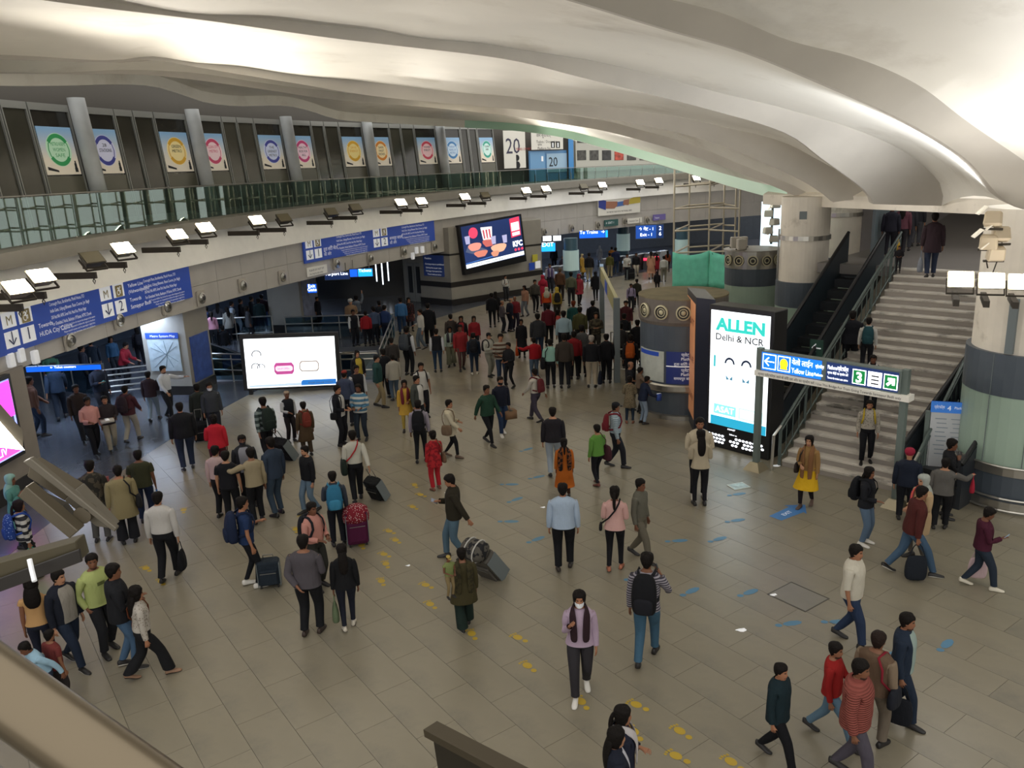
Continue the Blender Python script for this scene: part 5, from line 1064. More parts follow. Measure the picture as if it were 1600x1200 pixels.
# ================================================================= floor stickers and litter
m_fy = mat('sticker_yellow', '#b5982c', .5); m_fb = mat('sticker_blue', '#4f7f9f', .5); m_fb2 = mat('sticker_blue2', '#3f77b3', .5)
def foot_sticker(px, py, ang, s=1.0):
    c = at_z(px, py); b = MB(); ca, sa = math.cos(ang), math.sin(ang)
    def P(x, y): return (c.x+(x*ca-y*sa)*s, c.y+(x*sa+y*ca)*s, .004)
    b.poly([P(.07*math.cos(t), .09*math.sin(t)) for t in TT(12)]); b.poly([P(.045*math.cos(t), -.17+.05*math.sin(t)) for t in TT(10)])
    for k in range(4): b.poly([P(-.065+.043*k+.018*math.cos(t), .13-.01*abs(k-1)+.026*math.sin(t)) for t in TT(8)])
    return b
YF = [(665, 914), (672, 944), (737, 990), (809, 996), (824, 1040), (908, 1096), (994, 1101), (990, 1143), (1062, 1142), (1056, 1181), (1142, 1190), (603, 881), (596, 908), (618, 844), (608, 830), (648, 758), (657, 773), (645, 792), (600, 866), (228, 888), (252, 908), (287, 797), (565, 852), (540, 880), (560, 815), (473, 808), (462, 827)]
ORD = ['first', 'second', 'third']+['%dth' % q for q in range(4, 40)]
for k, (x, y) in enumerate(sorted(YF, key=lambda q: -q[1])):
    tag(foot_sticker(x, y, .6+.25*math.sin(k*2.1), 0.95).build('footprint_sticker', m_fy), 'yellow footprint floor sticker, %s counted from the bottom of the photo' % ORD[k], 'sticker', 'yellow footprint stickers')
BF = [(800, 757), (808, 780), (799, 815), (841, 842), (825, 702), (842, 745), (1155, 772), (1153, 813), (1062, 845), (1125, 842), (1082, 923), (1173, 925), (1238, 974), (1312, 972), (1416, 1016), (1480, 1006), (1000, 905)]
for k, (x, y) in enumerate(sorted(BF, key=lambda q: -q[1])):
    c = at_z(x, y); b = MB(); an = .3+.4*math.sin(k*1.7); b.poly([(c.x+.17*math.cos(t)*math.cos(an)-.07*math.sin(t)*math.sin(an), c.y+.17*math.cos(t)*math.sin(an)+.07*math.sin(t)*math.cos(an), .004) for t in TT(8)])
    b.poly([(c.x-.24*math.cos(an)+.06*math.cos(t), c.y-.24*math.sin(an)+.05*math.sin(t), .004) for t in TT(8)])
    tag(b.build('floor_sticker', m_fb), 'worn blue footprint floor sticker, %s counted from the bottom of the photo' % ORD[k], 'sticker', 'blue footprint stickers')
c = at_z(1232, 801); b = MB(); dd = Vector((.8, .6, 0)); nn = Vector((-.6, .8, 0)); b.poly([c+dd*x+nn*y+Vector((0, 0, .005)) for x, y in ((-.45, -.14), (.25, -.2), (.2, -.3), (.6, 0), (.25, .28), (.25, .16), (-.45, .16))]); tag(b.build('arrow_sticker', m_fb2), 'large blue arrow sticker on the floor below the yellow skirt', 'sticker')
put(text_mesh([('EXIT', -.2, -.05, .14, 0)]), frame(c+Vector((0, 0, .008)), dd, nn)).build('lettering', m_white, bpy.data.objects['arrow_sticker'])
c = at_z(1154, 760); b = MB(); b.box((c.x, c.y, .008), (.42, .34, .012), Vector((.9, .3, 0)), Vector((-.3, .9, 0))); tag(b.build('paper_sheet', mat('paper', '#cfd8d4', .6)), 'pale printed sheet lying on the floor before the glowing totem', 'paper')
b = MB(); b.box((c.x, c.y, .016), (.36, .28, .002), Vector((.9, .3, 0)), Vector((-.3, .9, 0))); b.build('print', mat('paper_print', '#b5ccd0', .6, noise=.25, nscale=9), bpy.data.objects['paper_sheet'])
c = at_z(1247, 932); b = MB(); b.box((c.x, c.y, -.001), (.72, .62, .008), TU, TV); hc = b.build('floor_hatch', mat('hatch', '#7b776d', .4, noise=.06)); tag(hc, 'rectangular metal hatch set into the floor slabs', 'hatch')
b = MB()
for dx_, dy_, sx_, sy_ in ((0, .33, .76, .02), (0, -.33, .76, .02), (.37, 0, .02, .66), (-.37, 0, .02, .66)): b.box(c+TU*dx_+TV*dy_+Vector((0, 0, .002)), (sx_, sy_, .006), TU, TV)
b.build('hatch_frame', mat('hatch_frame', '#4a473e', .5), hc)
for k, (x, y, s) in enumerate(((1208, 930, .07), (1158, 985, .09), (1212, 728, .12), (698, 770, .06), (848, 793, .06), (637, 884, .05))):
    c = at_z(x, y); b = MB(); b.poly([(c.x+s*math.cos(t)*(1+.3*math.sin(3*t)), c.y+s*.6*math.sin(t), .006+.01*math.sin(t*2)) for t in TT(7)]); tag(b.build('paper_scrap', m_white), 'tiny white paper scrap on the floor '+['at the hatch corner', 'below the hatch', 'at the stair foot', 'beside the olive hoodie man', 'left of the light blue shirt man', 'left of the tilted grey suitcase'][k], 'litter', 'paper scraps on the floor')

# ================================================================= near balcony handrail, bracket and floodlight below the camera
hr = empty('near_handrail', at_z(0, 1010, 6.75)); tag(hr, 'thick polished steel handrail crossing the lower left corner', 'railing')
A = at_y(-60, 1032, 1.0); B = at_y(330, 1310, .86)
b = MB(); ext = (A-B).normalized(); b.tube([A+ext*1.2, A, B, B-ext*.3], .046, 24); b.build('handrail', mat('handrail_steel', '#766b59', .3, .8), hr, smooth=True)
A2 = at_y(-60, 1185, 1.02); B2 = at_y(200, 1370, .9)
b = MB(); b.tube([A2+ext*1.2, A2, B2], .02, 12); b.build('lower_rail', m_steeld, hr, smooth=True)
fr = empty('bracket_bar', at_y(680, 1140, 4.3)); tag(fr, 'dark metal bracket bar at the bottom frame edge', 'bracket')
A = at_y(672, 1132, 4.4); B = at_y(850, 1225, 3.7); dd = (B-A).normalized(); nn = dd.cross(Vector((0, 0, 1))).normalized(); uu = nn.cross(dd)
b = MB(); b.box((A+B)/2-uu*.03+dd*.4, ((B-A).length+.8, .11, .05), dd, nn, uu); b.build('top_flange', mat('bar_taupe', '#433b2c', .5, .3), fr)
b = MB(); b.box((A+B)/2-uu*.25+dd*.42, ((B-A).length+.78, .03, .4), dd, nn, uu); b.build('web', mat('bar_dark', '#2a251c', .5, .3), fr)
# big twin floodlight housings at the left
fl_ = empty('floodlight', at_y(60, 860, 5.6)); tag(fl_, 'big twin floodlight seen from behind on a dark bar at left', 'floodlight')
def slab(px, dep, th, mt, nm, lip=True):
    P = [at_y(x, y, dep) for x, y in px]; nrm = (P[1]-P[0]).cross(P[3]-P[0]).normalized()
    if nrm.y < 0: nrm = -nrm
    b = MB(); b.hexa(P+[p+nrm*th for p in P]); o = b.build(nm, mt, fl_, bevel=.006); return P, nrm
m_fh = mat('housing_beige', '#574f40', .45, .2); m_fh2 = mat('housing_light', '#645e52', .4, .2)
slab([(35, 722), (47, 716), (182, 826), (178, 832)], 5.2, .05, m_fh2, 'front_rim')
slab([(42, 745), (48, 722), (118, 765), (100, 783)], 5.3, .12, m_fh, 'housing'); slab([(100, 782), (118, 764), (176, 826), (150, 823)], 5.28, .12, m_fh2, 'housing')
slab([(28, 776), (40, 760), (122, 830), (108, 842)], 5.1, .10, m_fh, 'housing'); slab([(40, 762), (100, 790), (116, 812), (100, 808)], 5.35, .06, m_lampd, 'reflector_gap')
b = MB(); q = at_y(128, 806, 5.2); b.cyl(q, q+Vector((.0, .1, 0)), .06, n=16); b.build('pivot', m_fh, fl_)
slab([(-40, 890), (118, 846), (126, 876), (-40, 935)], 5.6, .14, mat('bar_olive', '#4a4330', .5), 'support_bar'); slab([(-40, 918), (124, 858), (128, 878), (-40, 940)], 5.55, .02, m_plinth, 'bar_face')
b = MB(); b.tube([at_y(46, 874, 5.5), at_y(50, 892, 5.45), at_y(54, 908, 5.4)], .018, 8); b.build('cable_tie', m_white, fl_)
lf = empty('floodlight', at_y(10, 690, 5.4)); tag(lf, 'glaring floodlight cut by the left frame edge', 'floodlight')
P = [at_y(x, y, 5.4) for x, y in ((-70, 640), (-5, 655), (36, 702), (-60, 690))]
b = MB(); b.hexa([p for p in P]+[p+Vector((-.05, .12, .1)) for p in P]); b.build('housing', m_fh2, lf)
b = MB(); b.hexa([p+Vector((.02, -.02, .0)) for p in P]+[p+Vector((.01, -.005, 0)) for p in P]); b.build('lens', m_lit2, lf)
# ================================================================= people builder
SKIN = ['#8a5f47', '#9c6d52', '#7a523c', '#a97c60', '#6c4633']
def cmat(hexc, pat='', hex2='', k=0):
    nm = 'cloth_%s_%s_%s' % (hexc, pat, hex2)
    if nm in MATS: return MATS[nm]
    m = bpy.data.materials.new(nm); m.use_nodes = True; MATS[nm] = m
    nt = m.node_tree; b = nt.nodes['Principled BSDF']; N = nt.nodes.new; L = nt.links.new
    c = (*srgb(hexc), 1); c2 = (*srgb(hex2), 1) if hex2 else c
    b.inputs['Base Color'].default_value = c; b.inputs['Roughness'].default_value = .85; b.inputs['Specular IOR Level'].default_value = .25
    tc = N('ShaderNodeTexCoord'); mp = N('ShaderNodeMapping'); mp.inputs['Scale'].default_value = (9, 9, 4); L(tc.outputs['Object'], mp.inputs[0])
    n = N('ShaderNodeTexNoise'); n.inputs['Scale'].default_value = 1.0; n.inputs['Detail'].default_value = 3; L(mp.outputs[0], n.inputs['Vector'])
    h = n.outputs[0]; dist = .045
    fac = None
    if pat in ('stripe', 'bands', 'puffer', 'vstripe'):
        sp_ = N('ShaderNodeSeparateXYZ'); L(tc.outputs['Object'], sp_.inputs[0])
        mm = N('ShaderNodeMath'); mm.operation = 'MULTIPLY'; mm.inputs[1].default_value = {'stripe': 150, 'bands': 46, 'puffer': 105, 'vstripe': 160}[pat]; L(sp_.outputs[0 if pat == 'vstripe' else 2], mm.inputs[0])
        sn = N('ShaderNodeMath'); sn.operation = 'SINE'; L(mm.outputs[0], sn.inputs[0])
        if pat == 'puffer':
            ab = N('ShaderNodeMath'); ab.operation = 'ABSOLUTE'; L(sn.outputs[0], ab.inputs[0]); h = ab.outputs[0]; dist = .03
        else:
            gt = N('ShaderNodeMath'); gt.operation = 'GREATER_THAN'; gt.inputs[1].default_value = .1; L(sn.outputs[0], gt.inputs[0]); fac = gt.outputs[0]
    elif pat in ('floral', 'camo', 'print', 'dots'):
        v = N('ShaderNodeTexVoronoi') if pat in ('floral', 'dots') else N('ShaderNodeTexNoise')
        v.inputs['Scale'].default_value = {'floral': 28, 'camo': 9, 'print': 14, 'dots': 30}[pat]; L(tc.outputs['Object'], v.inputs['Vector'])
        gt = N('ShaderNodeMath'); gt.operation = 'LESS_THAN'; gt.inputs[1].default_value = {'floral': .33, 'camo': .5, 'print': .48, 'dots': .28}[pat]; L(v.outputs[0], gt.inputs[0]); fac = gt.outputs[0]
    elif pat == 'check':
        v = N('ShaderNodeTexChecker'); v.inputs['Scale'].default_value = 26; v.inputs[1].default_value = c; v.inputs[2].default_value = c2; L(tc.outputs['Object'], v.inputs[0]); L(v.outputs[0], b.inputs['Base Color'])
    if fac is not None:
        mx = N('ShaderNodeMix'); mx.data_type = 'RGBA'; L(fac, mx.inputs[0]); mx.inputs[6].default_value = c; mx.inputs[7].default_value = c2; L(mx.outputs[2], b.inputs['Base Color'])
    bp = N('ShaderNodeBump'); bp.inputs['Strength'].default_value = .7; bp.inputs['Distance'].default_value = dist; L(h, bp.inputs['Height']); L(bp.outputs[0], b.inputs['Normal'])
    return m
def skinmat(k): return mat('skin_%d' % k, SKIN[k % len(SKIN)], .55, spec=.35)
def hairmat(h): return mat('hair_'+h, h, .7, spec=.15, bump=.6, bscale=45)

TORSO_M = [(.86, .158, .112, -.008), (.93, .166, .118, -.010), (1.00, .160, .114, -.004), (1.08, .155, .108, .002), (1.16, .160, .110, .005), (1.24, .170, .115, .006), (1.31, .178, .116, .002), (1.38, .178, .104, -.008), (1.432, .150, .086, -.018), (1.465, .095, .070, -.02)]
TORSO_F = [(.86, .165, .115, -.010), (.93, .172, .120, -.012), (1.00, .155, .110, -.004), (1.08, .136, .098, .002), (1.16, .138, .102, .008), (1.24, .148, .116, .014), (1.31, .156, .112, .006), (1.38, .156, .096, -.006), (1.432, .132, .080, -.016), (1.465, .085, .064, -.02)]
HEAD = [(-.112, .052, .072, .062), (-.092, .051, .090, .064), (-.066, .060, .092, .073), (-.050, .064, .093, .078), (-.022, .069, .093, .086), (.004, .073, .090, .093), (.022, .0745, .0865, .097), (.038, .076, .087, .099), (.060, .077, .092, .101), (.084, .074, .086, .098), (.104, .062, .068, .082), (.117, .040, .044, .054)]
HC = 1.602
ARMP = {'d': ((.14, -.04, -1), (.06, .22, -1)), 'sf': ((.1, .42, -.9), (-.05, .75, -.7)), 'sb': ((.14, -.48, -.9), (.12, -.25, -1)), 'ph': ((.14, .18, -1), (-.38, .85, .25)), 'ear': ((.4, .35, -.85), (-.5, .15, .9)), 'hold': ((.16, .12, -1), (-.5, .85, -.12)), 'pull': ((.22, -.45, -.9), (.12, -.5, -.85)), 'x': ((.22, .15, -1), (-.9, .55, .1)), 'pk': ((.32, -.22, -.9), (-.28, .35, -.85)), 'out': ((.8, .35, -.35), (.35, .9, .1)), 'bk': ((.2, -.35, -.9), (-.6, -.3, -.6)), 'up': ((.3, .55, .6), (.0, .5, .85)), 'hip': ((.5, -.1, -.85), (-.5, .3, -.7)), 'str': ((.16, .2, -1), (-.3, .6, .7)), 'rail': ((.2, .5, -.8), (0, .8, -.1)), 'bag': ((.12, .0, -1), (.05, .08, -1))}
def person(x, y, zb, yaw, h, top, bot, hair, arms, stride=0.0, skin=0, girth=1.0, fem=False, lean=0.0, hturn=0.0, hpitch=0.1, lod=0, shoes='#1c1a1a', sole=None, beard=False, label='', extra=None, name='person', mask=None, twist=0.0):
    girth *= 1.09; S = h/1.72; TOR = TORSO_F if fem else TORSO_M; g = girth
    Mw = Matrix.Translation((x, y, zb)) @ Matrix.Rotation(yaw, 4, 'Z')
    subs = 1 if lod == 0 else 0
    sh = (.158 if fem else .178)*(girth**.6)
    # --- pose helpers
    drop = .012+abs(stride)*.04
    def bend(p):
        z = p[2]; t = min(max((z-.90)/.16, 0), 1)
        a = -lean*t; c = math.cos(a); s = math.sin(a); yy, zz = p[1], z-.95
        return Vector((p[0], yy*c-zz*s, .95+yy*s+zz*c-drop))
    def headp(p):
        q = Vector((p[0], p[1], p[2]-1.50)); q = Matrix.Rotation(hturn, 3, 'Z') @ (Matrix.Rotation(-hpitch, 3, 'X') @ q)
        t = min(max((p[2]-1.47)/.05, 0), 1); q = Vector((p[0], p[1], p[2]-1.50)).lerp(q, t)
        return bend((q.x, q.y, q.z+1.50))
    def ell(z, rx, ry, yo, n=16, e=1.0, ryb=None):
        out = []
        for t in TT(n, .5):
            cx, sy = math.cos(t), math.sin(t)
            out.append((rx*math.copysign(abs(cx)**e, cx), yo+(ry if sy > 0 or ryb is None else ryb)*math.copysign(abs(sy)**e, sy), z))
        return out
    # --- legs by two-bone IK
    legs = []
    for s in (1, -1):
        hip = Vector((s*.088*g, 0, .90-drop)); fwd = stride*s*.5
        lift = max(0, -fwd)*.16
        ank = Vector((s*(.085 if abs(stride) > .2 else .11), fwd, .085+lift))
        d = ank-hip; l = min(d.length, .815); a_, b_ = .425, .40
        ca = (a_*a_+l*l-b_*b_)/(2*a_*l); an = math.acos(min(1, max(-1, ca))); dn = d.normalized()
        fw = Vector((0, 1, 0)); fw = (fw-dn*fw.dot(dn)).normalized()
        knee = hip+dn*math.cos(an)*a_+fw*math.sin(an)*a_
        legs.append((hip, knee, ank, lift, fwd))
    # --- arms
    armj = []
    for k, s in enumerate((1, -1)):
        u, f = ARMP[arms[k]]
        u = Vector((u[0]*s, u[1], u[2])).normalized(); f = Vector((f[0]*s, f[1], f[2])).normalized()
        sj = Vector((s*(sh+.005), -.008, 1.372)); el = sj+u*.275; wr = el+f*.245
        armj.append((sj, el, wr, u, f))
    class BMB:
        def __init__(s): s.v = []; s.f = []; s.m = []
        def ring(s, pts): i = len(s.v); s.v += pts; return list(range(i, i+len(pts)))
        def bridge(s, A, B, m=0):
            n = len(A)
            for k in range(n): s.f.append((A[k], A[(k+1) % n], B[(k+1) % n], B[k])); s.m.append(m if not callable(m) else m(k))
        def build(s, nm, mats, parent=None, sub=0):
            me = bpy.data.meshes.new(nm); me.from_pydata([tuple(Vector(v)*S) for v in s.v], [], s.f); me.polygons.foreach_set('material_index', s.m)
            bm = bmesh.new(); bm.from_mesh(me); bmesh.ops.recalc_face_normals(bm, faces=bm.faces); bm.to_mesh(me); bm.free()
            for m_ in mats: me.materials.append(m_)
            me.polygons.foreach_set('use_smooth', [True]*len(me.polygons))
            o = bpy.data.objects.new(nm, me); COL.objects.link(o)
            if parent is None: o.matrix_world = Mw
            else: o.parent = parent
            if sub: md = o.modifiers.new('s', 'SUBSURF'); md.levels = sub; md.render_levels = sub
            return o
    def armring(c, d, r1, r2, s):
        d = d.normalized(); o = Vector((s, 0, .35)) if abs(d.z) > .5 else Vector((0, 0, 1)); o = (o-d*o.dot(d)).normalized(); f = o.cross(d) if s > 0 else d.cross(o)
        if f.y < -.5: pass
        A = [math.radians(a) for a in (-135, -105, -75, -45, 0, 45, 75, 105, 135, 180)]
        return [bend(c+f*(r1*math.cos(a))+o*(r2*math.sin(a))) for a in A], f, o
    def legring(c, d, r, s, rx=1.0):
        d = d.normalized(); xx = Vector((1, 0, 0)); yy = xx.cross(d).normalized(); a0 = -100 if s > 0 else 80
        return [c+xx*(r*rx*math.cos(math.radians(a0+36*k)))+yy*(r*math.sin(math.radians(a0+36*k))) for k in range(10)]
    def torso(b, ease, zs, upto=None):
        R = []
        for (z, rx, ry, yo) in zs: R.append(b.ring([bend(p) for p in ell(z, rx*g+ease, ry*(g*1.0)+ease, yo, e=.88)]))
        return R
    def lower(b, R0, ease, segs, m=0, taper=None):
        """split ring R0 into two legs; segs: list of (t 0..2 along leg, radius)"""
        pts = [Vector(b.v[i]) for i in R0]; zc = min(p.z for p in pts)-.045
        m1R, m1L, m2R, m2L = b.ring([(.012, .03, zc), (-.012, .03, zc), (.012, -.04, zc), (-.012, -.04, zc)])
        b.f += [(R0[3], R0[4], m1L, m1R), (m1R, m1L, m2L, m2R), (m2R, m2L, R0[11], R0[12])]; b.m += [m]*3
        ends = []
        for s, (hip, knee, ank, lift, fwd) in zip((1, -1), legs):
            loop = [R0[k] for k in (12, 13, 14, 15, 0, 1, 2, 3)]+[m1R, m2R] if s > 0 else [R0[k] for k in (4, 5, 6, 7, 8, 9, 10, 11)]+[m2L, m1L]
            prev = loop
            for t, r in segs:
                if t <= 1: c = hip.lerp(knee, t); d = knee-hip
                else: c = knee.lerp(ank, t-1); d = ank-knee
                if .9 < t < 1.1: d = (knee-hip).normalized()+(ank-knee).normalized()
                if t > 1.85: d = Vector((0, 0, -1)) if lift < .05 else d
                cur = b.ring(legring(c, d, r*g**.5+ease, s)); b.bridge(prev, cur, m); prev = cur
            ends.append(prev)
        return ends
    def uarm(b, R, j, segs, ease, m=0, hands=False, cap=False):
        for s, (sj, el, wr, u, f) in zip((1, -1), armj):
            cols = (14, 15, 0, 1) if s > 0 else (9, 8, 7, 6)
            loop = [R[j][c] for c in cols]+[R[j+1][cols[3]]]+[R[j+2][c] for c in cols[::-1]]+[R[j+1][cols[0]]]
            prev = loop
            for t, r in segs:
                if t <= 1: c = sj.lerp(el, t); d = u
                else: c = el.lerp(wr, t-1); d = f
                if .85 < t < 1.15: d = (u+f)
                if t < .05: d = (Vector((s, 0, -.6)) if u.z < -.3 else u)
                rg, ff, oo = armring(c, d, r*g**.4+ease, r*g**.4+ease, s); cur = b.ring(rg); b.bridge(prev, cur, m if not isinstance(m, tuple) else m[1]); prev = cur
            if hands and lod == 0: hand(b, prev, s, wr, f)
            elif hands:
                for k, (o_, r) in enumerate(((.05, .036), (.12, .034), (.17, .018))):
                    rg, ff, oo = armring(wr+f*o_, f, r*1.15, r*.55, s); cur = b.ring(rg); b.bridge(prev, cur, 0); prev = cur
                b.f.append(tuple(prev)); b.m.append(0)
            elif cap: b.f.append(tuple(prev)); b.m.append(0)
    def hand(b, prev, s, wr, f):
        f = f.normalized()
        r1, ff, oo = armring(wr+f*.035, f, .034, .018, s); A = b.ring(r1); b.bridge(prev, A)
        r2, ff, oo = armring(wr+f*.085, f, .044, .017, s); B = b.ring(r2)
        n = 10
        thumb = 3
        for k in range(n):
            if k == thumb: continue
            b.f.append((A[k], A[(k+1) % n], B[(k+1) % n], B[k])); b.m.append(0)
        # thumb from the front side of the palm
        q = [A[thumb], A[thumb+1], B[thumb+1], B[thumb]]; base = [Vector(b.v[i]) for i in q]; cen = sum(base, Vector())/4
        bend3 = lambda v: bend(v)-bend(Vector((0, 0, 1.0)))+Vector((0, 0, 0))
        dF = (Vector(b.v[B[0]])-Vector(b.v[A[0]])).normalized(); dS = (Vector(b.v[B[4]])-Vector(b.v[B[9]])).normalized(); dN = (Vector(b.v[B[7]])-Vector(b.v[B[1]])).normalized()
        pv = q
        for st, sc in ((.025, .9), (.05, .7)):
            cc = cen+(dF*.75+dS*.6-dN*.25)*st; cur = b.ring([cc+(p-cen)*sc*.55 for p in base]); b.bridge(pv, cur); pv = cur
        b.f.append(tuple(pv)); b.m.append(0)
        inn = [B[9], B[0], B[1], B[2], B[3]]; out = [B[8], B[7], B[6], B[5], B[4]]
        for k in range(4):
            q = [inn[k], inn[k+1], out[k+1], out[k]]; base = [Vector(b.v[i]) for i in q]; cen = sum(base, Vector())/4
            L_ = (.062, .075, .082, .072)[k]; pv = q
            for t, sc, cu in ((.35, .82, .08), (.7, .74, .35), (1.0, .5, .75)):
                cc = cen+dF*L_*t*(1-.25*cu)-dN*L_*cu*.55; cur = b.ring([cc+(p-cen)*sc for p in base]); b.bridge(pv, cur); pv = cur
            b.f.append(tuple(pv)); b.m.append(0)
    # ---------------------------------------------------------------- body, one continuous mesh
    b = BMB(); R = torso(b, -.012, TOR)
    JJ = 5
    holes = set()
    def tb(R, m=0, skip=True):
        for i in range(len(R)-1):
            for k in range(16):
                if skip and JJ <= i < JJ+2 and (k in (14, 15, 0) or k in (6, 7, 8)): continue
                b.f.append((R[i][k], R[i][(k+1) % 16], R[i+1][(k+1) % 16], R[i+1][k])); b.m.append(m if not callable(m) else m(i, k))
    tb(R)
    ends = lower(b, R[0], -.004, [(.12, .088), (.5, .074), (.92, .056), (1.08, .053), (1.35, .056), (1.75, .040), (2.0, .038)])
    for e in ends: b.f.append(tuple(e)); b.m.append(0)
    uarm(b, R, JJ, [(0.0, .062), (.2, .052), (.6, .046), (.95, .040), (1.08, .040), (1.35, .040), (1.75, .030), (1.98, .026)], -.004, hands=True)
    nk = [b.ring([bend(p) for p in ell(1.49, .058, .056, -.016)])]; nk.append(b.ring([headp(p) for p in ell(1.515, .054, .050, -.008, ryb=.058)]))
    b.bridge(R[-1], nk[0]); b.bridge(nk[0], nk[1])
    prev = nk[1]; HR = []
    for i, (z, rx, yf, yb) in enumerate(HEAD):
        pts = []
        for k, p in enumerate(ell(HC+z, rx, yf, .0, ryb=yb)):
            p = Vector(p)
            if k in (3, 4):
                if i == 4: p.y += .020; p.x *= .75
                if i == 5: p.y += .012; p.x *= .65
                if i == 6: p.y += .006
                if i in (1,): p.y += .004
            if k in (2, 5) and i in (6, 7): p.y -= .006
            if k in (2, 3, 4, 5) and i == 8: p.y += .003
            pts.append(headp(p))
        cur = b.ring(pts)
        def fm(k, i=i):
            if i == 7 and k in (2, 4): return 1
            if i == 3 and k in (2, 3, 4): return 2
            if beard and i in (1, 2) and k in (0, 1, 2, 3, 4, 5, 6): return 3
            return 0
        b.bridge(prev, cur, fm); prev = cur; HR.append(cur)
    top_i = b.ring([headp((0, -.008, HC+.122))])[0]
    for k in range(16): b.f.append((prev[k], prev[(k+1) % 16], top_i)); b.m.append(0)
    # ears drawn out of the side faces
    for ks in (15, 7):
        A, Bq = HR[4], HR[6]; q = [A[ks], A[(ks+1) % 16], HR[6][(ks+1) % 16], HR[6][ks]]
        base = [Vector(b.v[i]) for i in q]; cen = sum(base, Vector())/4
        out = (cen-headp((0, -.01, HC))).normalized()
        fi = [i for i, f in enumerate(b.f) if len(f) == 4 and set(f) == set((HR[4][ks], HR[4][(ks+1) % 16], HR[5][(ks+1) % 16], HR[5][ks]))]
        if fi:
            f0 = b.f.pop(fi[0]); b.m.pop(fi[0]); bs = [Vector(b.v[i]) for i in f0]; cc = sum(bs, Vector())/4
            cur = b.ring([cc+(p-cc)*.9+out*.018 for p in bs]); b.bridge(list(f0), cur); b.f.append(tuple(cur)); b.m.append(0)
    hcol = hair.split(':')[1] if ':' in hair else '#15110f'; hst = hair.split(':')[0]
    bodyo = b.build(name, [skinmat(skin), mat('eye_dark', '#1a1210', .3), mat('lip', '#6d3c35', .5), mat('beard_stubble', '#40302a', .8, spec=.2)], None, subs)
    root = bodyo
    # ---------------------------------------------------------------- upper garment
    tp = top.split(':'); ty = tp[0]; c1 = tp[1]; pat = tp[2] if len(tp) > 2 else ''; c2 = tp[3] if len(tp) > 3 else ''
    inner = tp[4] if len(tp) > 4 else ''
    m_top = cmat(c1, pat, c2); mats_t = [m_top, cmat(inner) if inner else m_top, cmat(tp[5]) if len(tp) > 5 and tp[5] else m_top]
    ease = {'shirt': .014, 'tee': .014, 'sweater': .018, 'jacket': .024, 'coat': .026, 'kurta': .016, 'puffer': .040, 'vest': .018, 'top': .010}.get(ty, .016)
    hem = {'shirt': .985, 'tee': .90, 'sweater': .90, 'jacket': .88, 'coat': .70, 'kurta': .55, 'puffer': .86, 'vest': .90, 'top': .95}.get(ty, .9)
    if len(tp) > 6 and tp[6]: hem = float(tp[6])
    b = BMB()
    def legmid(z):
        """centre line and half spread of the two legs at height z"""
        ps = []
        for hip, knee, ank, lift, fwd in legs:
            if z > knee.z: t = (hip.z-z)/max(hip.z-knee.z, .01); ps.append(hip.lerp(knee, min(max(t, 0), 1)))
            else: t = (knee.z-z)/max(knee.z-ank.z, .01); ps.append(knee.lerp(ank, min(max(t, 0), 1)))
        return (ps[0]+ps[1])/2, abs(ps[0].x-ps[1].x)/2, abs(ps[0].y-ps[1].y)/2
    def skirt_rings(z0, z1, n, ease_, flare):
        out = []
        for k in range(n+1):
            z = lerp(z0, z1, k/n); c, sx_, sy_ = legmid(z-drop); t = (.88-z)/.6
            rx = max(.165*g, sx_+.075)+ease_+flare*max(t, 0); ry = max(.115*g, sy_*.85+.07)+ease_+flare*max(t, 0)*.8
            out.append([Vector((c.x+p[0], c.y*min(1, max(t, 0)*1.5)+p[1], z-drop)) for p in ell(0, rx, ry, -.008, e=.9)])
        return out
    zs = [(z, rx, ry, yo) for (z, rx, ry, yo) in TOR if z > hem]
    RR = []
    if hem < .86:
        nn = 2 if hem > .65 else 4
        for pts in reversed(skirt_rings(.82, hem, nn, ease+.008, .05 if ty == 'coat' else .09)): RR.append(b.ring([Vector(p) for p in pts]))
    else:
        z0, rx0, ry0, yo0 = min(TOR, key=lambda q: abs(q[0]-hem)); RR.append(b.ring([bend(p) for p in ell(hem, rx0*g+ease+(.008 if ty in ('jacket', 'sweater', 'tee', 'puffer', 'vest') else .0), ry0*g+ease+.008, yo0, e=.9)]))
    nlow = len(RR)
    for (z, rx, ry, yo) in zs:
        if hem < .86 and z < .87: continue
        belly = .012 if .95 < z < 1.1 else 0
        RR.append(b.ring([bend(p) for p in ell(z, rx*g+ease, ry*g+ease+belly, yo, e=.88)]))
    jj = len(RR)-5
    slv = {'shirt': 2, 'tee': .62, 'sweater': 2, 'jacket': 2, 'coat': 2, 'kurta': 2, 'puffer': 2, 'vest': 2, 'top': .5}.get(ty, 2)
    if len(tp) > 7 and tp[7]: slv = float(tp[7])
    for i in range(len(RR)-1):
        for k in range(16):
            if jj <= i < jj+2 and (k in (14, 15, 0) or k in (6, 7, 8)): continue
            mi = 1 if (inner and (k in (3,) if ty != 'jacket' else k in (2, 3, 4)) and i >= 0) else 0
            b.f.append((RR[i][k], RR[i][(k+1) % 16], RR[i+1][(k+1) % 16], RR[i+1][k])); b.m.append(mi)
    neck = b.ring([bend(p) for p in ell(1.488 if ty in ('jacket', 'coat', 'puffer', 'shirt') else 1.470, .070, .066, -.018)]); b.bridge(RR[-1], neck)
    if ty in ('jacket', 'coat', 'puffer', 'shirt'):
        n2 = b.ring([bend(p) for p in ell(1.505, .072, .068, -.020)]); b.bridge(neck, n2, 1 if (ty == 'shirt' and inner) else 0)
    ssegs = [(t, r) for t, r in [(0.0, .072), (.2, .066), (.6, .060), (.95, .055), (1.08, .055), (1.35, .052), (1.75, .045), (1.95, .042)] if t <= slv+.001]
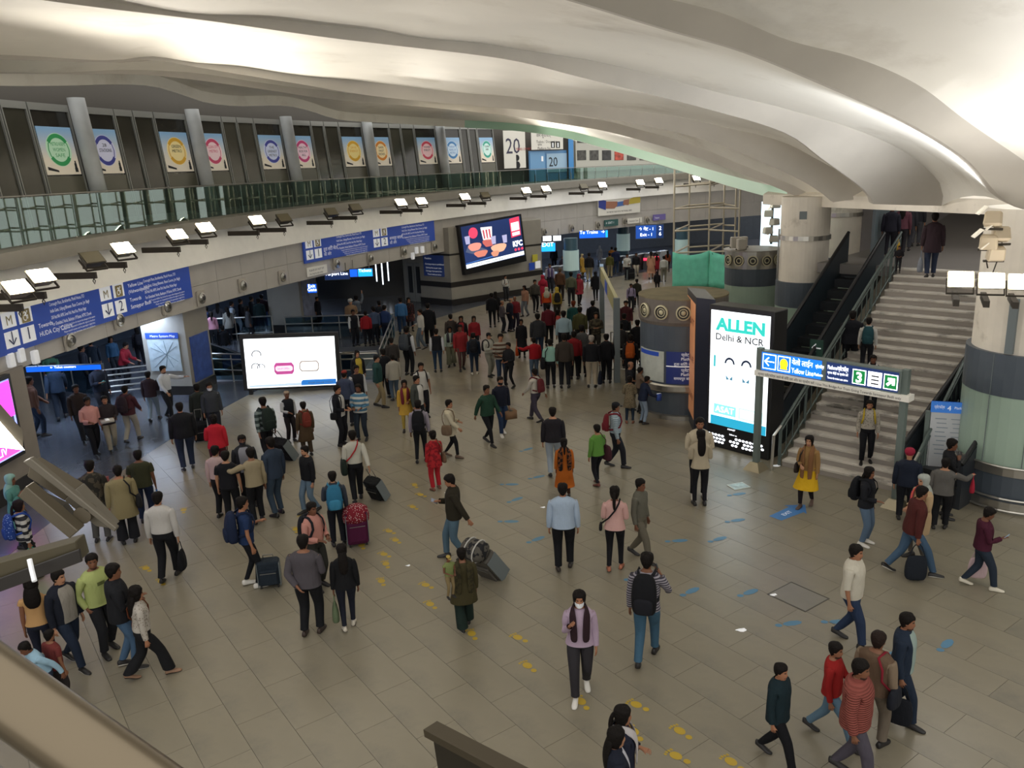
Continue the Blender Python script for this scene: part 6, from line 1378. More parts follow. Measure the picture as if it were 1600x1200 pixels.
    pz = {'puffer': .02, 'jacket': .01, 'coat': .012, 'kurta': .008}.get(ty, .004)
    uarm(b, RR, jj, ssegs, pz, m=(0, 2) if ty == 'vest' else 0)
    gname = {'shirt': 'shirt', 'tee': 't_shirt', 'sweater': 'sweater', 'jacket': 'jacket', 'coat': 'coat', 'kurta': 'kurta', 'puffer': 'puffer_jacket', 'vest': 'vest', 'top': 'top'}[ty]
    b.build(gname, mats_t, root, subs)
    # ---------------------------------------------------------------- lower garment
    bt = bot.split(':'); bty = bt[0]; m_bot = cmat(bt[1], bt[2] if len(bt) > 2 else '', bt[3] if len(bt) > 3 else '')
    b = BMB()
    if bty == 'skirt':
        RRs = [b.ring([Vector(p) for p in pts]) for pts in skirt_rings(1.0, float(bt[4]) if len(bt) > 4 else .35, 6, .012, .16)]
        for a_, b2 in zip(RRs, RRs[1:]): b.bridge(a_, b2)
        b.build('skirt', [m_bot], root, subs)
        if len(bt) > 5:
            b = BMB(); RRs = [b.ring([bend(p) for p in ell(z, rx*g, ry*g, yo, e=.9)]) for z, rx, ry, yo in (TOR[1], TOR[0])]; b.bridge(RRs[0], RRs[1])
            lower(b, RRs[-1], .004, [(.12, .09), (.5, .074), (.92, .058), (1.08, .056), (1.4, .056), (1.75, .042), (1.93, .042)]); b.build('leggings', [cmat(bt[5])], root, subs)
    else:
        w_ = {'jeans': .0, 'slim': -.012, 'wide': .014, 'trousers': .003}.get(bty, 0)
        RRs = [b.ring([bend(p) for p in ell(z, rx*g+.004, ry*g+.004, yo, e=.9)]) for z, rx, ry, yo in (TOR[2], TOR[1], TOR[0])]
        for a_, b2 in zip(RRs, RRs[1:]): b.bridge(a_, b2)
        hemr = .062+w_*1.2 if bty != 'wide' else .105
        lower(b, RRs[-1], .012, [(.12, .094+w_*.3), (.5, .080+w_), (.92, .064+w_), (1.08, .062+w_), (1.4, lerp(.062, hemr-.012, .5)+w_*.5), (1.75, hemr-.014), (1.93, hemr-.012)])
        b.build('trousers', [m_bot], root, subs)
    # ---------------------------------------------------------------- shoes
    sole = sole or ('#d8d6d0' if shoes in ('#d6d3cc', '#e6e4de') else '#191716')
    for s, (hip, knee, ank, lift, fwd) in zip((1, -1), legs):
        sm_ = MB(); tilt = lift*8.0; dirf = Vector((s*.12, 1, 0)).normalized(); c = Vector((ank.x, ank.y, 0)); R_ = []
        prof = [(-.085, .030, .075), (-.06, .037, .10), (0, .038, .10), (.06, .043, .072), (.12, .047, .055), (.17, .036, .042), (.19, .018, .03)]
        side = Vector((dirf.y, -dirf.x, 0))
        for yy, wd, ht in prof:
            zz = max(0, (.13-yy))*math.tan(min(tilt, .8))
            R_.append([(c+dirf*yy+side*(wd*px)+Vector((0, 0, zz+pz_*ht)))*S for px, pz_ in ((-1, 0), (1, 0), (1.08, .28), (.9, .7), (.4, 1), (-.4, 1), (-.9, .7), (-1.08, .28))])
        i0 = len(sm_.v); sm_.rings(R_, True, True)
        cnt = 0
        for q in range(len(R_)-1):
            for j in range(8):
                if j in (0, 1, 7): sm_.m[q*8+j] = 1
        me = sm_.mesh('shoe')
        bm = bmesh.new(); bm.from_mesh(me); bmesh.ops.recalc_face_normals(bm, faces=bm.faces); bm.to_mesh(me); bm.free()
        me.materials.append(mat('shoe_'+shoes, shoes, .5)); me.materials.append(mat('sole_'+sole, sole, .7)); me.polygons.foreach_set('use_smooth', [True]*len(me.polygons))
        o = bpy.data.objects.new('shoe', me); COL.objects.link(o); o.parent = root
        if subs: md = o.modifiers.new('s', 'SUBSURF'); md.levels = 1; md.render_levels = 1
    # ---------------------------------------------------------------- hair or head cover
    def headpt(t, z, off):
        zz = min(max(z, HEAD[0][0]), .1215)
        for i in range(len(HEAD)-1):
            if HEAD[i][0] <= zz <= HEAD[i+1][0]:
                u = (zz-HEAD[i][0])/(HEAD[i+1][0]-HEAD[i][0]); rx, yf, yb = [lerp(HEAD[i][k], HEAD[i+1][k], u) for k in (1, 2, 3)]; break
        else:
            u = (.122-zz)/(.122-.117); rx, yf, yb = .040*max(u, .05)**.5, .044*max(u, .05)**.5, .054*max(u, .05)**.5
        return Vector(((rx+off)*math.cos(t), ((yf if math.sin(t) > 0 else yb)+off)*math.sin(t), HC+z+max(0, z-.06)/.06*off))
    def shell(nm, lim, thick, mt, seed=0, ztop=.1205, jit=.006, slot=0):
        b = BMB(); rnd_ = random.Random(seed); Rg = []; NZ = 11; n = 20
        for i in range(NZ):
            z = lerp(-.105, ztop, (i/(NZ-1))**.8); row = []
            for t in TT(n, .5):
                f = math.sin(t); l = lim(f, math.cos(t)); u = min(max((z-l)/.022+.5, 0), 1); u = u*u*(3-2*u)
                g_ = min(max((z-l)/.075, 0), 1); off = lerp(-.012, .005+(thick-.003)*g_+rnd_.uniform(-jit, jit)*g_, u); row.append(headp(headpt(t, z, off)))
            Rg.append(b.ring(row))
        for a_, b2 in zip(Rg, Rg[1:]): b.bridge(a_, b2)
        ti = b.ring([headp((0, -.01, HC+.122+thick))])[0]
        for k in range(n): b.f.append((Rg[-1][k], Rg[-1][(k+1) % n], ti)); b.m.append(0)
        return b
    sd_ = int(abs(x*37+y*91)) % 1000
    jh = sd_*.37
    lim_short = lambda f, c: (lerp(-.035, .066, min(1, max(f-.12, 0)/.55)) if f > 0 else lerp(-.035, -.085, (-f)**.7))+.008*math.sin(c*9+jh)+.006*math.sin(c*17+f*5+jh)
    lim_long = lambda f, c: .074 if f > .82 else lerp(-.10, .06, max(0, (f-.3)/.52)) if f > .3 else -.12
    hm_ = hairmat(hcol)
    def blob(b, c, rx, ry, rz, n=12, m=8):
        Rg = []
        for i in range(1, m):
            a = math.pi*i/m; Rg.append(b.ring([headp(Vector(c)+Vector((rx*math.sin(a)*math.cos(t), ry*math.sin(a)*math.sin(t), rz*math.cos(a)))) for t in TT(n)]))
        for a_, b2 in zip(Rg, Rg[1:]): b.bridge(a_, b2)
        b.f.append(tuple(Rg[0])); b.m.append(0); b.f.append(tuple(reversed(Rg[-1]))); b.m.append(0)
    def drape(b, pts, wx, wy, n=10):
        Rg = []
        for k, p in enumerate(pts):
            t = headp(p) if p[2] > 1.5 else bend(p); Rg.append(b.ring([t+Vector((wx[k]*math.cos(a), wy[k]*math.sin(a), 0)) for a in TT(n)]))
        for a_, b2 in zip(Rg, Rg[1:]): b.bridge(a_, b2)
        b.f.append(tuple(Rg[0])); b.m.append(0); b.f.append(tuple(reversed(Rg[-1]))); b.m.append(0)
    if hst == 'short': shell('hair', lim_short, .018, hm_, sd_).build('hair', [hm_], root, subs)
    elif hst == 'bald': shell('hair', lambda f, c: .2 if f > -.2 else -.06 if abs(c) > .2 else -.07, .008, hm_, sd_, ztop=.04).build('hair', [hm_], root, subs)
    elif hst in ('long', 'pony', 'bun', 'curly'):
        b = shell('hair', lim_long, .020 if hst != 'curly' else .035, hm_, sd_, jit=.006 if hst != 'curly' else .014)
        if hst == 'long': drape(b, [(0, -.06, 1.64), (0, -.085, 1.55), (0, -.115, 1.45), (0, -.125, 1.34), (0, -.12, 1.24), (0, -.115, 1.17)], [.07, .085, .095, .095, .08, .04], [.05, .045, .035, .03, .025, .015])
        elif hst == 'curly': drape(b, [(0, -.05, 1.65), (0, -.08, 1.55), (0, -.11, 1.45), (0, -.12, 1.35), (0, -.12, 1.25)], [.09, .12, .14, .13, .07], [.07, .07, .055, .045, .02])
        elif hst == 'pony': drape(b, [(0, -.11, 1.66), (0, -.135, 1.60), (0, -.145, 1.50), (0, -.14, 1.38), (0, -.13, 1.30)], [.02, .032, .035, .03, .012], [.02, .028, .03, .022, .01])
        else: blob(b, (0, -.125, HC+.03), .045, .04, .045)
        b.build('hair', [hm_], root, subs)
    elif hst == 'cap':
        b = shell('cap', lambda f, c: .055, .022, None, sd_, jit=0)
        # visor
        A = [headp((.062*math.cos(t), .085+.03*math.sin(t), HC+.062)) for t in [math.pi*k/6 for k in range(7)]]; Bv = [headp((.070*math.cos(t), .095+.085*math.sin(t), HC+.048)) for t in [math.pi*k/6 for k in range(7)]]
        ia = b.ring(A); ib = b.ring(Bv); ic = b.ring([p-Vector((0, 0, .006)) for p in Bv]); id_ = b.ring([p-Vector((0, 0, .006)) for p in A])
        for k in range(6): b.f += [(ia[k], ia[k+1], ib[k+1], ib[k]), (ib[k], ib[k+1], ic[k+1], ic[k]), (ic[k], ic[k+1], id_[k+1], id_[k])]; b.m += [0]*3
        b.build('cap', [cmat(hcol)], root, subs); hm2 = hairmat('#15110f'); shell('hair', lim_short, .008, hm2, sd_, ztop=.06).build('hair', [hm2], root, subs)
    elif hst == 'turban':
        b = shell('turban', lambda f, c: .03 if f > 0 else -.01, .040, None, sd_, jit=.006); blob(b, (0, .02, HC+.10), .08, .09, .05); b.build('turban', [cmat(hcol)], root, subs)
    elif hst in ('scarf', 'hood'):
        b = shell('scarf', lambda f, c: .07 if f > .75 else (-.12 if f < .45 else lerp(-.12, .07, (f-.45)/.3)), .026, None, sd_, jit=.003)
        if hst == 'scarf': drape(b, [(0, -.03, 1.56), (0, -.04, 1.49), (0, -.05, 1.42), (0, -.07, 1.30), (0, -.10, 1.16)], [.085, .12, .17, .19, .12], [.085, .10, .12, .10, .05])
        else: drape(b, [(0, -.04, 1.56), (0, -.04, 1.50), (0, -.04, 1.44)], [.085, .10, .12], [.08, .085, .09])
        b.build('head_scarf' if hst == 'scarf' else 'hood', [cmat(hcol)], root, subs)
    if mask:
        b = BMB(); A = []
        for z in (-.085, -.06, -.03, -.005): A.append(b.ring([headp(headpt(math.radians(a), z, .014 if 60 < a < 120 else .008)) for a in range(10, 171, 20)]))
        for p, q in zip(A, A[1:]):
            for k in range(len(p)-1): b.f.append((p[k], p[k+1], q[k+1], q[k])); b.m.append(0)
        b.build('face_mask', [cmat(mask)], root, subs)
    # ---------------------------------------------------------------- scarf or shawl worn over the shoulders
    ex = extra or {}
    def strapped(b, pts, w, th, m=0):
        """flat band along points (already posed)"""
        P = [Vector(p) for p in pts]; Rg = []
        for k, p in enumerate(P):
            d = (P[min(k+1, len(P)-1)]-P[max(k-1, 0)]).normalized(); o = Vector((p.x*.6, p.y, 0.02))-Vector((0, 0, 0)); o = (o-d*o.dot(d)); o = o.normalized() if o.length > 1e-4 else Vector((0, 0, 1)); sx_ = d.cross(o)
            ww = w[k] if isinstance(w, (list, tuple)) else w
            Rg.append(b.ring([p+sx_*ww/2, p+sx_*ww/2+o*th, p-sx_*ww/2+o*th, p-sx_*ww/2]))
        for a_, b2 in zip(Rg, Rg[1:]): b.bridge(a_, b2, m)
        b.f += [tuple(Rg[0]), tuple(reversed(Rg[-1]))]; b.m += [m, m]
    er = ease+.012
    sxx = sh*.62
    if 'stole' in ex:
        hx = ex['stole'].split(':'); zl = float(hx[1]) if len(hx) > 1 else .95
        for s in (1, -1):
            b = BMB(); strapped(b, [bend(p) for p in ((0, -.09-er, 1.45), (s*.07, -.08-er*.6, 1.485), (s*.10, .0, 1.49), (s*.10, .075+er, 1.43), (s*.095, .115+er, 1.33), (s*.09, .118+er, 1.2), (s*.085, .112+er, 1.08), (s*.085, .115+er, zl))], [.09, .10, .11, .12, .12, .12, .12, .11], .02); b.build('scarf', [cmat(hx[0], *(hx[2:4] if len(hx) > 3 else ()))], root, subs)
    if 'shawl' in ex:
        hx = ex['shawl'].split(':')
        for s in (1, -1):
            b = BMB(); strapped(b, [bend(p) for p in ((s*.06, .10+er, 1.36), (s*.10, .05, 1.478), (s*.11, -.07-er, 1.44), (s*.115, -.125-er, 1.32), (s*.12, -.13-er, 1.15), (s*.12, -.13-er, .98), (s*.12, -.13-er, .85))], [.12, .14, .16, .16, .16, .15, .14], .02); b.build('shawl', [cmat(hx[0], 'print', hx[1])], root, subs)
    if 'badge' in ex:
        b = BMB(); q = [bend(p) for p in ((-.06, .13+er, 1.25), (.06, .13+er, 1.25), (.06, .13+er, 1.31), (-.06, .13+er, 1.31))]; i = b.ring(q); b.f.append(tuple(i)); b.m.append(0); b.build('chest_print', [cmat(ex['badge'])], root)
    o = root; tag(o, label, 'person', 'people in the concourse')
    # ---------------------------------------------------------------- carried things (top level)
    def hand_pos(k): sj, el, wr, u, f = armj[k]; return bend(wr+f*.10)
    def toplevel(b, nm, mats, lab, cat, sub=0):
        ob = b.build(nm, mats, None, sub); tag(ob, lab, cat); return ob
    if 'pack' in ex:
        pk = ex['pack'].split(':'); col, lab = pk[0], pk[1]; sc = float(pk[2]) if len(pk) > 2 and pk[2] else 1.0
        b = BMB(); Rg = []; yb_ = -.118*g-er
        for z, w_, d_, yo in ((-.24, .10, .05, -.06), (-.22, .135, .075, -.08), (-.10, .15, .095, -.09), (.05, .15, .085, -.085), (.17, .135, .07, -.07), (.23, .10, .05, -.055), (.25, .05, .025, -.05)):
            Rg.append(b.ring([bend(((p[0]*sc), yb_+(yo+p[1])*sc, 1.22+z*sc)) for p in ell(0, w_, d_, 0, n=12, e=.6)]))
        for a_, b2 in zip(Rg, Rg[1:]): b.bridge(a_, b2)
        b.f += [tuple(Rg[0]), tuple(reversed(Rg[-1]))]; b.m += [0, 0]
        bo = toplevel(b, 'backpack', [cmat(col, *(pk[3].split(',') if len(pk) > 3 else ()))], lab, 'backpack', subs)
        b = BMB(); Rg = []
        for z, w_, d_ in ((-.19, .08, .02), (-.17, .11, .035), (-.05, .115, .038), (.0, .10, .03), (.015, .05, .01)): Rg.append(b.ring([bend((p[0]*sc, yb_+(-.165+p[1])*sc, 1.2+z*sc)) for p in ell(0, w_, d_, 0, n=12, e=.6)]))
        for a_, b2 in zip(Rg, Rg[1:]): b.bridge(a_, b2)
        b.f += [tuple(Rg[0]), tuple(reversed(Rg[-1]))]; b.m += [0, 0]; b.build('pocket', [cmat(pk[4] if len(pk) > 4 else col)], bo, subs)
        for s in (1, -1):
            b = BMB(); strapped(b, [bend(p) for p in ((s*.07, yb_-.01, 1.44), (s*sxx, -.05, 1.478), (s*sxx, .03, 1.472), (s*(sxx+.01), .09+er, 1.40), (s*(sxx+.02), .115+er, 1.28), (s*(sxx+.045), .06+er, 1.14), (s*(sxx+.05), -.06, 1.08), (s*.11, yb_-.01, 1.06))], .045, .014); b.build('strap', [cmat(pk[4] if len(pk) > 4 else col)], bo)
    for key, kk in (('bagR', 0), ('bagL', 1)):
        if key in ex:
            pk = ex[key].split(':'); col, lab = pk[0], pk[1]; sc = float(pk[2]) if len(pk) > 2 and pk[2] else 1.0; hp = hand_pos(kk)
            b = BMB(); Rg = []
            for z, w_, d_ in ((-.52, .10, .05), (-.50, .14, .065), (-.34, .15, .06), (-.20, .12, .03), (-.18, .10, .012)): Rg.append(b.ring([hp+Vector((p[1]*sc, p[0]*sc, z*sc+.02)) for p in ell(0, w_, d_, 0, n=12, e=.7)]))
            for a_, b2 in zip(Rg, Rg[1:]): b.bridge(a_, b2)
            b.f += [tuple(Rg[0]), tuple(reversed(Rg[-1]))]; b.m += [0, 0]
            bo = toplevel(b, 'handbag', [cmat(col)], lab, 'bag', subs)
            mb = MB(); mb.tube([(hp+Vector((0, q_*sc*.1, (-.2+.22*math.cos(q_*1.5))*sc))) * S for q_ in (-1, -.5, 0, .5, 1)], .009, 6); ho = mb.build('bag_handle', cmat(col)); ho.parent = bo
    if 'side' in ex:                                        # shoulder bag hanging at the hip, strap across
        pk = ex['side'].split(':'); col, lab = pk[0], pk[1]; sc = float(pk[2]) if len(pk) > 2 and pk[2] else 1.0; s = -1 if len(pk) > 3 and pk[3] == 'L' else 1
        c = Vector((s*(.17*g+er+.05), -.03, .93)); b = BMB(); Rg = []
        for z, w_, d_ in ((-.13, .10, .04), (-.11, .13, .055), (0, .14, .055), (.10, .12, .04), (.12, .10, .015)): Rg.append(b.ring([bend(c+Vector((p[1]*sc, p[0]*sc, z*sc))) for p in ell(0, w_, d_, 0, n=12, e=.7)]))
        for a_, b2 in zip(Rg, Rg[1:]): b.bridge(a_, b2)
        b.f += [tuple(Rg[0]), tuple(reversed(Rg[-1]))]; b.m += [0, 0]
        bo = toplevel(b, 'shoulder_bag', [cmat(col)], lab, 'bag', subs); b = BMB()
        hs = s if len(pk) > 4 and pk[4] == 'same' else -s
        strapped(b, [bend(p) for p in ((s*(.16*g+er+.03), -.08, 1.02), (s*.10*(1 if hs != s else 1.6), -.125-er, 1.16), (hs*.02 if hs != s else s*.16, -.13-er, 1.32), (hs*.08, -.09-er, 1.44), (hs*.10, .0, 1.488), (hs*.08, .085+er, 1.42), (hs*.02 if hs != s else s*.14, .13+er, 1.3), (s*.10*(1 if hs != s else 1.6), .13+er, 1.15), (s*(.16*g+er+.03), .05, 1.03))], .03, .012); b.build('strap', [cmat(pk[5] if len(pk) > 5 else col)], bo)
    for key, kk in (('phoneR', 0), ('phoneL', 1)):
        if key in ex:
            hp = hand_pos(kk); b = BMB(); f = armj[kk][4]; n_ = Vector((0, 1, .2)).normalized() if f.z < .5 else Vector((1 if kk == 0 else -1, 0, .2)).normalized(); up_ = (f+Vector((0, 0, .4))).normalized(); sx_ = up_.cross(n_).normalized()
            mb = MB(); mb.box(Vector((0, 0, 0)), (.075, .15, .012), sx_, up_, sx_.cross(up_)); b.v = [Vector(v)+hp for v in mb.v]; b.f = mb.f; b.m = mb.m
            toplevel(b, 'phone', [mat('phone_'+ex[key].split(':')[0], ex[key].split(':')[0], .3)], ex[key].split(':')[1], 'phone')
    for key, kk in (('boxR', 0), ('boxL', 1)):
        if key in ex:
            pk = ex[key].split(':'); hp = hand_pos(kk); mb = MB(); w_, d_, h_ = [float(q) for q in pk[2].split(',')]; mb.box((0, 0, -h_/2-.02 if len(pk) < 4 else 0), (w_, d_, h_)); b = BMB(); b.v = [Vector(v)+hp for v in mb.v]; b.f = mb.f; b.m = mb.m
            bo = toplevel(b, 'carried_box', [mat('box_'+pk[0], pk[0], .7)], pk[1], 'box')
            mb = MB(); mb.box((0, 0, (-.02 if len(pk) < 4 else h_/2)), (w_*.3, d_*1.02, .01)); b = BMB(); b.v = [Vector(v)+hp for v in mb.v]; b.f = mb.f; b.m = mb.m; b.build('tape', [m_white if len(pk) > 3 else m_lampd], bo)
    return root, Mw, S, hand_pos
def suitcase(px, py, yaw, tilt, w, d, h, col, label, handle=None, cover=None, base=None, soft=True):
    """wheeled suitcase: body, side pocket, wheels, telescopic handle"""
    p = base or at_z(px, py); Mw = Matrix.Translation(p) @ Matrix.Rotation(yaw, 4, 'Z') @ Matrix.Rotation(tilt, 4, 'X'); root = empty('suitcase', p); root.matrix_world = Mw; tag(root, label, 'suitcase')
    def add(mb, nm, mt, sub=0, smooth=False, bevel=0):
        o = mb.build(nm, mt, None, smooth=smooth, bevel=bevel); o.parent = root; return o
    mb = MB(); R = []
    for z, k in ((.06, .9), (.09, 1), (h*.5, 1), (h-.03, 1), (h, .9)): R.append([(w/2*k*math.copysign(abs(math.cos(t))**.35, math.cos(t)), d/2*k*math.copysign(abs(math.sin(t))**.35, math.sin(t)), z) for t in TT(20)])
    mb.rings(R); add(mb, 'body', cmat(col) if soft else mat('case_'+col, col, .35))
    mb = MB(); mb.box((0, -d/2-.02, h*.45), (w*.78, .05, h*.55)); fp = add(mb, 'front_pocket', cmat(col), bevel=.015); mb = MB(); mb.box((0, -d/2-.048, h*.62), (w*.7, .008, .012)); zo = mb.build('zipper', m_steeld); zo.parent = fp
    for sx in (-1, 1):
        for sy in (-1, 1): mb = MB(); mb.cyl((sx*w*.38-.015, sy*d*.33, .03), (sx*w*.38+.015, sy*d*.33, .03), .03, n=10); add(mb, 'wheel', m_black)
    mb = MB(); hh = handle if handle is not None else .35
    if hh > 0: mb.tube([(-w*.22, d*.35, h-.02), (-w*.22, d*.35, h+hh), (w*.22, d*.35, h+hh), (w*.22, d*.35, h-.02)], .012, 6); add(mb, 'pull_handle', m_steeld)
    for k in (-1, 1): mb = MB(); mb.box((k*w*.49, 0, h*.5), (.012, d*.9, h*.86)); add(mb, 'edge_trim', m_grey if soft else m_black)
    if cover: mb = MB(); R = [[(w*.56*k*math.cos(t), d*.62*k*math.sin(t), z) for t in TT(16)] for z, k in ((h-.22, 1.05), (h-.1, 1.1), (h+.06, .95), (h+.12, .5))]; mb.rings(R); add(mb, 'cover', cmat(*cover), smooth=True)
    return root
# ================================================================= the crowd
BK, NV, CH, WH, MR, BR, OL, GY = '#17181c', '#1d2536', '#34343a', '#cfcdc6', '#5a2a2c', '#4a3a2e', '#45452f', '#6b6a68'
JN, JD, JL, KH, BG = '#34475f', '#1f2a3d', '#6c86a0', '#8a7d63', '#a79a80'
def P(hx, hy, feet, ang, top, bot, hair, arms, label, st=0.0, h=None, zb=0.0, fem=False, **kw):
    if feet and h is None:
        p = at_z(feet[0], feet[1], zb); lo, hi = .8, 2.1
        for _ in range(30):
            m = (lo+hi)/2
            if proj((p.x, p.y, zb+m))[1] > hy: lo = m
            else: hi = m
        hh = min(max(lo, 1.40 if not kw.get('kid') else .9), 1.86)
    else:
        hh = h or (1.58 if fem else 1.69); p = at_z(hx, hy, zb+hh)
    kw.pop('kid', None)
    v = Vector((p.x, p.y, 0)).normalized(); r = Vector((v.y, -v.x, 0)); a = math.radians(ang); f = -v*math.cos(a)+r*math.sin(a)
    d = math.hypot(p.x, p.y); kw.setdefault('skin', int(hx*7+hy*3) % 5); kw.setdefault('girth', 1.0+.05*math.sin(hx*1.3))
    kw.setdefault('lod', 0 if d < 27 else 1)
    return person(p.x, p.y, zb, math.atan2(-f.x, f.y), hh, top, bot, hair, arms, stride=st, fem=fem, label=label, **kw)
SH, LG, BN, PN, CU_ = 'short:#15110f', 'long:#14100e', 'bun:#15110f', 'pony:#15110f', 'curly:#120e0c'
# ---- lower left
P(88, 889, (118, 1040), 35, 'jacket:#171b26::: #8a857c'.replace(' ', ''), 'jeans:#1d2738', SH, ('d', 'd'), 'man in open navy jacket over grey tee striding by the handrail', .55, sole='#d8d6d0', hturn=.3)
P(46, 905, None, 170, 'top:#b08a5c', 'slim:#1b2030', CU_, ('d', 'bag'), 'woman in mustard top with loose dark curls behind the navy jacket man', fem=True)
P(57, 990, None, -70, 'shirt:#8fb0c4', 'jeans:#2b3648', SH, ('sb', 'sb'), 'child in light blue shirt bending forward beside the steel handrail', .4, h=1.28, lean=.35)
P(75, 985, None, 120, 'tee:#6a2f2c', 'jeans:#2a2526', SH, ('d', 'd'), 'small child in dark red half hidden behind the light blue shirt', h=1.2)
P(146, 865, (170, 1018), 25, 'sweater:#a2ac6c', 'trousers:#1b1c20', SH, ('pk', 'd'), 'man in lime green sweatshirt with arched lettering', .2, beard=True, extra={'badge': '#5b6238'}, hturn=-.4)
P(187, 881, (203, 1043), 90, 'puffer:#1a1b1f', 'jeans:#46607c', SH, ('ph', 'hold'), 'man in black jacket and blue jeans in profile next to lime sweatshirt', .15, sole='#d8d6d0')
P(214, 916, (235, 1058), 95, 'shirt:#a9a39a:floral:#7d766c', 'wide:#141518', CU_, ('bag', 'd'), 'woman in white patterned blouse and black flared trousers striding right', .62, fem=True, shoes='#8a6a52', extra={'side': '#6b3a25:brown leather handbag at the hip of the patterned blouse:.75:L:same'})
# ---- left middle
P(144, 720, (161, 846), 165, 'jacket:#4a4338:camo:#2a2824', 'trousers:#4b4a48', SH, ('hold', 'hold'), 'man in patterned brown jacket carrying something red', sole='#d8d6d0', extra={'boxR': '#7a2a2c:folded red garment held before the patterned brown jacket:.3,.2,.35:c'})
P(181, 728, (203, 848), 180, 'kurta:#857a5a::::: .62'.replace(' ', ''), 'wide:#16171c', SH, ('d', 'd'), 'person in khaki kurta with a black bag on the shoulder', fem=False, girth=1.2, extra={'side': '#1b1c20:black shoulder bag hanging on the khaki kurta:1.2:R:same'})
P(221, 704, (232, 815), 172, 'tee:#343523', 'jeans:#1c2740', SH, ('d', 'd'), 'man in dark olive t-shirt holding a blue bag', girth=1.15, extra={'bagR': '#2f6fb0:blue carry bag in the hand of the olive t-shirt man:1.0'})
P(252, 768, (266, 905), 160, 'shirt:#b9b6b2', 'trousers:#15161a', SH, ('bag', 'd'), 'man in white shirt walking away with a black briefcase', .35, extra={'bagR': '#121317:black briefcase in the hand of the white shirt man:1.1'})
P(282, 629, (295, 734), 185, 'jacket:#16171b', 'jeans:#222c40', SH, ('d', 'd'), 'broad man in black jacket and jeans seen from behind, standing alone', .15, girth=1.25, sole='#c9c7c2')
P(14, 742, None, 60, 'kurta:#4f7f78', 'slim:#26303a', 'scarf:#7fa39a', ('str', 'd'), 'person in teal with hand raised behind the twin floodlight', h=1.6, fem=True)
P(27, 782, None, 100, 'sweater:#b7b5b2:bands:#2a2a30', 'trousers:#191a1e', 'pony:#1d1418', ('bag', 'd'), 'woman in black and white banded top with teal tote behind floodlight', fem=True, extra={'pack': '#25408a:blue patterned backpack behind the twin floodlight:1.1:dots,#8fa6d8', 'bagR': '#2f9a80:teal green tote bag behind the twin floodlight:1.3'})
P(112, 600, (133, 690), 15, 'jacket:#2e2422', 'trousers:#1f1f24', SH, ('d', 'sb'), 'man in dark brown jacket walking beside the pink shirt man', .45)
P(137, 620, (151, 712), 20, 'shirt:#c08a84', 'trousers:#131318', SH, ('hold', 'd'), 'man in pink shirt and black trousers walking on the dark floor', .4)
P(166, 618, (177, 705), 8, 'jacket:#2a2326', 'trousers:#8f8878', SH, ('hold', 'hold'), 'man in dark jacket carrying a flat white box', .3, extra={'boxR': '#b9b5ae:flat white box carried before the chest by the left pillar:.35,.25,.08:c'})
P(190, 602, (208, 690), 150, 'jacket:#43232a', 'trousers:#9b958a', SH, ('sf', 'sb'), 'man in maroon jacket and pale trousers with dark backpack', .45, extra={'pack': '#2a1f26:dark maroon backpack near the left pillar'})
P(225, 580, (242, 657), 160, 'jacket:#2c1f25', 'jeans:#7f8f9e', SH, ('ph', 'd'), 'man in plum jacket and pale jeans before the map pillar', .4)
P(270, 571, (266, 655), 40, 'shirt:#b5b9bf', 'trousers:#17181d', SH, ('sf', 'out'), 'man in white shirt stepping past the map pillar', .4, beard=True)
P(306, 600, (318, 682), 190, 'coat:#262b27', 'jeans:#23262c', SH, ('pull', 'd'), 'person in dark green coat pulling a black trolley bag', .2)
P(326, 598, None, 10, 'jacket:#33373d', 'trousers:#20222a', SH, ('d', 'd'), 'man with white face mask next to dark green coat', mask='#c5c8cc')
P(47, 580, (62, 682), 100, 'sweater:#55392c', 'jeans:#1f2a3c', SH, ('d', 'sf'), 'man in rust brown top at the left pier edge', .2)
P(94, 556, (98, 655), 175, 'jacket:#1c2a3c', 'jeans:#18202c', SH, ('sf', 'sb'), 'man in navy jacket walking under the left beam', .5)
P(157, 566, (165, 655), 30, 'jacket:#1c2230', 'trousers:#1a1b22', SH, ('ph', 'd'), 'man in navy jacket looking at a phone before the bar railing', extra={'phoneR': '#2c8f86:teal phone held before the bar railing'})
P(75, 548, None, 180, 'tee:#3f6a54', 'trousers:#22242c', SH, ('d', 'd'), 'man in green t-shirt under the lit blue strip sign')
P(187, 534, None, 60, 'jacket:#8c1f2c', 'trousers:#1b1c22', SH, ('rail', 'rail'), 'person in red jacket leaning on the railing left of the pillar', lean=.3)
P(213, 512, None, 185, 'jacket:#1b1b22:floral:#3a3238', 'trousers:#1a1a20', LG, ('d', 'd'), 'woman in dark speckled jacket left of the map pillar', fem=True, extra={'pack': '#1f2028:dark backpack left of the map pillar'})
P(172, 526, None, 20, 'sweater:#2a4a66', 'trousers:#1c2028', LG, ('d', 'd'), 'woman in steel blue top behind the red jacket', fem=True)
P(140, 530, None, 180, 'sweater:#1a2430', 'trousers:#1b1c24', SH, ('d', 'd'), 'dark clad man left of the steel blue top under the beam')
P(126, 540, None, 90, 'jacket:#20222c', 'trousers:#1b1c24', SH, ('d', 'd'), 'dark clad man with pink poster behind, under the left beam')
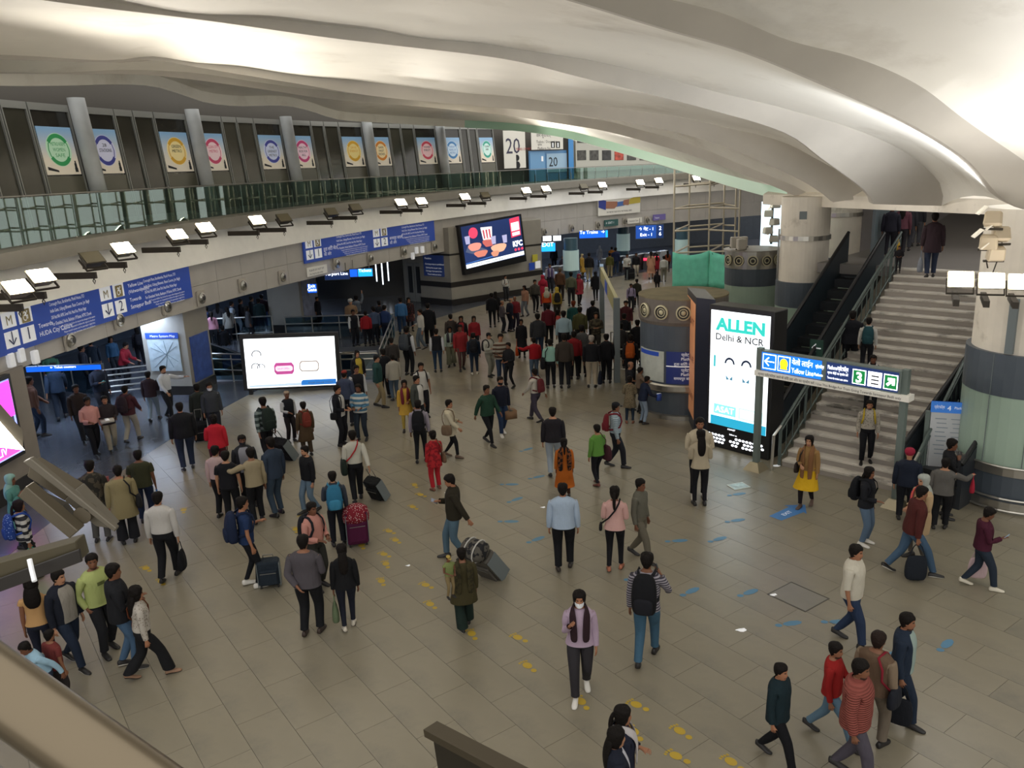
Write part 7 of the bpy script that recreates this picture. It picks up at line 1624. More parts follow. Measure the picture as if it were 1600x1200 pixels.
# ---- behind the beam, beyond the escalator well
X = [(321, 479, 270, 'jacket:#1a2540', 'jeans:#181c28', SH, 'man in navy jacket leftmost of the row behind the well', 0), (329, 487, 180, 'sweater:#c08a9c', 'jeans:#3a4048', PN, 'girl in pink top in the row behind the well', 1), (339, 474, 170, 'coat:#4a4a50', 'slim:#26262c', LG, 'woman in grey coat with long hair behind the well', 1), (354, 480, 200, 'coat:#8a8a86', 'slim:#33353c', LG, 'woman in pale grey coat behind the well', 1), (361, 471, 90, 'shirt:#aab4c0', 'trousers:#1b1e28', SH, 'man in white shirt with navy pack behind the well', 0), (375, 467, 90, 'jacket:#16181f', 'trousers:#15161c', SH, 'man in black jacket right of the white shirt behind the well', 0), (385, 478, 100, 'coat:#3f4146', 'slim:#1d1f26', LG, 'person in charcoal coat behind the well', 1), (392, 463, 100, 'jacket:#1a1d22', 'jeans:#1c2230', SH, 'man in black jacket behind the charcoal coat', 0), (403, 466, 180, 'jacket:#1c2f33', 'jeans:#1f2a3c', SH, 'man in dark teal jacket left of the middle pillar', 0), (408, 460, 180, 'jacket:#2a1a22', 'jeans:#2a3f80', SH, 'tall man in plum jacket at the edge of the middle pillar', 0)]
for x, y, a, t, b_, hr_, lab, fm in X: P(x, y, None, a, t, b_, hr_, ('d', 'd'), lab, .2, fem=bool(fm), extra={'pack': '#1d2434:navy backpack on the white shirt behind the well'} if 'navy pack' in lab else None)
P(317, 508, None, 200, 'jacket:#15171c', 'trousers:#15161c', SH, ('d', 'd'), 'man in black riding the sunken escalator, left', zb=-.55)
P(347, 509, None, 200, 'jacket:#181a20', 'trousers:#15161c', SH, ('d', 'd'), 'man in black riding the sunken escalator, right', zb=-.8)
P(318, 536, None, 180, 'jacket:#3a362c', 'trousers:#15161c', SH, ('d', 'd'), 'man in olive brown deep on the sunken escalator', zb=-.9)
# ---- centre left crowd
P(492, 464, (499, 508), 50, 'jacket:#1b1a22', 'trousers:#1a1b22', SH, ('d', 'bag'), 'man in black beside the tall notice board with a white bag', 0, extra={'bagL': '#a8a59c:white carry bag beside the tall notice board:.9'})
P(547, 468, None, 10, 'coat:#80674f', 'trousers:#3a3a40', 'turban:#b9b6ae', ('d', 'hold'), 'man with white headwear and brown coat behind the well')
P(556, 462, None, 180, 'shirt:#5d6570', 'trousers:#23252c', SH, ('up', 'd'), 'man in grey shirt pointing up behind the well')
P(541, 484, (556, 540), 25, 'vest:#16181f::::#c2c4c6', 'trousers:#17181f', SH, ('d', 'd'), 'man in black waistcoat beside the red jacket behind the well')
P(564, 486, (575, 541), 180, 'jacket:#8e1c24', 'trousers:#191a20', SH, ('d', 'd'), 'man in bright red jacket behind the glass well')
P(583, 479, None, 200, 'shirt:#4c5c78:check:#2c3850', 'trousers:#1d2028', SH, ('d', 'd'), 'man in blue checked shirt right of the red jacket')
P(592, 470, None, 180, 'jacket:#1a1d24', 'trousers:#1a1b20', SH, ('d', 'd'), 'man in black behind the blue checked shirt')
P(600, 477, None, 150, 'shirt:#22345c', 'jeans:#1a2030', SH, ('d', 'd'), 'man in navy shirt right of the blue checked shirt')
P(625, 465, None, 180, 'sweater:#3a6796', 'jeans:#2a4468', SH, ('d', 'd'), 'man in denim blue top before the grey double door')
P(638, 465, None, 10, 'kurta:#1c1a1e:floral:#7a2f2f', 'slim:#1b1a1e', LG, ('d', 'd'), 'woman in black floral dress by the grey door', fem=True)
P(651, 483, (660, 546), -70, 'shirt:#b3b0a8', 'jeans:#59646e', SH, ('hold', 'd'), 'man in white shirt and grey jeans at the glass corner', .25, sole='#d8d6d0')
P(663, 474, (672, 541), 180, 'coat:#141519', 'trousers:#15161a', SH, ('d', 'd'), 'man in long black coat right of the white shirt at the glass corner')
P(682, 514, (685, 581), 180, 'vest:#14151a::::#b9bcc0', 'slim:#22344a', SH, ('d', 'd'), 'man in black waistcoat with pale sleeves standing apart, seen from behind')
P(637, 510, (640, 586), 150, 'vest:#1a1b20::::#b5b8bc', 'trousers:#15161a', SH, ('d', 'hold'), 'man in dark waistcoat with large grey backpack by the glass', extra={'pack': '#3b4147:large grey backpack by the glass corner:1.15'})
P(610, 528, (616, 592), 190, 'sweater:#33302f', 'trousers:#1b1b20', SH, ('d', 'd'), 'man in dark brown sweater at the glass corner')
P(591, 545, (604, 622), 200, 'jacket:#17191e', 'trousers:#15161a', SH, ('d', 'd'), 'man in black jacket behind the green jacket')
P(578, 554, (594, 636), 75, 'jacket:#22413f', 'trousers:#8e8061', 'cap:#1a1d22', ('d', 'd'), 'man in dark green jacket and khaki trousers right of the white screen', .3)
P(557, 548, None, 20, 'jacket:#1a1a20:::#b09a3a', 'trousers:#1a1a20', BN, ('d', 'd'), 'woman in black with a yellow front right of the white screen', fem=True)
P(537, 579, None, 160, 'jacket:#3a4258', 'trousers:#1b1d26', 'cap:#7a2a24', ('d', 'd'), 'man with red cap at the right edge of the white screen')
P(556, 571, None, 20, 'vest:#15161c::::#b9bbbe', 'trousers:#17181d', SH, ('d', 'd'), 'man in black waistcoat below the yellow fronted woman')
P(623, 553, (618, 625), 195, 'coat:#9b978c:::::.8', 'jeans:#4a5a6c', SH, ('d', 'd'), 'man in pale beige coat seen from behind', .15)
P(657, 567, None, 15, 'tee:#b5b3ae', 'trousers:#1b1c22', SH, ('d', 'd'), 'man in white tee with black pack straps', extra={'pack': '#1a1b20:black backpack on the white tee man'})
P(650, 587, None, 55, 'jacket:#3c403c:::#b9b7b2', 'trousers:#1f2126', SH, ('d', 'd'), 'man in grey jacket over white tee right of the yellow kurti')
P(629, 594, (637, 674), 0, 'kurta:#b7923c:::::.62', 'slim:#b39a48', LG, ('d', 'hold'), 'woman in yellow kurti with maroon scarf', fem=True, shoes='#2a211e', extra={'stole': '#6a2430:.95'})
P(666, 625, (659, 722), 175, 'shirt:#8f8894', 'slim:#15161a', SH, ('d', 'd'), 'man in lilac shirt with a big black backpack, standing', .2, extra={'pack': '#101115:big black backpack on the lilac shirt:1.15'})
P(687, 624, (706, 714), 75, 'coat:#b7ae98:::::.72', 'slim:#15161a', SH, ('sf', 'hold'), 'woman in cream coat with an arm stretched out', .4, fem=True, shoes='#5a4636', extra={'side': '#6d5a48:brown bag at the hip of the cream coat:1.2:R:same'})
P(676, 673, (682, 765), 200, 'kurta:#a5242a:print:#7c1a22:::.72', 'trousers:#a01f28', BN, ('hold', 'd'), 'small person in red kurta and red trousers', .1, fem=True, shoes='#7a4a38', extra={'side': '#6a5240:tan shoulder bag on the red kurta:1.1:R:same'})
P(530, 602, (535, 696), 60, 'jacket:#14161e:::#b9b8b4', 'trousers:#13141a', SH, ('hold', 'hold'), 'man in dark suit talking beside the striped sweater', extra={'side': '#14151a:black bag hanging on the dark suit:.8:R:same'})
P(557, 600, (567, 688), -20, 'sweater:#46708c:bands:#b9bab4', 'jeans:#232b36', SH, ('hold', 'hold'), 'man in blue and white banded sweater', .1, beard=True)
P(458, 611, (456, 690), 25, 'vest:#191a20::::#b4b6b8', 'trousers:#221d20', 'short:#8a7a6a', ('hold', 'd'), 'grey haired man in black waistcoat below the white screen')
P(473, 628, (482, 712), 195, 'kurta:#4c3c2b:::::.5', 'trousers:#3c3024', SH, ('d', 'd'), 'man in brown kurta with a rust red backpack', extra={'pack': '#6a2c22:rust red backpack on the brown kurta:.95'})
P(396, 620, (422, 722), 200, 'sweater:#2d3a38:bands:#6d7a78', 'trousers:#15161a', SH, ('d', 'pull'), 'man in striped sweater with a dark green pack pulling a suitcase', .35, sole='#b7b4a8', extra={'pack': '#1c2722:dark green backpack below the left of the white screen:1.1'})
suitcase(455, 716, math.radians(-30), math.radians(32), .46, .26, .72, '#15161a', 'black suitcase with grey trim pulled by the striped sweater man', handle=.3)
P(344, 648, (346, 748), 180, 'jacket:#b0202e', 'trousers:#4a1c24', BN, ('d', 'hold'), 'woman in bright red jacket with back turned', fem=True, girth=1.1)
P(341, 697, (350, 808), 150, 'shirt:#b39a98', 'trousers:#15161a', SH, ('d', 'd'), 'man in pale pink shirt at the left of the tight group')
P(354, 705, (366, 818), 165, 'tee:#14151a', 'trousers:#15161a', SH, ('d', 'd'), 'man in black tee in the middle of the tight group')
P(385, 700, (405, 816), 195, 'sweater:#93876d', 'trousers:#15161a', SH, ('d', 'out'), 'man in beige sweater laying an arm over the group', .15)
P(377, 680, None, 5, 'jacket:#26282c:::#8a8a92', 'trousers:#1b1c20', SH, ('d', 'd'), 'man with dark face mask facing the beige sweater man', mask='#23252a')
P(420, 683, (436, 805), 215, 'jacket:#2b3646', 'jeans:#33414f', SH, ('d', 'd'), 'man in slate blue jacket right of the tight group', .1, girth=.95)
P(389, 776, (395, 916), 100, 'tee:#1d2f52', 'slim:#14161c', SH, ('d', 'ph'), 'boy in navy t-shirt with white shoes and a navy backpack', .15, shoes='#d6d3cc', extra={'pack': '#18233c:navy backpack on the boy in navy t-shirt:1.15'}, girth=.9)
P(485, 696, (487, 800), -60, 'sweater:#14151a', 'jeans:#5d7184', SH, ('sb', 'd'), 'man in black sweater with outstretched arm and light jeans', .3, beard=True)
P(516, 737, (530, 852), 180, 'shirt:#333a45', 'trousers:#14161e', SH, ('d', 'hold'), 'man in slate shirt with a bright teal backpack', extra={'pack': '#2b6786:bright teal blue backpack on the slate shirt:1.15::#3a7fa0'})
P(555, 672, (560, 783), 185, 'shirt:#b4b2a6', 'trousers:#15161a', SH, ('pull', 'd'), 'man in white shirt with a red strap across his back', .35, extra={'side': '#1b2620:dark green duffel bag with red strap:1.5:L:cross:#a3242a'})
suitcase(597, 778, math.radians(-35), math.radians(28), .42, .24, .62, '#17191a', 'black suitcase with silver rim behind the red strap man', handle=.25)
suitcase(560, 850, math.radians(15), 0, .44, .3, .74, '#4c1638', 'dark purple suitcase under a polka dot cover', handle=0, cover=('#7a1f2c', 'dots', '#d8c8c8'))
P(497, 785, (500, 918), 40, 'shirt:#b98378', 'trousers:#2a2a26', SH, ('hold', 'hold'), 'man in salmon pink shirt with black backpack straps', .1, extra={'pack': '#191b22:black backpack behind the salmon pink shirt'})
P(466, 836, (489, 990), 160, 'sweater:#4a464b', 'trousers:#131418', SH, ('hold', 'bk'), 'man in charcoal shirt and black trousers, largest in the front left', .12, girth=1.15, beard=True, shoes='#33261f')
P(537, 850, (546, 981), 180, 'sweater:#0f1013', 'slim:#171a26', LG, ('d', 'bag'), 'woman all in black with long hair and pale shoes', .22, fem=True, shoes='#c9c2b4', extra={'bagL': '#5c6a50:sage green handbag of the woman in black:1.1'})
suitcase(423, 915, math.radians(10), 0, .4, .25, .52, '#232c36', 'small dark slate suitcase beside white shoes', handle=.06)
P(708, 740, (713, 872), -88, 'jacket:#28241a', 'jeans:#4d6473', SH, ('ph', 'pull'), 'man in olive brown hoodie looking at his phone', .35, beard=True, hpitch=.35, extra={'phoneR': '#8f98a8:pale phone in the hand of the olive hoodie man'})
suitcase(776, 896, math.radians(-38), math.radians(38), .52, .3, .78, '#55524c', 'large tilted grey suitcase pulled by the olive hoodie man', handle=.2)
b = MB(); R = [[(x_, .2*math.cos(t)*k, .15*math.sin(t)*k) for t in TT(14)] for x_, k in ((-.24, .6), (-.21, .95), (0, 1.05), (.21, .95), (.24, .6))]; b.rings([[Vector(q) for q in r] for r in R]); sc_ = bpy.data.objects['suitcase.003'] if 'suitcase.003' in bpy.data.objects else None
Md = Matrix.Translation(at_z(776, 896)) @ Matrix.Rotation(math.radians(-38), 4, 'Z') @ Matrix.Rotation(math.radians(38), 4, 'X') @ Matrix.Translation((0, -.02, .93))
df = placed(b, Md).build('duffel_bag', cmat('#55524c', 'camo', '#232326'), smooth=True); tag(df, 'patterned grey duffel strapped on top of the large grey suitcase', 'bag')
b = MB()
for x_ in (-.1, .1): b.tube([(x_, .2*math.cos(t)*1.09, .15*math.sin(t)*1.09) for t in TT(14)]+[(x_, .218, 0)], .014, 6)
placed(b, Md).build('strap', cmat('#b5b3ae'), df)
rr = P(727, 856, (728, 982), 188, 'kurta:#3d3822:::::.62', 'wide:#14231e', SH, ('d', 'hold'), 'woman in olive hoodie over a tan kurta carrying a child', .35, fem=True, girth=1.2, sole='#d8d6d0', extra={'shawl': '#3a3520:#2b281a'})
P(700, 868, None, 30, 'top:#6f7a4a', 'slim:#7a6a4a', 'cap:#a38d4c', ('hold', 'hold'), 'toddler with yellow cap held against the olive hoodie', h=.72, zb=.78, kid=True)
# ---- centre
P(757, 601, (764, 694), 40, 'sweater:#1e3a2c', 'slim:#131418', SH, ('sb', 'sf'), 'man in dark green sweater walking beside the carton carrier', .5, girth=1.1)
P(786, 588, (785, 679), 20, 'sweater:#171a28', 'jeans:#24344e', SH, ('bag', 'bag'), 'man in navy sweater with black face mask carrying a carton', .35, mask='#16171b', shoes='#d6d3cc', extra={'boxL': '#7d5f43:brown carton carried by the masked navy sweater man:.34,.3,.24'})
P(841, 575, (838, 658), -130, 'shirt:#aca79c', 'trousers:#3d3844', SH, ('sb', 'sf'), 'man in white shirt walking away with a maroon pack', .55, extra={'pack': '#5a2226:maroon backpack on the walking white shirt man:.9'})
P(860, 636, (866, 742), 180, 'sweater:#1f1d22', 'jeans:#8f9aa4', SH, ('d', 'd'), 'man in black sweater and pale jeans seen from behind', .3, girth=1.1)
P(877, 685, (883, 778), 185, 'kurta:#a85a1c:::::.35', 'slim:#3a2418', PN, ('d', 'd'), 'woman in orange kurta with a black and brown shawl', .1, fem=True, shoes='#2a1c16', extra={'shawl': '#17120f:#6a3a1c'})
P(944, 628, (962, 730), 95, 'shirt:#9aa7ae:stripe:#6f7f88', 'trousers:#1e2026', 'cap:#15161b', ('d', 'd'), 'man in dark cap and pale striped shirt with red pack', .4, extra={'pack': '#6a2028:dark red backpack on the man in the dark cap:.9'})
P(931, 663, (934, 758), 215, 'sweater:#57853a', 'slim:#15161c', SH, ('ph', 'd'), 'man in bright green sweater with a maroon duffel', .25, shoes='#6a3a30', extra={'side': '#3f2028:maroon printed duffel of the green sweater man:1.7:R:same'})
P(878, 755, (882, 889), 180, 'shirt:#9fb0c4:::::.90', 'trousers:#111216', SH, ('d', 'd'), 'man in light blue shirt seen from behind, centre of the hall', .2, girth=1.18, shoes='#2b2420')
P(957, 760, (961, 890), 176, 'sweater:#c49c96', 'slim:#131318', PN, ('hold', 'hold'), 'woman in pink sweater with low ponytail and black sling bag', .15, fem=True, shoes='#a5664e', extra={'side': '#16161a:small black sling bag on the pink sweater:.6:L:cross'})
P(984, 747, (1000, 873), 60, 'shirt:#5c5a50', 'trousers:#5f5a4e', SH, ('d', 'd'), 'young man in grey green shirt beside the pink sweater', .5, girth=.92)
P(1018, 862, (1010, 1033), 172, 'sweater:#98949c:stripe:#3c3a44', 'jeans:#3c5c72', SH, ('ear', 'd'), 'man in striped top with large black backpack phoning', .5, extra={'pack': '#0f1014:large black backpack on the striped top:1.2::#191a20', 'phoneR': '#15161b:phone at the ear of the striped top man'})
P(900, 922, (908, 1084), 0, 'sweater:#a693a6', 'trousers:#2c2a2e', PN, ('str', 'd'), 'woman with white face mask, lilac top and dark scarf walking forward', .4, fem=True, mask='#dfe3e8', shoes='#d6d3cc', extra={'stole': '#2a1a20:.98'})
P(1103, 653, (1091, 777), 10, 'jacket:#b3a892', 'trousers:#121318', SH, ('hold', 'hold'), 'man in cream jacket hugging a child before the totem', 0, shoes='#b9b4ac', beard=True, extra={'boxL': '#c9c7bf:white leaflet in the hand of the cream jacket man:.2,.02,.16:c'})
P(1097, 672, (1093, 789), 190, 'sweater:#a79c86', 'slim:#14151a', LG, ('hold', 'hold'), 'long haired girl hugged by the man in cream jacket', fem=True)
P(1269, 680, (1259, 790), -15, 'shirt:#8f6f45:::::.93', 'skirt:#c79f1c:::.5:#1b1517', BN, ('hold', 'd'), 'woman in tan top and yellow skirt with a brown scarf', .35, fem=True, shoes='#5a463c', extra={'stole': '#7a5638:.55', 'side': '#2e2622:dark shoulder bag of the woman with yellow skirt:1.0:R:same'})
# ---- stairs and right
def stairz(px, py):
    """height on the stair flight seen at a pixel"""
    lo, hi = 0.0, 4.0
    for _ in range(30):
        z = (lo+hi)/2; p = at_z(px, py, z); t = (p-BL_).dot(sd)/RUN*ZL
        if t > z: lo = z
        else: hi = z
    return (lo+hi)/2
def on_step(px, py):
    z = stairz(px, py); p = at_z(px, py, z); k = max(0, math.floor((p-BL_).dot(sd)/go)); return min(rise*(k+1), ZL)
for (hx, hy, fx, fy, a, t, b_, hr_, ar, lab, kw) in [
    (1358, 625, 1352, 723, 5, 'shirt:#a19a8e:floral:#746c60', 'trousers:#121318', SH, ('d', 'd'), 'man in floral shirt with yellow pack straps coming down the stairs', dict(st=.2, beard=True, extra={'pack': '#b39a2c:yellow strapped backpack of the floral shirt man:.9'})),
    (1362, 555, 1358, 645, 5, 'jacket:#16161b:::#8a4a56', 'trousers:#14151a', SH, ('d', 'd'), 'man in dark suit and pink shirt on the stairs behind the sign', dict(extra={'stole': '#c2bfc0:.95'})),
    (1356, 512, 1352, 580, 180, 'shirt:#b9b7b2', 'trousers:#15161c', SH, ('d', 'd'), 'man in white shirt with teal pack climbing the stairs', dict(st=.2, extra={'pack': '#1f4148:dark teal backpack of the man climbing the stairs:1.15'}))]:
    zz = on_step(fx, fy); p = at_z(fx, fy, zz); P(hx, hy, (fx, fy), a, t, b_, hr_, ar, lab, zb=zz, h=None, **kw)
P(1333, 486, None, 185, 'puffer:#14161d', 'trousers:#14151b', SH, ('d', 'd'), 'person in black jacket riding the left escalator', zb=1.55, girth=1.15)
P(1361, 730, (1349, 850), 70, 'jacket:#191b21', 'jeans:#566a80', LG, ('hold', 'd'), 'woman in black jacket with black backpack and white shoes at the stair foot', fem=True, shoes='#d6d3cc', extra={'pack': '#121419:black backpack of the woman at the stair foot:1.05'})
P(1426, 702, (1412, 812), 180, 'jacket:#1a2130', 'trousers:#16181e', 'turban:#8e2038', ('d', 'd'), 'man with crimson turban and navy jacket', girth=1.15)
P(1437, 757, (1420, 897), 110, 'jacket:#4a201e', 'jeans:#3f566e', SH, ('bag', 'd'), 'man in maroon jacket striding with a backpack in hand', .75, lean=.12, sole='#c9c7c0', extra={'bagR': '#1b2028:dark backpack carried in the hand of the maroon jacket man:1.35'})
P(1416, 742, (1432, 872), -50, 'coat:#b39a78:::::.6', 'slim:#55504a', 'scarf:#9aa09a', ('hold', 'hold'), 'woman in cream coat with bright orange and pink scarf', .1, fem=True, extra={'stole': '#c9643c:1.1:print:#c93a6a'})
P(1470, 716, (1467, 826), 178, 'sweater:#5a5855', 'trousers:#121317', SH, ('out', 'd'), 'man in grey sweater and black trousers with back turned at the info stand', .15, girth=1.15, extra={'bagR': '#a02438:small red bag beside the grey sweater man:.9'})
P(1488, 686, None, 100, 'jacket:#16171b:::#a8a49a', 'trousers:#15161a', SH, ('ear', 'd'), 'man in black jacket phoning before the massive column', extra={'phoneR': '#1b1c20:phone of the man before the massive column'})
P(1548, 791, (1528, 918), 105, 'sweater:#43182a::: #c9c7c2'.replace(' ', ''), 'jeans:#252f3c', SH, ('ph', 'bag'), 'man in maroon sweater with white collar reading a phone', .5, shoes='#cfc9b8', sole='#cfc9b8', hpitch=.4, extra={'bagL': '#c9b0b4:pale pink plastic bag of the maroon sweater man:1.25', 'phoneR': '#8fa9c4:phone in the hand of the maroon sweater man'})
P(1333, 850, (1326, 1004), 75, 'shirt:#c2bdae:::::.88:1.3', 'jeans:#26344e', SH, ('d', 'd'), 'man in untucked white shirt and jeans walking right', .45, girth=1.15)
P(1225, 1042, (1212, 1190), 65, 'coat:#13242a:::::.82', 'trousers:#0f1014', SH, ('d', 'sb'), 'man in dark teal coat at the bottom frame edge', .6)
P(1402, 957, (1402, 1125), 82, 'jacket:#1f2a3a:::#8fa09a', 'jeans:#1d2838', SH, ('d', 'd'), 'bearded man in navy jacket with black trainers, front right', .4, beard=True, extra={'bagR': '#15181f:dark bag of the bearded navy jacket man:1.2'})
P(1337, 1002, (1295, 1155), 78, 'sweater:#8e1d1c', 'jeans:#5a7488', SH, ('d', 'sf'), 'man in red sweater and light jeans, front right', .7, beard=True)
P(1346, 1030, (1330, 1215), 80, 'puffer:#8a4a42:puffer', 'trousers:#4a4650', SH, ('d', 'd'), 'man in dusty rose quilted jacket, front right', .45, beard=True, girth=1.15)
P(1368, 987, (1358, 1165), 155, 'vest:#5f4c3c::::#7a6a58', 'trousers:#6a6054', 'short:#241a16', ('d', 'd'), 'man in brown knitted waistcoat with a red strap, front right', .2, girth=1.1, extra={'side': '#1a1d26:dark side bag with red strap:1.1:R:same:#7a1c2a'})
P(972, 1104, None, 100, 'jacket:#1c2030:::#4a1f2a', 'slim:#1b1d28', PN, ('d', 'hold'), 'woman with ponytail and glasses cut by the bottom edge', fem=True, extra={'stole': '#b3aeae:1.0'})
P(962, 1138, None, 105, 'jacket:#171b28:::#b9bac4', 'slim:#1b1d28', LG, ('d', 'd'), 'woman in navy nearest to the bottom edge beside the ponytail', fem=True)
# ---- middle crowd
P(720, 494, None, 0, 'jacket:#17171b:::#7a1d24', 'slim:#17181d', LG, ('d', 'd'), 'woman in black over red with long loose hair, left of the pair', fem=True)
P(740, 494, None, 5, 'sweater:#7c1c24', 'slim:#17181d', LG, ('d', 'd'), 'woman in red top with long loose hair, right of the pair', fem=True)
P(705, 491, (707, 552), 190, 'sweater:#3b3430', 'trousers:#1c1c20', SH, ('d', 'd'), 'man in brown sweater left of the two long haired women')
P(706, 510, (706, 572), 0, 'sweater:#9aa89c', 'wide:#6a6a58', LG, ('d', 'hold'), 'woman in pale mint top and olive trousers', .2, fem=True, extra={'stole': '#3a3a40:1.1'})
P(719, 507, (722, 578), 10, 'kurta:#7f2226:::::.75', 'slim:#4a3230', SH, ('d', 'd'), 'man in brick red kurta walking beside the mint top', .3)
P(743, 520, (742, 585), 180, 'jacket:#1d2836', 'slim:#1f2c3c', SH, ('d', 'd'), 'man in denim dark jacket with black pack and white shoes', .2, shoes='#cfc9b8', extra={'pack': '#15161b:black backpack on the denim dark jacket'})
P(764, 520, (766, 588), 45, 'shirt:#a7a69c', 'trousers:#7b7a70', 'cap:#15161a', ('ph', 'd'), 'man in dark cap, pale shirt and grey trousers', .15, extra={'pack': '#2a2b2f:dark backpack behind the pale shirt and cap:.9'})
P(780, 522, (785, 600), 10, 'sweater:#8f8a7e:bands:#4a3428', 'jeans:#26344a', SH, ('hold', 'd'), 'man in brown and white banded sweater')
P(791, 535, (797, 606), -40, 'jacket:#17181c', 'slim:#15161a', SH, ('hold', 'hold'), 'man in black jacket facing the banded sweater', .2, beard=True)
P(815, 499, (816, 558), 0, 'kurta:#15151a:::::.3', 'slim:#15151a', BN, ('d', 'bag'), 'woman in long black dress with an orange bag', fem=True, extra={'bagR': '#b8481c:bright orange bag of the woman in black dress:1.3'})
P(833, 528, (836, 592), 200, 'jacket:#92141e', 'jeans:#56687a', SH, ('d', 'out'), 'man in scarlet jacket left of the mint shirt', girth=1.1)
P(860, 530, (861, 606), 180, 'shirt:#86ada0', 'trousers:#15161a', SH, ('d', 'd'), 'man in mint green shirt with black pack on one side', .12, extra={'side': '#121317:black backpack slung beside the mint shirt:1.7:L:same'})
P(880, 520, (883, 606), 178, 'jacket:#37302a', 'trousers:#17181d', SH, ('d', 'd'), 'man in dark brown jacket in front of the queue')
P(894, 518, (898, 592), 175, 'jacket:#7a1a20', 'trousers:#17181d', SH, ('d', 'd'), 'man in crimson jacket squeezed in the queue')
P(908, 508, (910, 588), 180, 'jacket:#4a4a4a', 'trousers:#1b1c20', SH, ('d', 'd'), 'man in mid grey jacket in the queue')
P(930, 524, (925, 605), 175, 'sweater:#14151a', 'trousers:#a89c88', 'short:#9a938a', ('d', 'd'), 'grey haired man in black sweater and beige trousers', girth=1.1, extra={'bagR': '#1a1f2e:navy bag of the grey haired man:1.3'})
P(947, 522, (948, 598), 180, 'jacket:#15161b', 'trousers:#17181c', SH, ('d', 'd'), 'man in black beside the tall grey post')
P(931, 488, None, 0, 'jacket:#4a4436:camo:#2e2a22', 'trousers:#2c2a26', SH, ('x', 'x'), 'man in camouflage jacket with folded arms')
P(926, 470, None, 180, 'jacket:#16171b:::#8a8a86', 'trousers:#17181c', SH, ('d', 'd'), 'man in black behind the camouflage jacket')
P(905, 480, (907, 548), 180, 'jacket:#4d4c2e', 'trousers:#2a2a28', SH, ('d', 'd'), 'man in olive green jacket behind the queue')
P(897, 470, (897, 535), 170, 'sweater:#1e4a48', 'trousers:#1c1d22', 'short:#6a2f1a', ('d', 'd'), 'henna haired man in dark teal')
P(880, 483, (882, 560), 180, 'shirt:#8fa6b0', 'trousers:#1b1d24', SH, ('d', 'd'), 'man in pale blue shirt deep in the crowd', girth=1.1)
P(857, 475, (858, 540), 178, 'jacket:#5a1a26', 'trousers:#17181c', SH, ('d', 'd'), 'man in burgundy jacket deep in the crowd')
P(840, 490, (842, 562), 185, 'jacket:#2b2c30', 'jeans:#2c3a4e', SH, ('d', 'd'), 'tall man in charcoal jacket and jeans from behind', girth=1.1)
P(872, 484, None, 90, 'top:#a33a34', 'slim:#1b1b20', LG, ('d', 'd'), 'woman in coral red between burgundy and pale blue', fem=True)
P(765, 458, (770, 511), 182, 'jacket:#15161a', 'slim:#16171b', SH, ('d', 'd'), 'person in black, left of two black figures below the screen')
P(773, 456, (776, 503), 178, 'jacket:#1b1b20', 'slim:#16171b', LG, ('d', 'd'), 'person in black, right of two black figures below the screen', fem=True)
P(785, 470, (786, 520), 100, 'sweater:#4a4448', 'trousers:#1b1c24', 'bald:#3a3230', ('hold', 'd'), 'man in grey brown sweater beside the bald man')
P(795, 466, (797, 518), 120, 'jacket:#1a1c2a', 'trousers:#1a1c28', 'bald:#6a6058', ('d', 'd'), 'bald man in dark suit leaning in', lean=.15)
P(804, 463, (806, 515), 20, 'sweater:#70202a', 'trousers:#262032', 'bald:#3a3230', ('d', 'd'), 'man in dark red sweater right of the bald man')
P(818, 446, (821, 494), -40, 'sweater:#96705c', 'jeans:#6a7078', LG, ('sb', 'd'), 'woman in tan top and pale jeans below the fast food screen', .3, fem=True)
P(832, 437, (837, 488), 20, 'shirt:#55524a:vstripe:#1f1e1c', 'slim:#16171a', SH, ('d', 'd'), 'man in striped black shirt below the fast food screen', .15)
P(789, 430, (791, 470), 30, 'shirt:#b9b8b2', 'trousers:#2a2c30', SH, ('ph', 'd'), 'man in white shirt with backpack leaning at the advert wall', extra={'pack': '#1a1a1e:dark backpack at the advert wall:.9'})
P(847, 430, (849, 478), 190, 'kurta:#a3263c:::::.6', 'slim:#7a1f30', 'scarf:#a3263c', ('d', 'd'), 'woman in crimson kurta and head scarf at the wall end', fem=True)
P(858, 412, (860, 458), 10, 'shirt:#9a94a4', 'trousers:#23242c', SH, ('d', 'd'), 'man in lavender white shirt at the gate entrance', extra={'stole': '#4a3f6a:.9'})
P(872, 419, (876, 470), 160, 'jacket:#553c2c', 'trousers:#2a2422', 'short:#5a4a3a', ('d', 'd'), 'man in chestnut jacket near the blue column')
P(853, 449, (855, 497), 185, 'sweater:#b8451c', 'trousers:#2a2a2c', 'scarf:#b3ae9c', ('d', 'd'), 'person in orange with pale head cloth', fem=True)
P(869, 449, (871, 500), 185, 'jacket:#8f7a34', 'trousers:#2c2a24', 'scarf:#b39a3c', ('d', 'd'), 'person in ochre yellow jacket with a dark backpack', fem=True, extra={'pack': '#1d1d20:dark backpack on the ochre jacket'})
P(892, 425, (893, 478), 180, 'shirt:#5c5f4c', 'trousers:#26282c', SH, ('d', 'd'), 'man in grey green shirt before the blue column', .2)
P(903, 428, (905, 477), 20, 'kurta:#8a2c38:::::.65', 'slim:#1e1c20', 'scarf:#7a1f34', ('d', 'd'), 'woman in wine red with head scarf before the blue column', .25, fem=True)
P(879, 400, (880, 436), 30, 'jacket:#3a3440', 'trousers:#2a2a30', 'short:#6a5a50', ('d', 'd'), 'man in mauve grey jacket behind the chestnut jacket')
P(936, 424, (931, 470), 185, 'coat:#16171b', 'slim:#15161a', 'hood:#16171b', ('d', 'd'), 'hooded person in black walking towards the gates', .35)
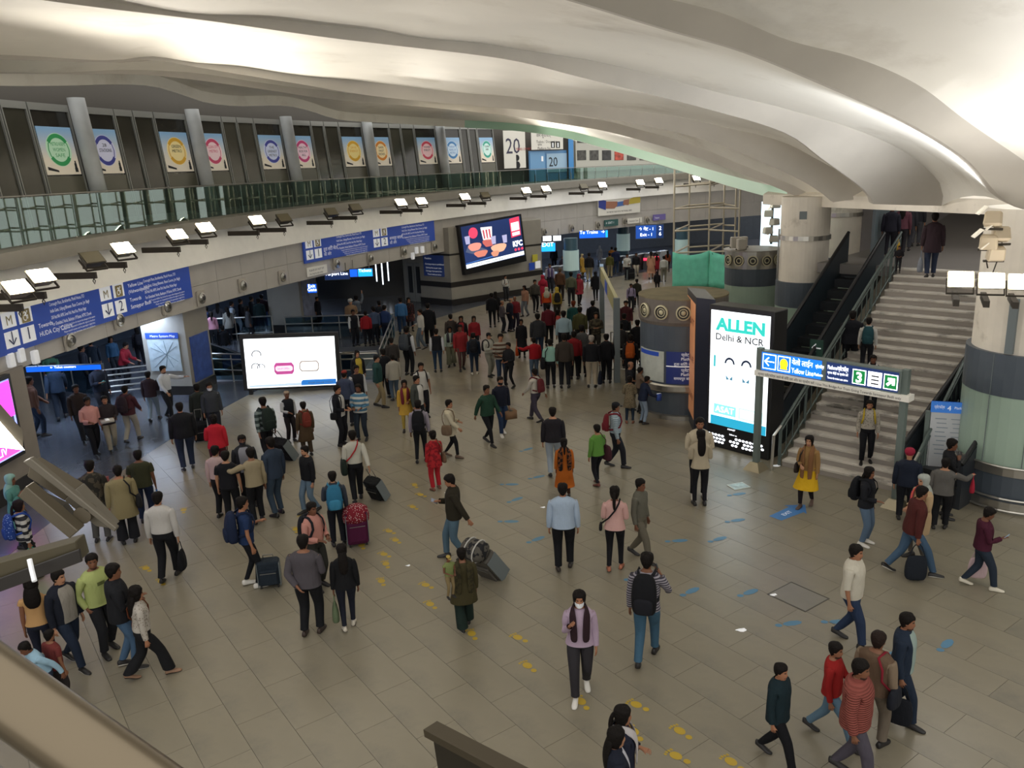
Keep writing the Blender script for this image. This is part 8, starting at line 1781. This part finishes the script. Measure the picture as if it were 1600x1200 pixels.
P(986, 444, (986, 487), 10, 'shirt:#8f84a0', 'trousers:#1f2026', SH, ('d', 'd'), 'man in violet grey shirt beside the round kiosk', extra={'pack': '#1b1b22:black backpack of the violet grey shirt man:.9'})
P(994, 436, (995, 480), 180, 'jacket:#2c2c24', 'trousers:#1b1c1e', SH, ('d', 'd'), 'man in dark olive jacket behind the violet grey shirt')
P(975, 490, None, 180, 'jacket:#1a1b20', 'trousers:#1a1b20', SH, ('d', 'd'), 'man in black right of the tall grey post, behind railing')
P(970, 505, None, 180, 'jacket:#2b2a2c', 'trousers:#1a1b20', SH, ('d', 'd'), 'man in charcoal right of the tall grey post')
P(985, 523, None, 178, 'jacket:#1b1b1f', 'trousers:#1a1b20', SH, ('d', 'd'), 'man with bright orange backpack behind the queue railing', extra={'pack': '#a8501c:bright orange backpack at the queue railing:1.05'})
P(978, 470, None, 0, 'jacket:#4a2228', 'trousers:#1a1b20', SH, ('d', 'd'), 'man in dark plum right of the yellow board')
P(996, 500, None, 180, 'jacket:#17181c', 'trousers:#1a1b20', SH, ('d', 'd'), 'man in black next to the kiosk edge')
P(983, 565, (985, 640), 100, 'tee:#1a1b20', 'trousers:#22242a', 'bald:#5a4a40', ('hold', 'd'), 'bald man with a sky blue bag by the kiosk', extra={'bagL': '#4a8fc4:sky blue bag by the kiosk:1.2'})
P(980, 590, (984, 661), 178, 'kurta:#6f6450:floral:#4a4030:::.6', 'slim:#1d2a38', BN, ('hold', 'hold'), 'woman in beige patterned kurta standing at the kiosk', fem=True, shoes='#7a4a38', extra={'boxL': '#bdbdb8:white folder of the woman at the kiosk:.06,.3,.3'})
P(1004, 588, (1004, 662), 120, 'jacket:#1b2338', 'jeans:#7a8a9c', SH, ('rail', 'hold'), 'boy in navy jacket leaning on the kiosk', lean=.25, extra={'boxR': '#2a4a9c:blue cloth in the hands of the kiosk boy:.12,.16,.25:c'})
P(1000, 574, (1000, 645), 110, 'shirt:#6a5a4c', 'trousers:#2b2a2c', SH, ('out', 'd'), 'man in brown shirt pointing at the kiosk map')
# ---- far gates
P(921, 395, (921, 440), 180, 'jacket:#1c1a1c', 'trousers:#8f8468', SH, ('d', 'd'), 'man in black top and khaki trousers walking to the gates', .2)
P(952, 395, (953, 434), 180, 'sweater:#4c4a22', 'trousers:#8f8468', SH, ('d', 'd'), 'man in olive sweater and khaki trousers at the gates')
P(962, 387, (962, 429), 175, 'jacket:#1b2340', 'jeans:#2a3a52', SH, ('d', 'd'), 'man in navy jacket at the gates')
P(978, 397, (980, 437), 0, 'jacket:#b0aea6', 'slim:#1a1a1e', SH, ('d', 'hold'), 'person in white jacket at the gates', fem=True)
P(991, 395, (994, 432), 0, 'jacket:#17171b', 'trousers:#b3aa98', SH, ('d', 'd'), 'man in black jacket and cream trousers at the gates', .2)
P(1015, 393, (1017, 436), 175, 'kurta:#b98a70:::::.4', 'slim:#b98a70', PN, ('d', 'd'), 'woman in peach kurta right of the gates', .3, fem=True)
P(1035, 400, (1037, 440), 180, 'shirt:#b5b4ae', 'trousers:#7a766a', SH, ('d', 'd'), 'man in white shirt next to the green net')
P(1026, 404, (1026, 430), 180, 'kurta:#8a1f2c:::::.5', 'slim:#3a1a20', LG, ('d', 'd'), 'woman in ruby red left of the white shirt by the net', fem=True)
P(1042, 392, (1043, 425), 180, 'sweater:#7a3a24', 'slim:#2a2024', LG, ('d', 'd'), 'woman in rust red at the corner of the green net', fem=True)
P(936, 384, (937, 415), 180, 'kurta:#a8aab4:::::.5', 'slim:#4a4a50', 'scarf:#b0b2ba', ('d', 'd'), 'woman in white head scarf passing the gates', fem=True)
P(908, 397, (910, 433), 60, 'kurta:#b08a3a:::::.4', 'slim:#8a6a30', 'scarf:#c9b88a', ('d', 'd'), 'woman in golden yellow beside the blue column', fem=True)
P(955, 386, (956, 418), 180, 'sweater:#b8742a', 'trousers:#2a2a2e', SH, ('d', 'd'), 'person in amber orange between the gates')
P(1027, 424, (1027, 452), 170, 'jacket:#151518', 'slim:#15151a', 'hood:#151518', ('d', 'd'), 'person in black crouching low by the green net', h=1.2)
suitcase(985, 437, .3, 0, .5, .3, .7, '#17171b', 'black suitcase before the white jacket at the gates', handle=.1)
suitcase(315, 688, .4, .3, .4, .25, .6, '#15161a', 'black trolley bag behind the dark green coat', handle=.4)
P(1058, 380, None, 180, 'jacket:#2f5562', 'trousers:#22262c', SH, ('d', 'd'), 'person in teal behind the scaffolding', h=1.65)
P(865, 385, None, 180, 'jacket:#1b1d26', 'trousers:#1a1b22', SH, ('d', 'd'), 'person in navy behind the lit cyan sign', h=1.65)
# ---- upper landing
UL = [(1395, 318, 178, 'jacket:#1b1b26', 'slim:#1a1a22', SH, 'man in dark navy with a yellow bag on the upper landing', {'bagR': '#b3903a:yellow bag on the upper landing:1.0'}), (1422, 312, 182, 'jacket:#2b2a30', 'trousers:#3a3a40', SH, 'man in charcoal jacket on the upper landing', None), (1436, 308, 175, 'sweater:#26262c', 'trousers:#45454a', SH, 'man in dark grey right of the charcoal jacket on the landing', None), (1462, 332, 185, 'coat:#33262c', 'jeans:#2c3448', SH, 'person in plum brown coat nearest on the upper landing', {'bagL': '#7a7f88:grey bag of the plum coat person on the landing:1.2'}), (1412, 316, 180, 'sweater:#55323c', 'trousers:#2c2a30', LG, 'woman in mauve on the upper landing', None)]
for x, y, a, t, b_, hr_, lab, ex in UL: P(x, y, None, a, t, b_, hr_, ('d', 'd'), lab, .25, zb=ZL, extra=ex)
P(1406, 384, None, 0, 'jacket:#1d1a1e', 'slim:#1a1a1e', SH, ('hold', 'hold'), 'child in black sitting low on the landing floor', zb=ZL, h=.75, kid=True)
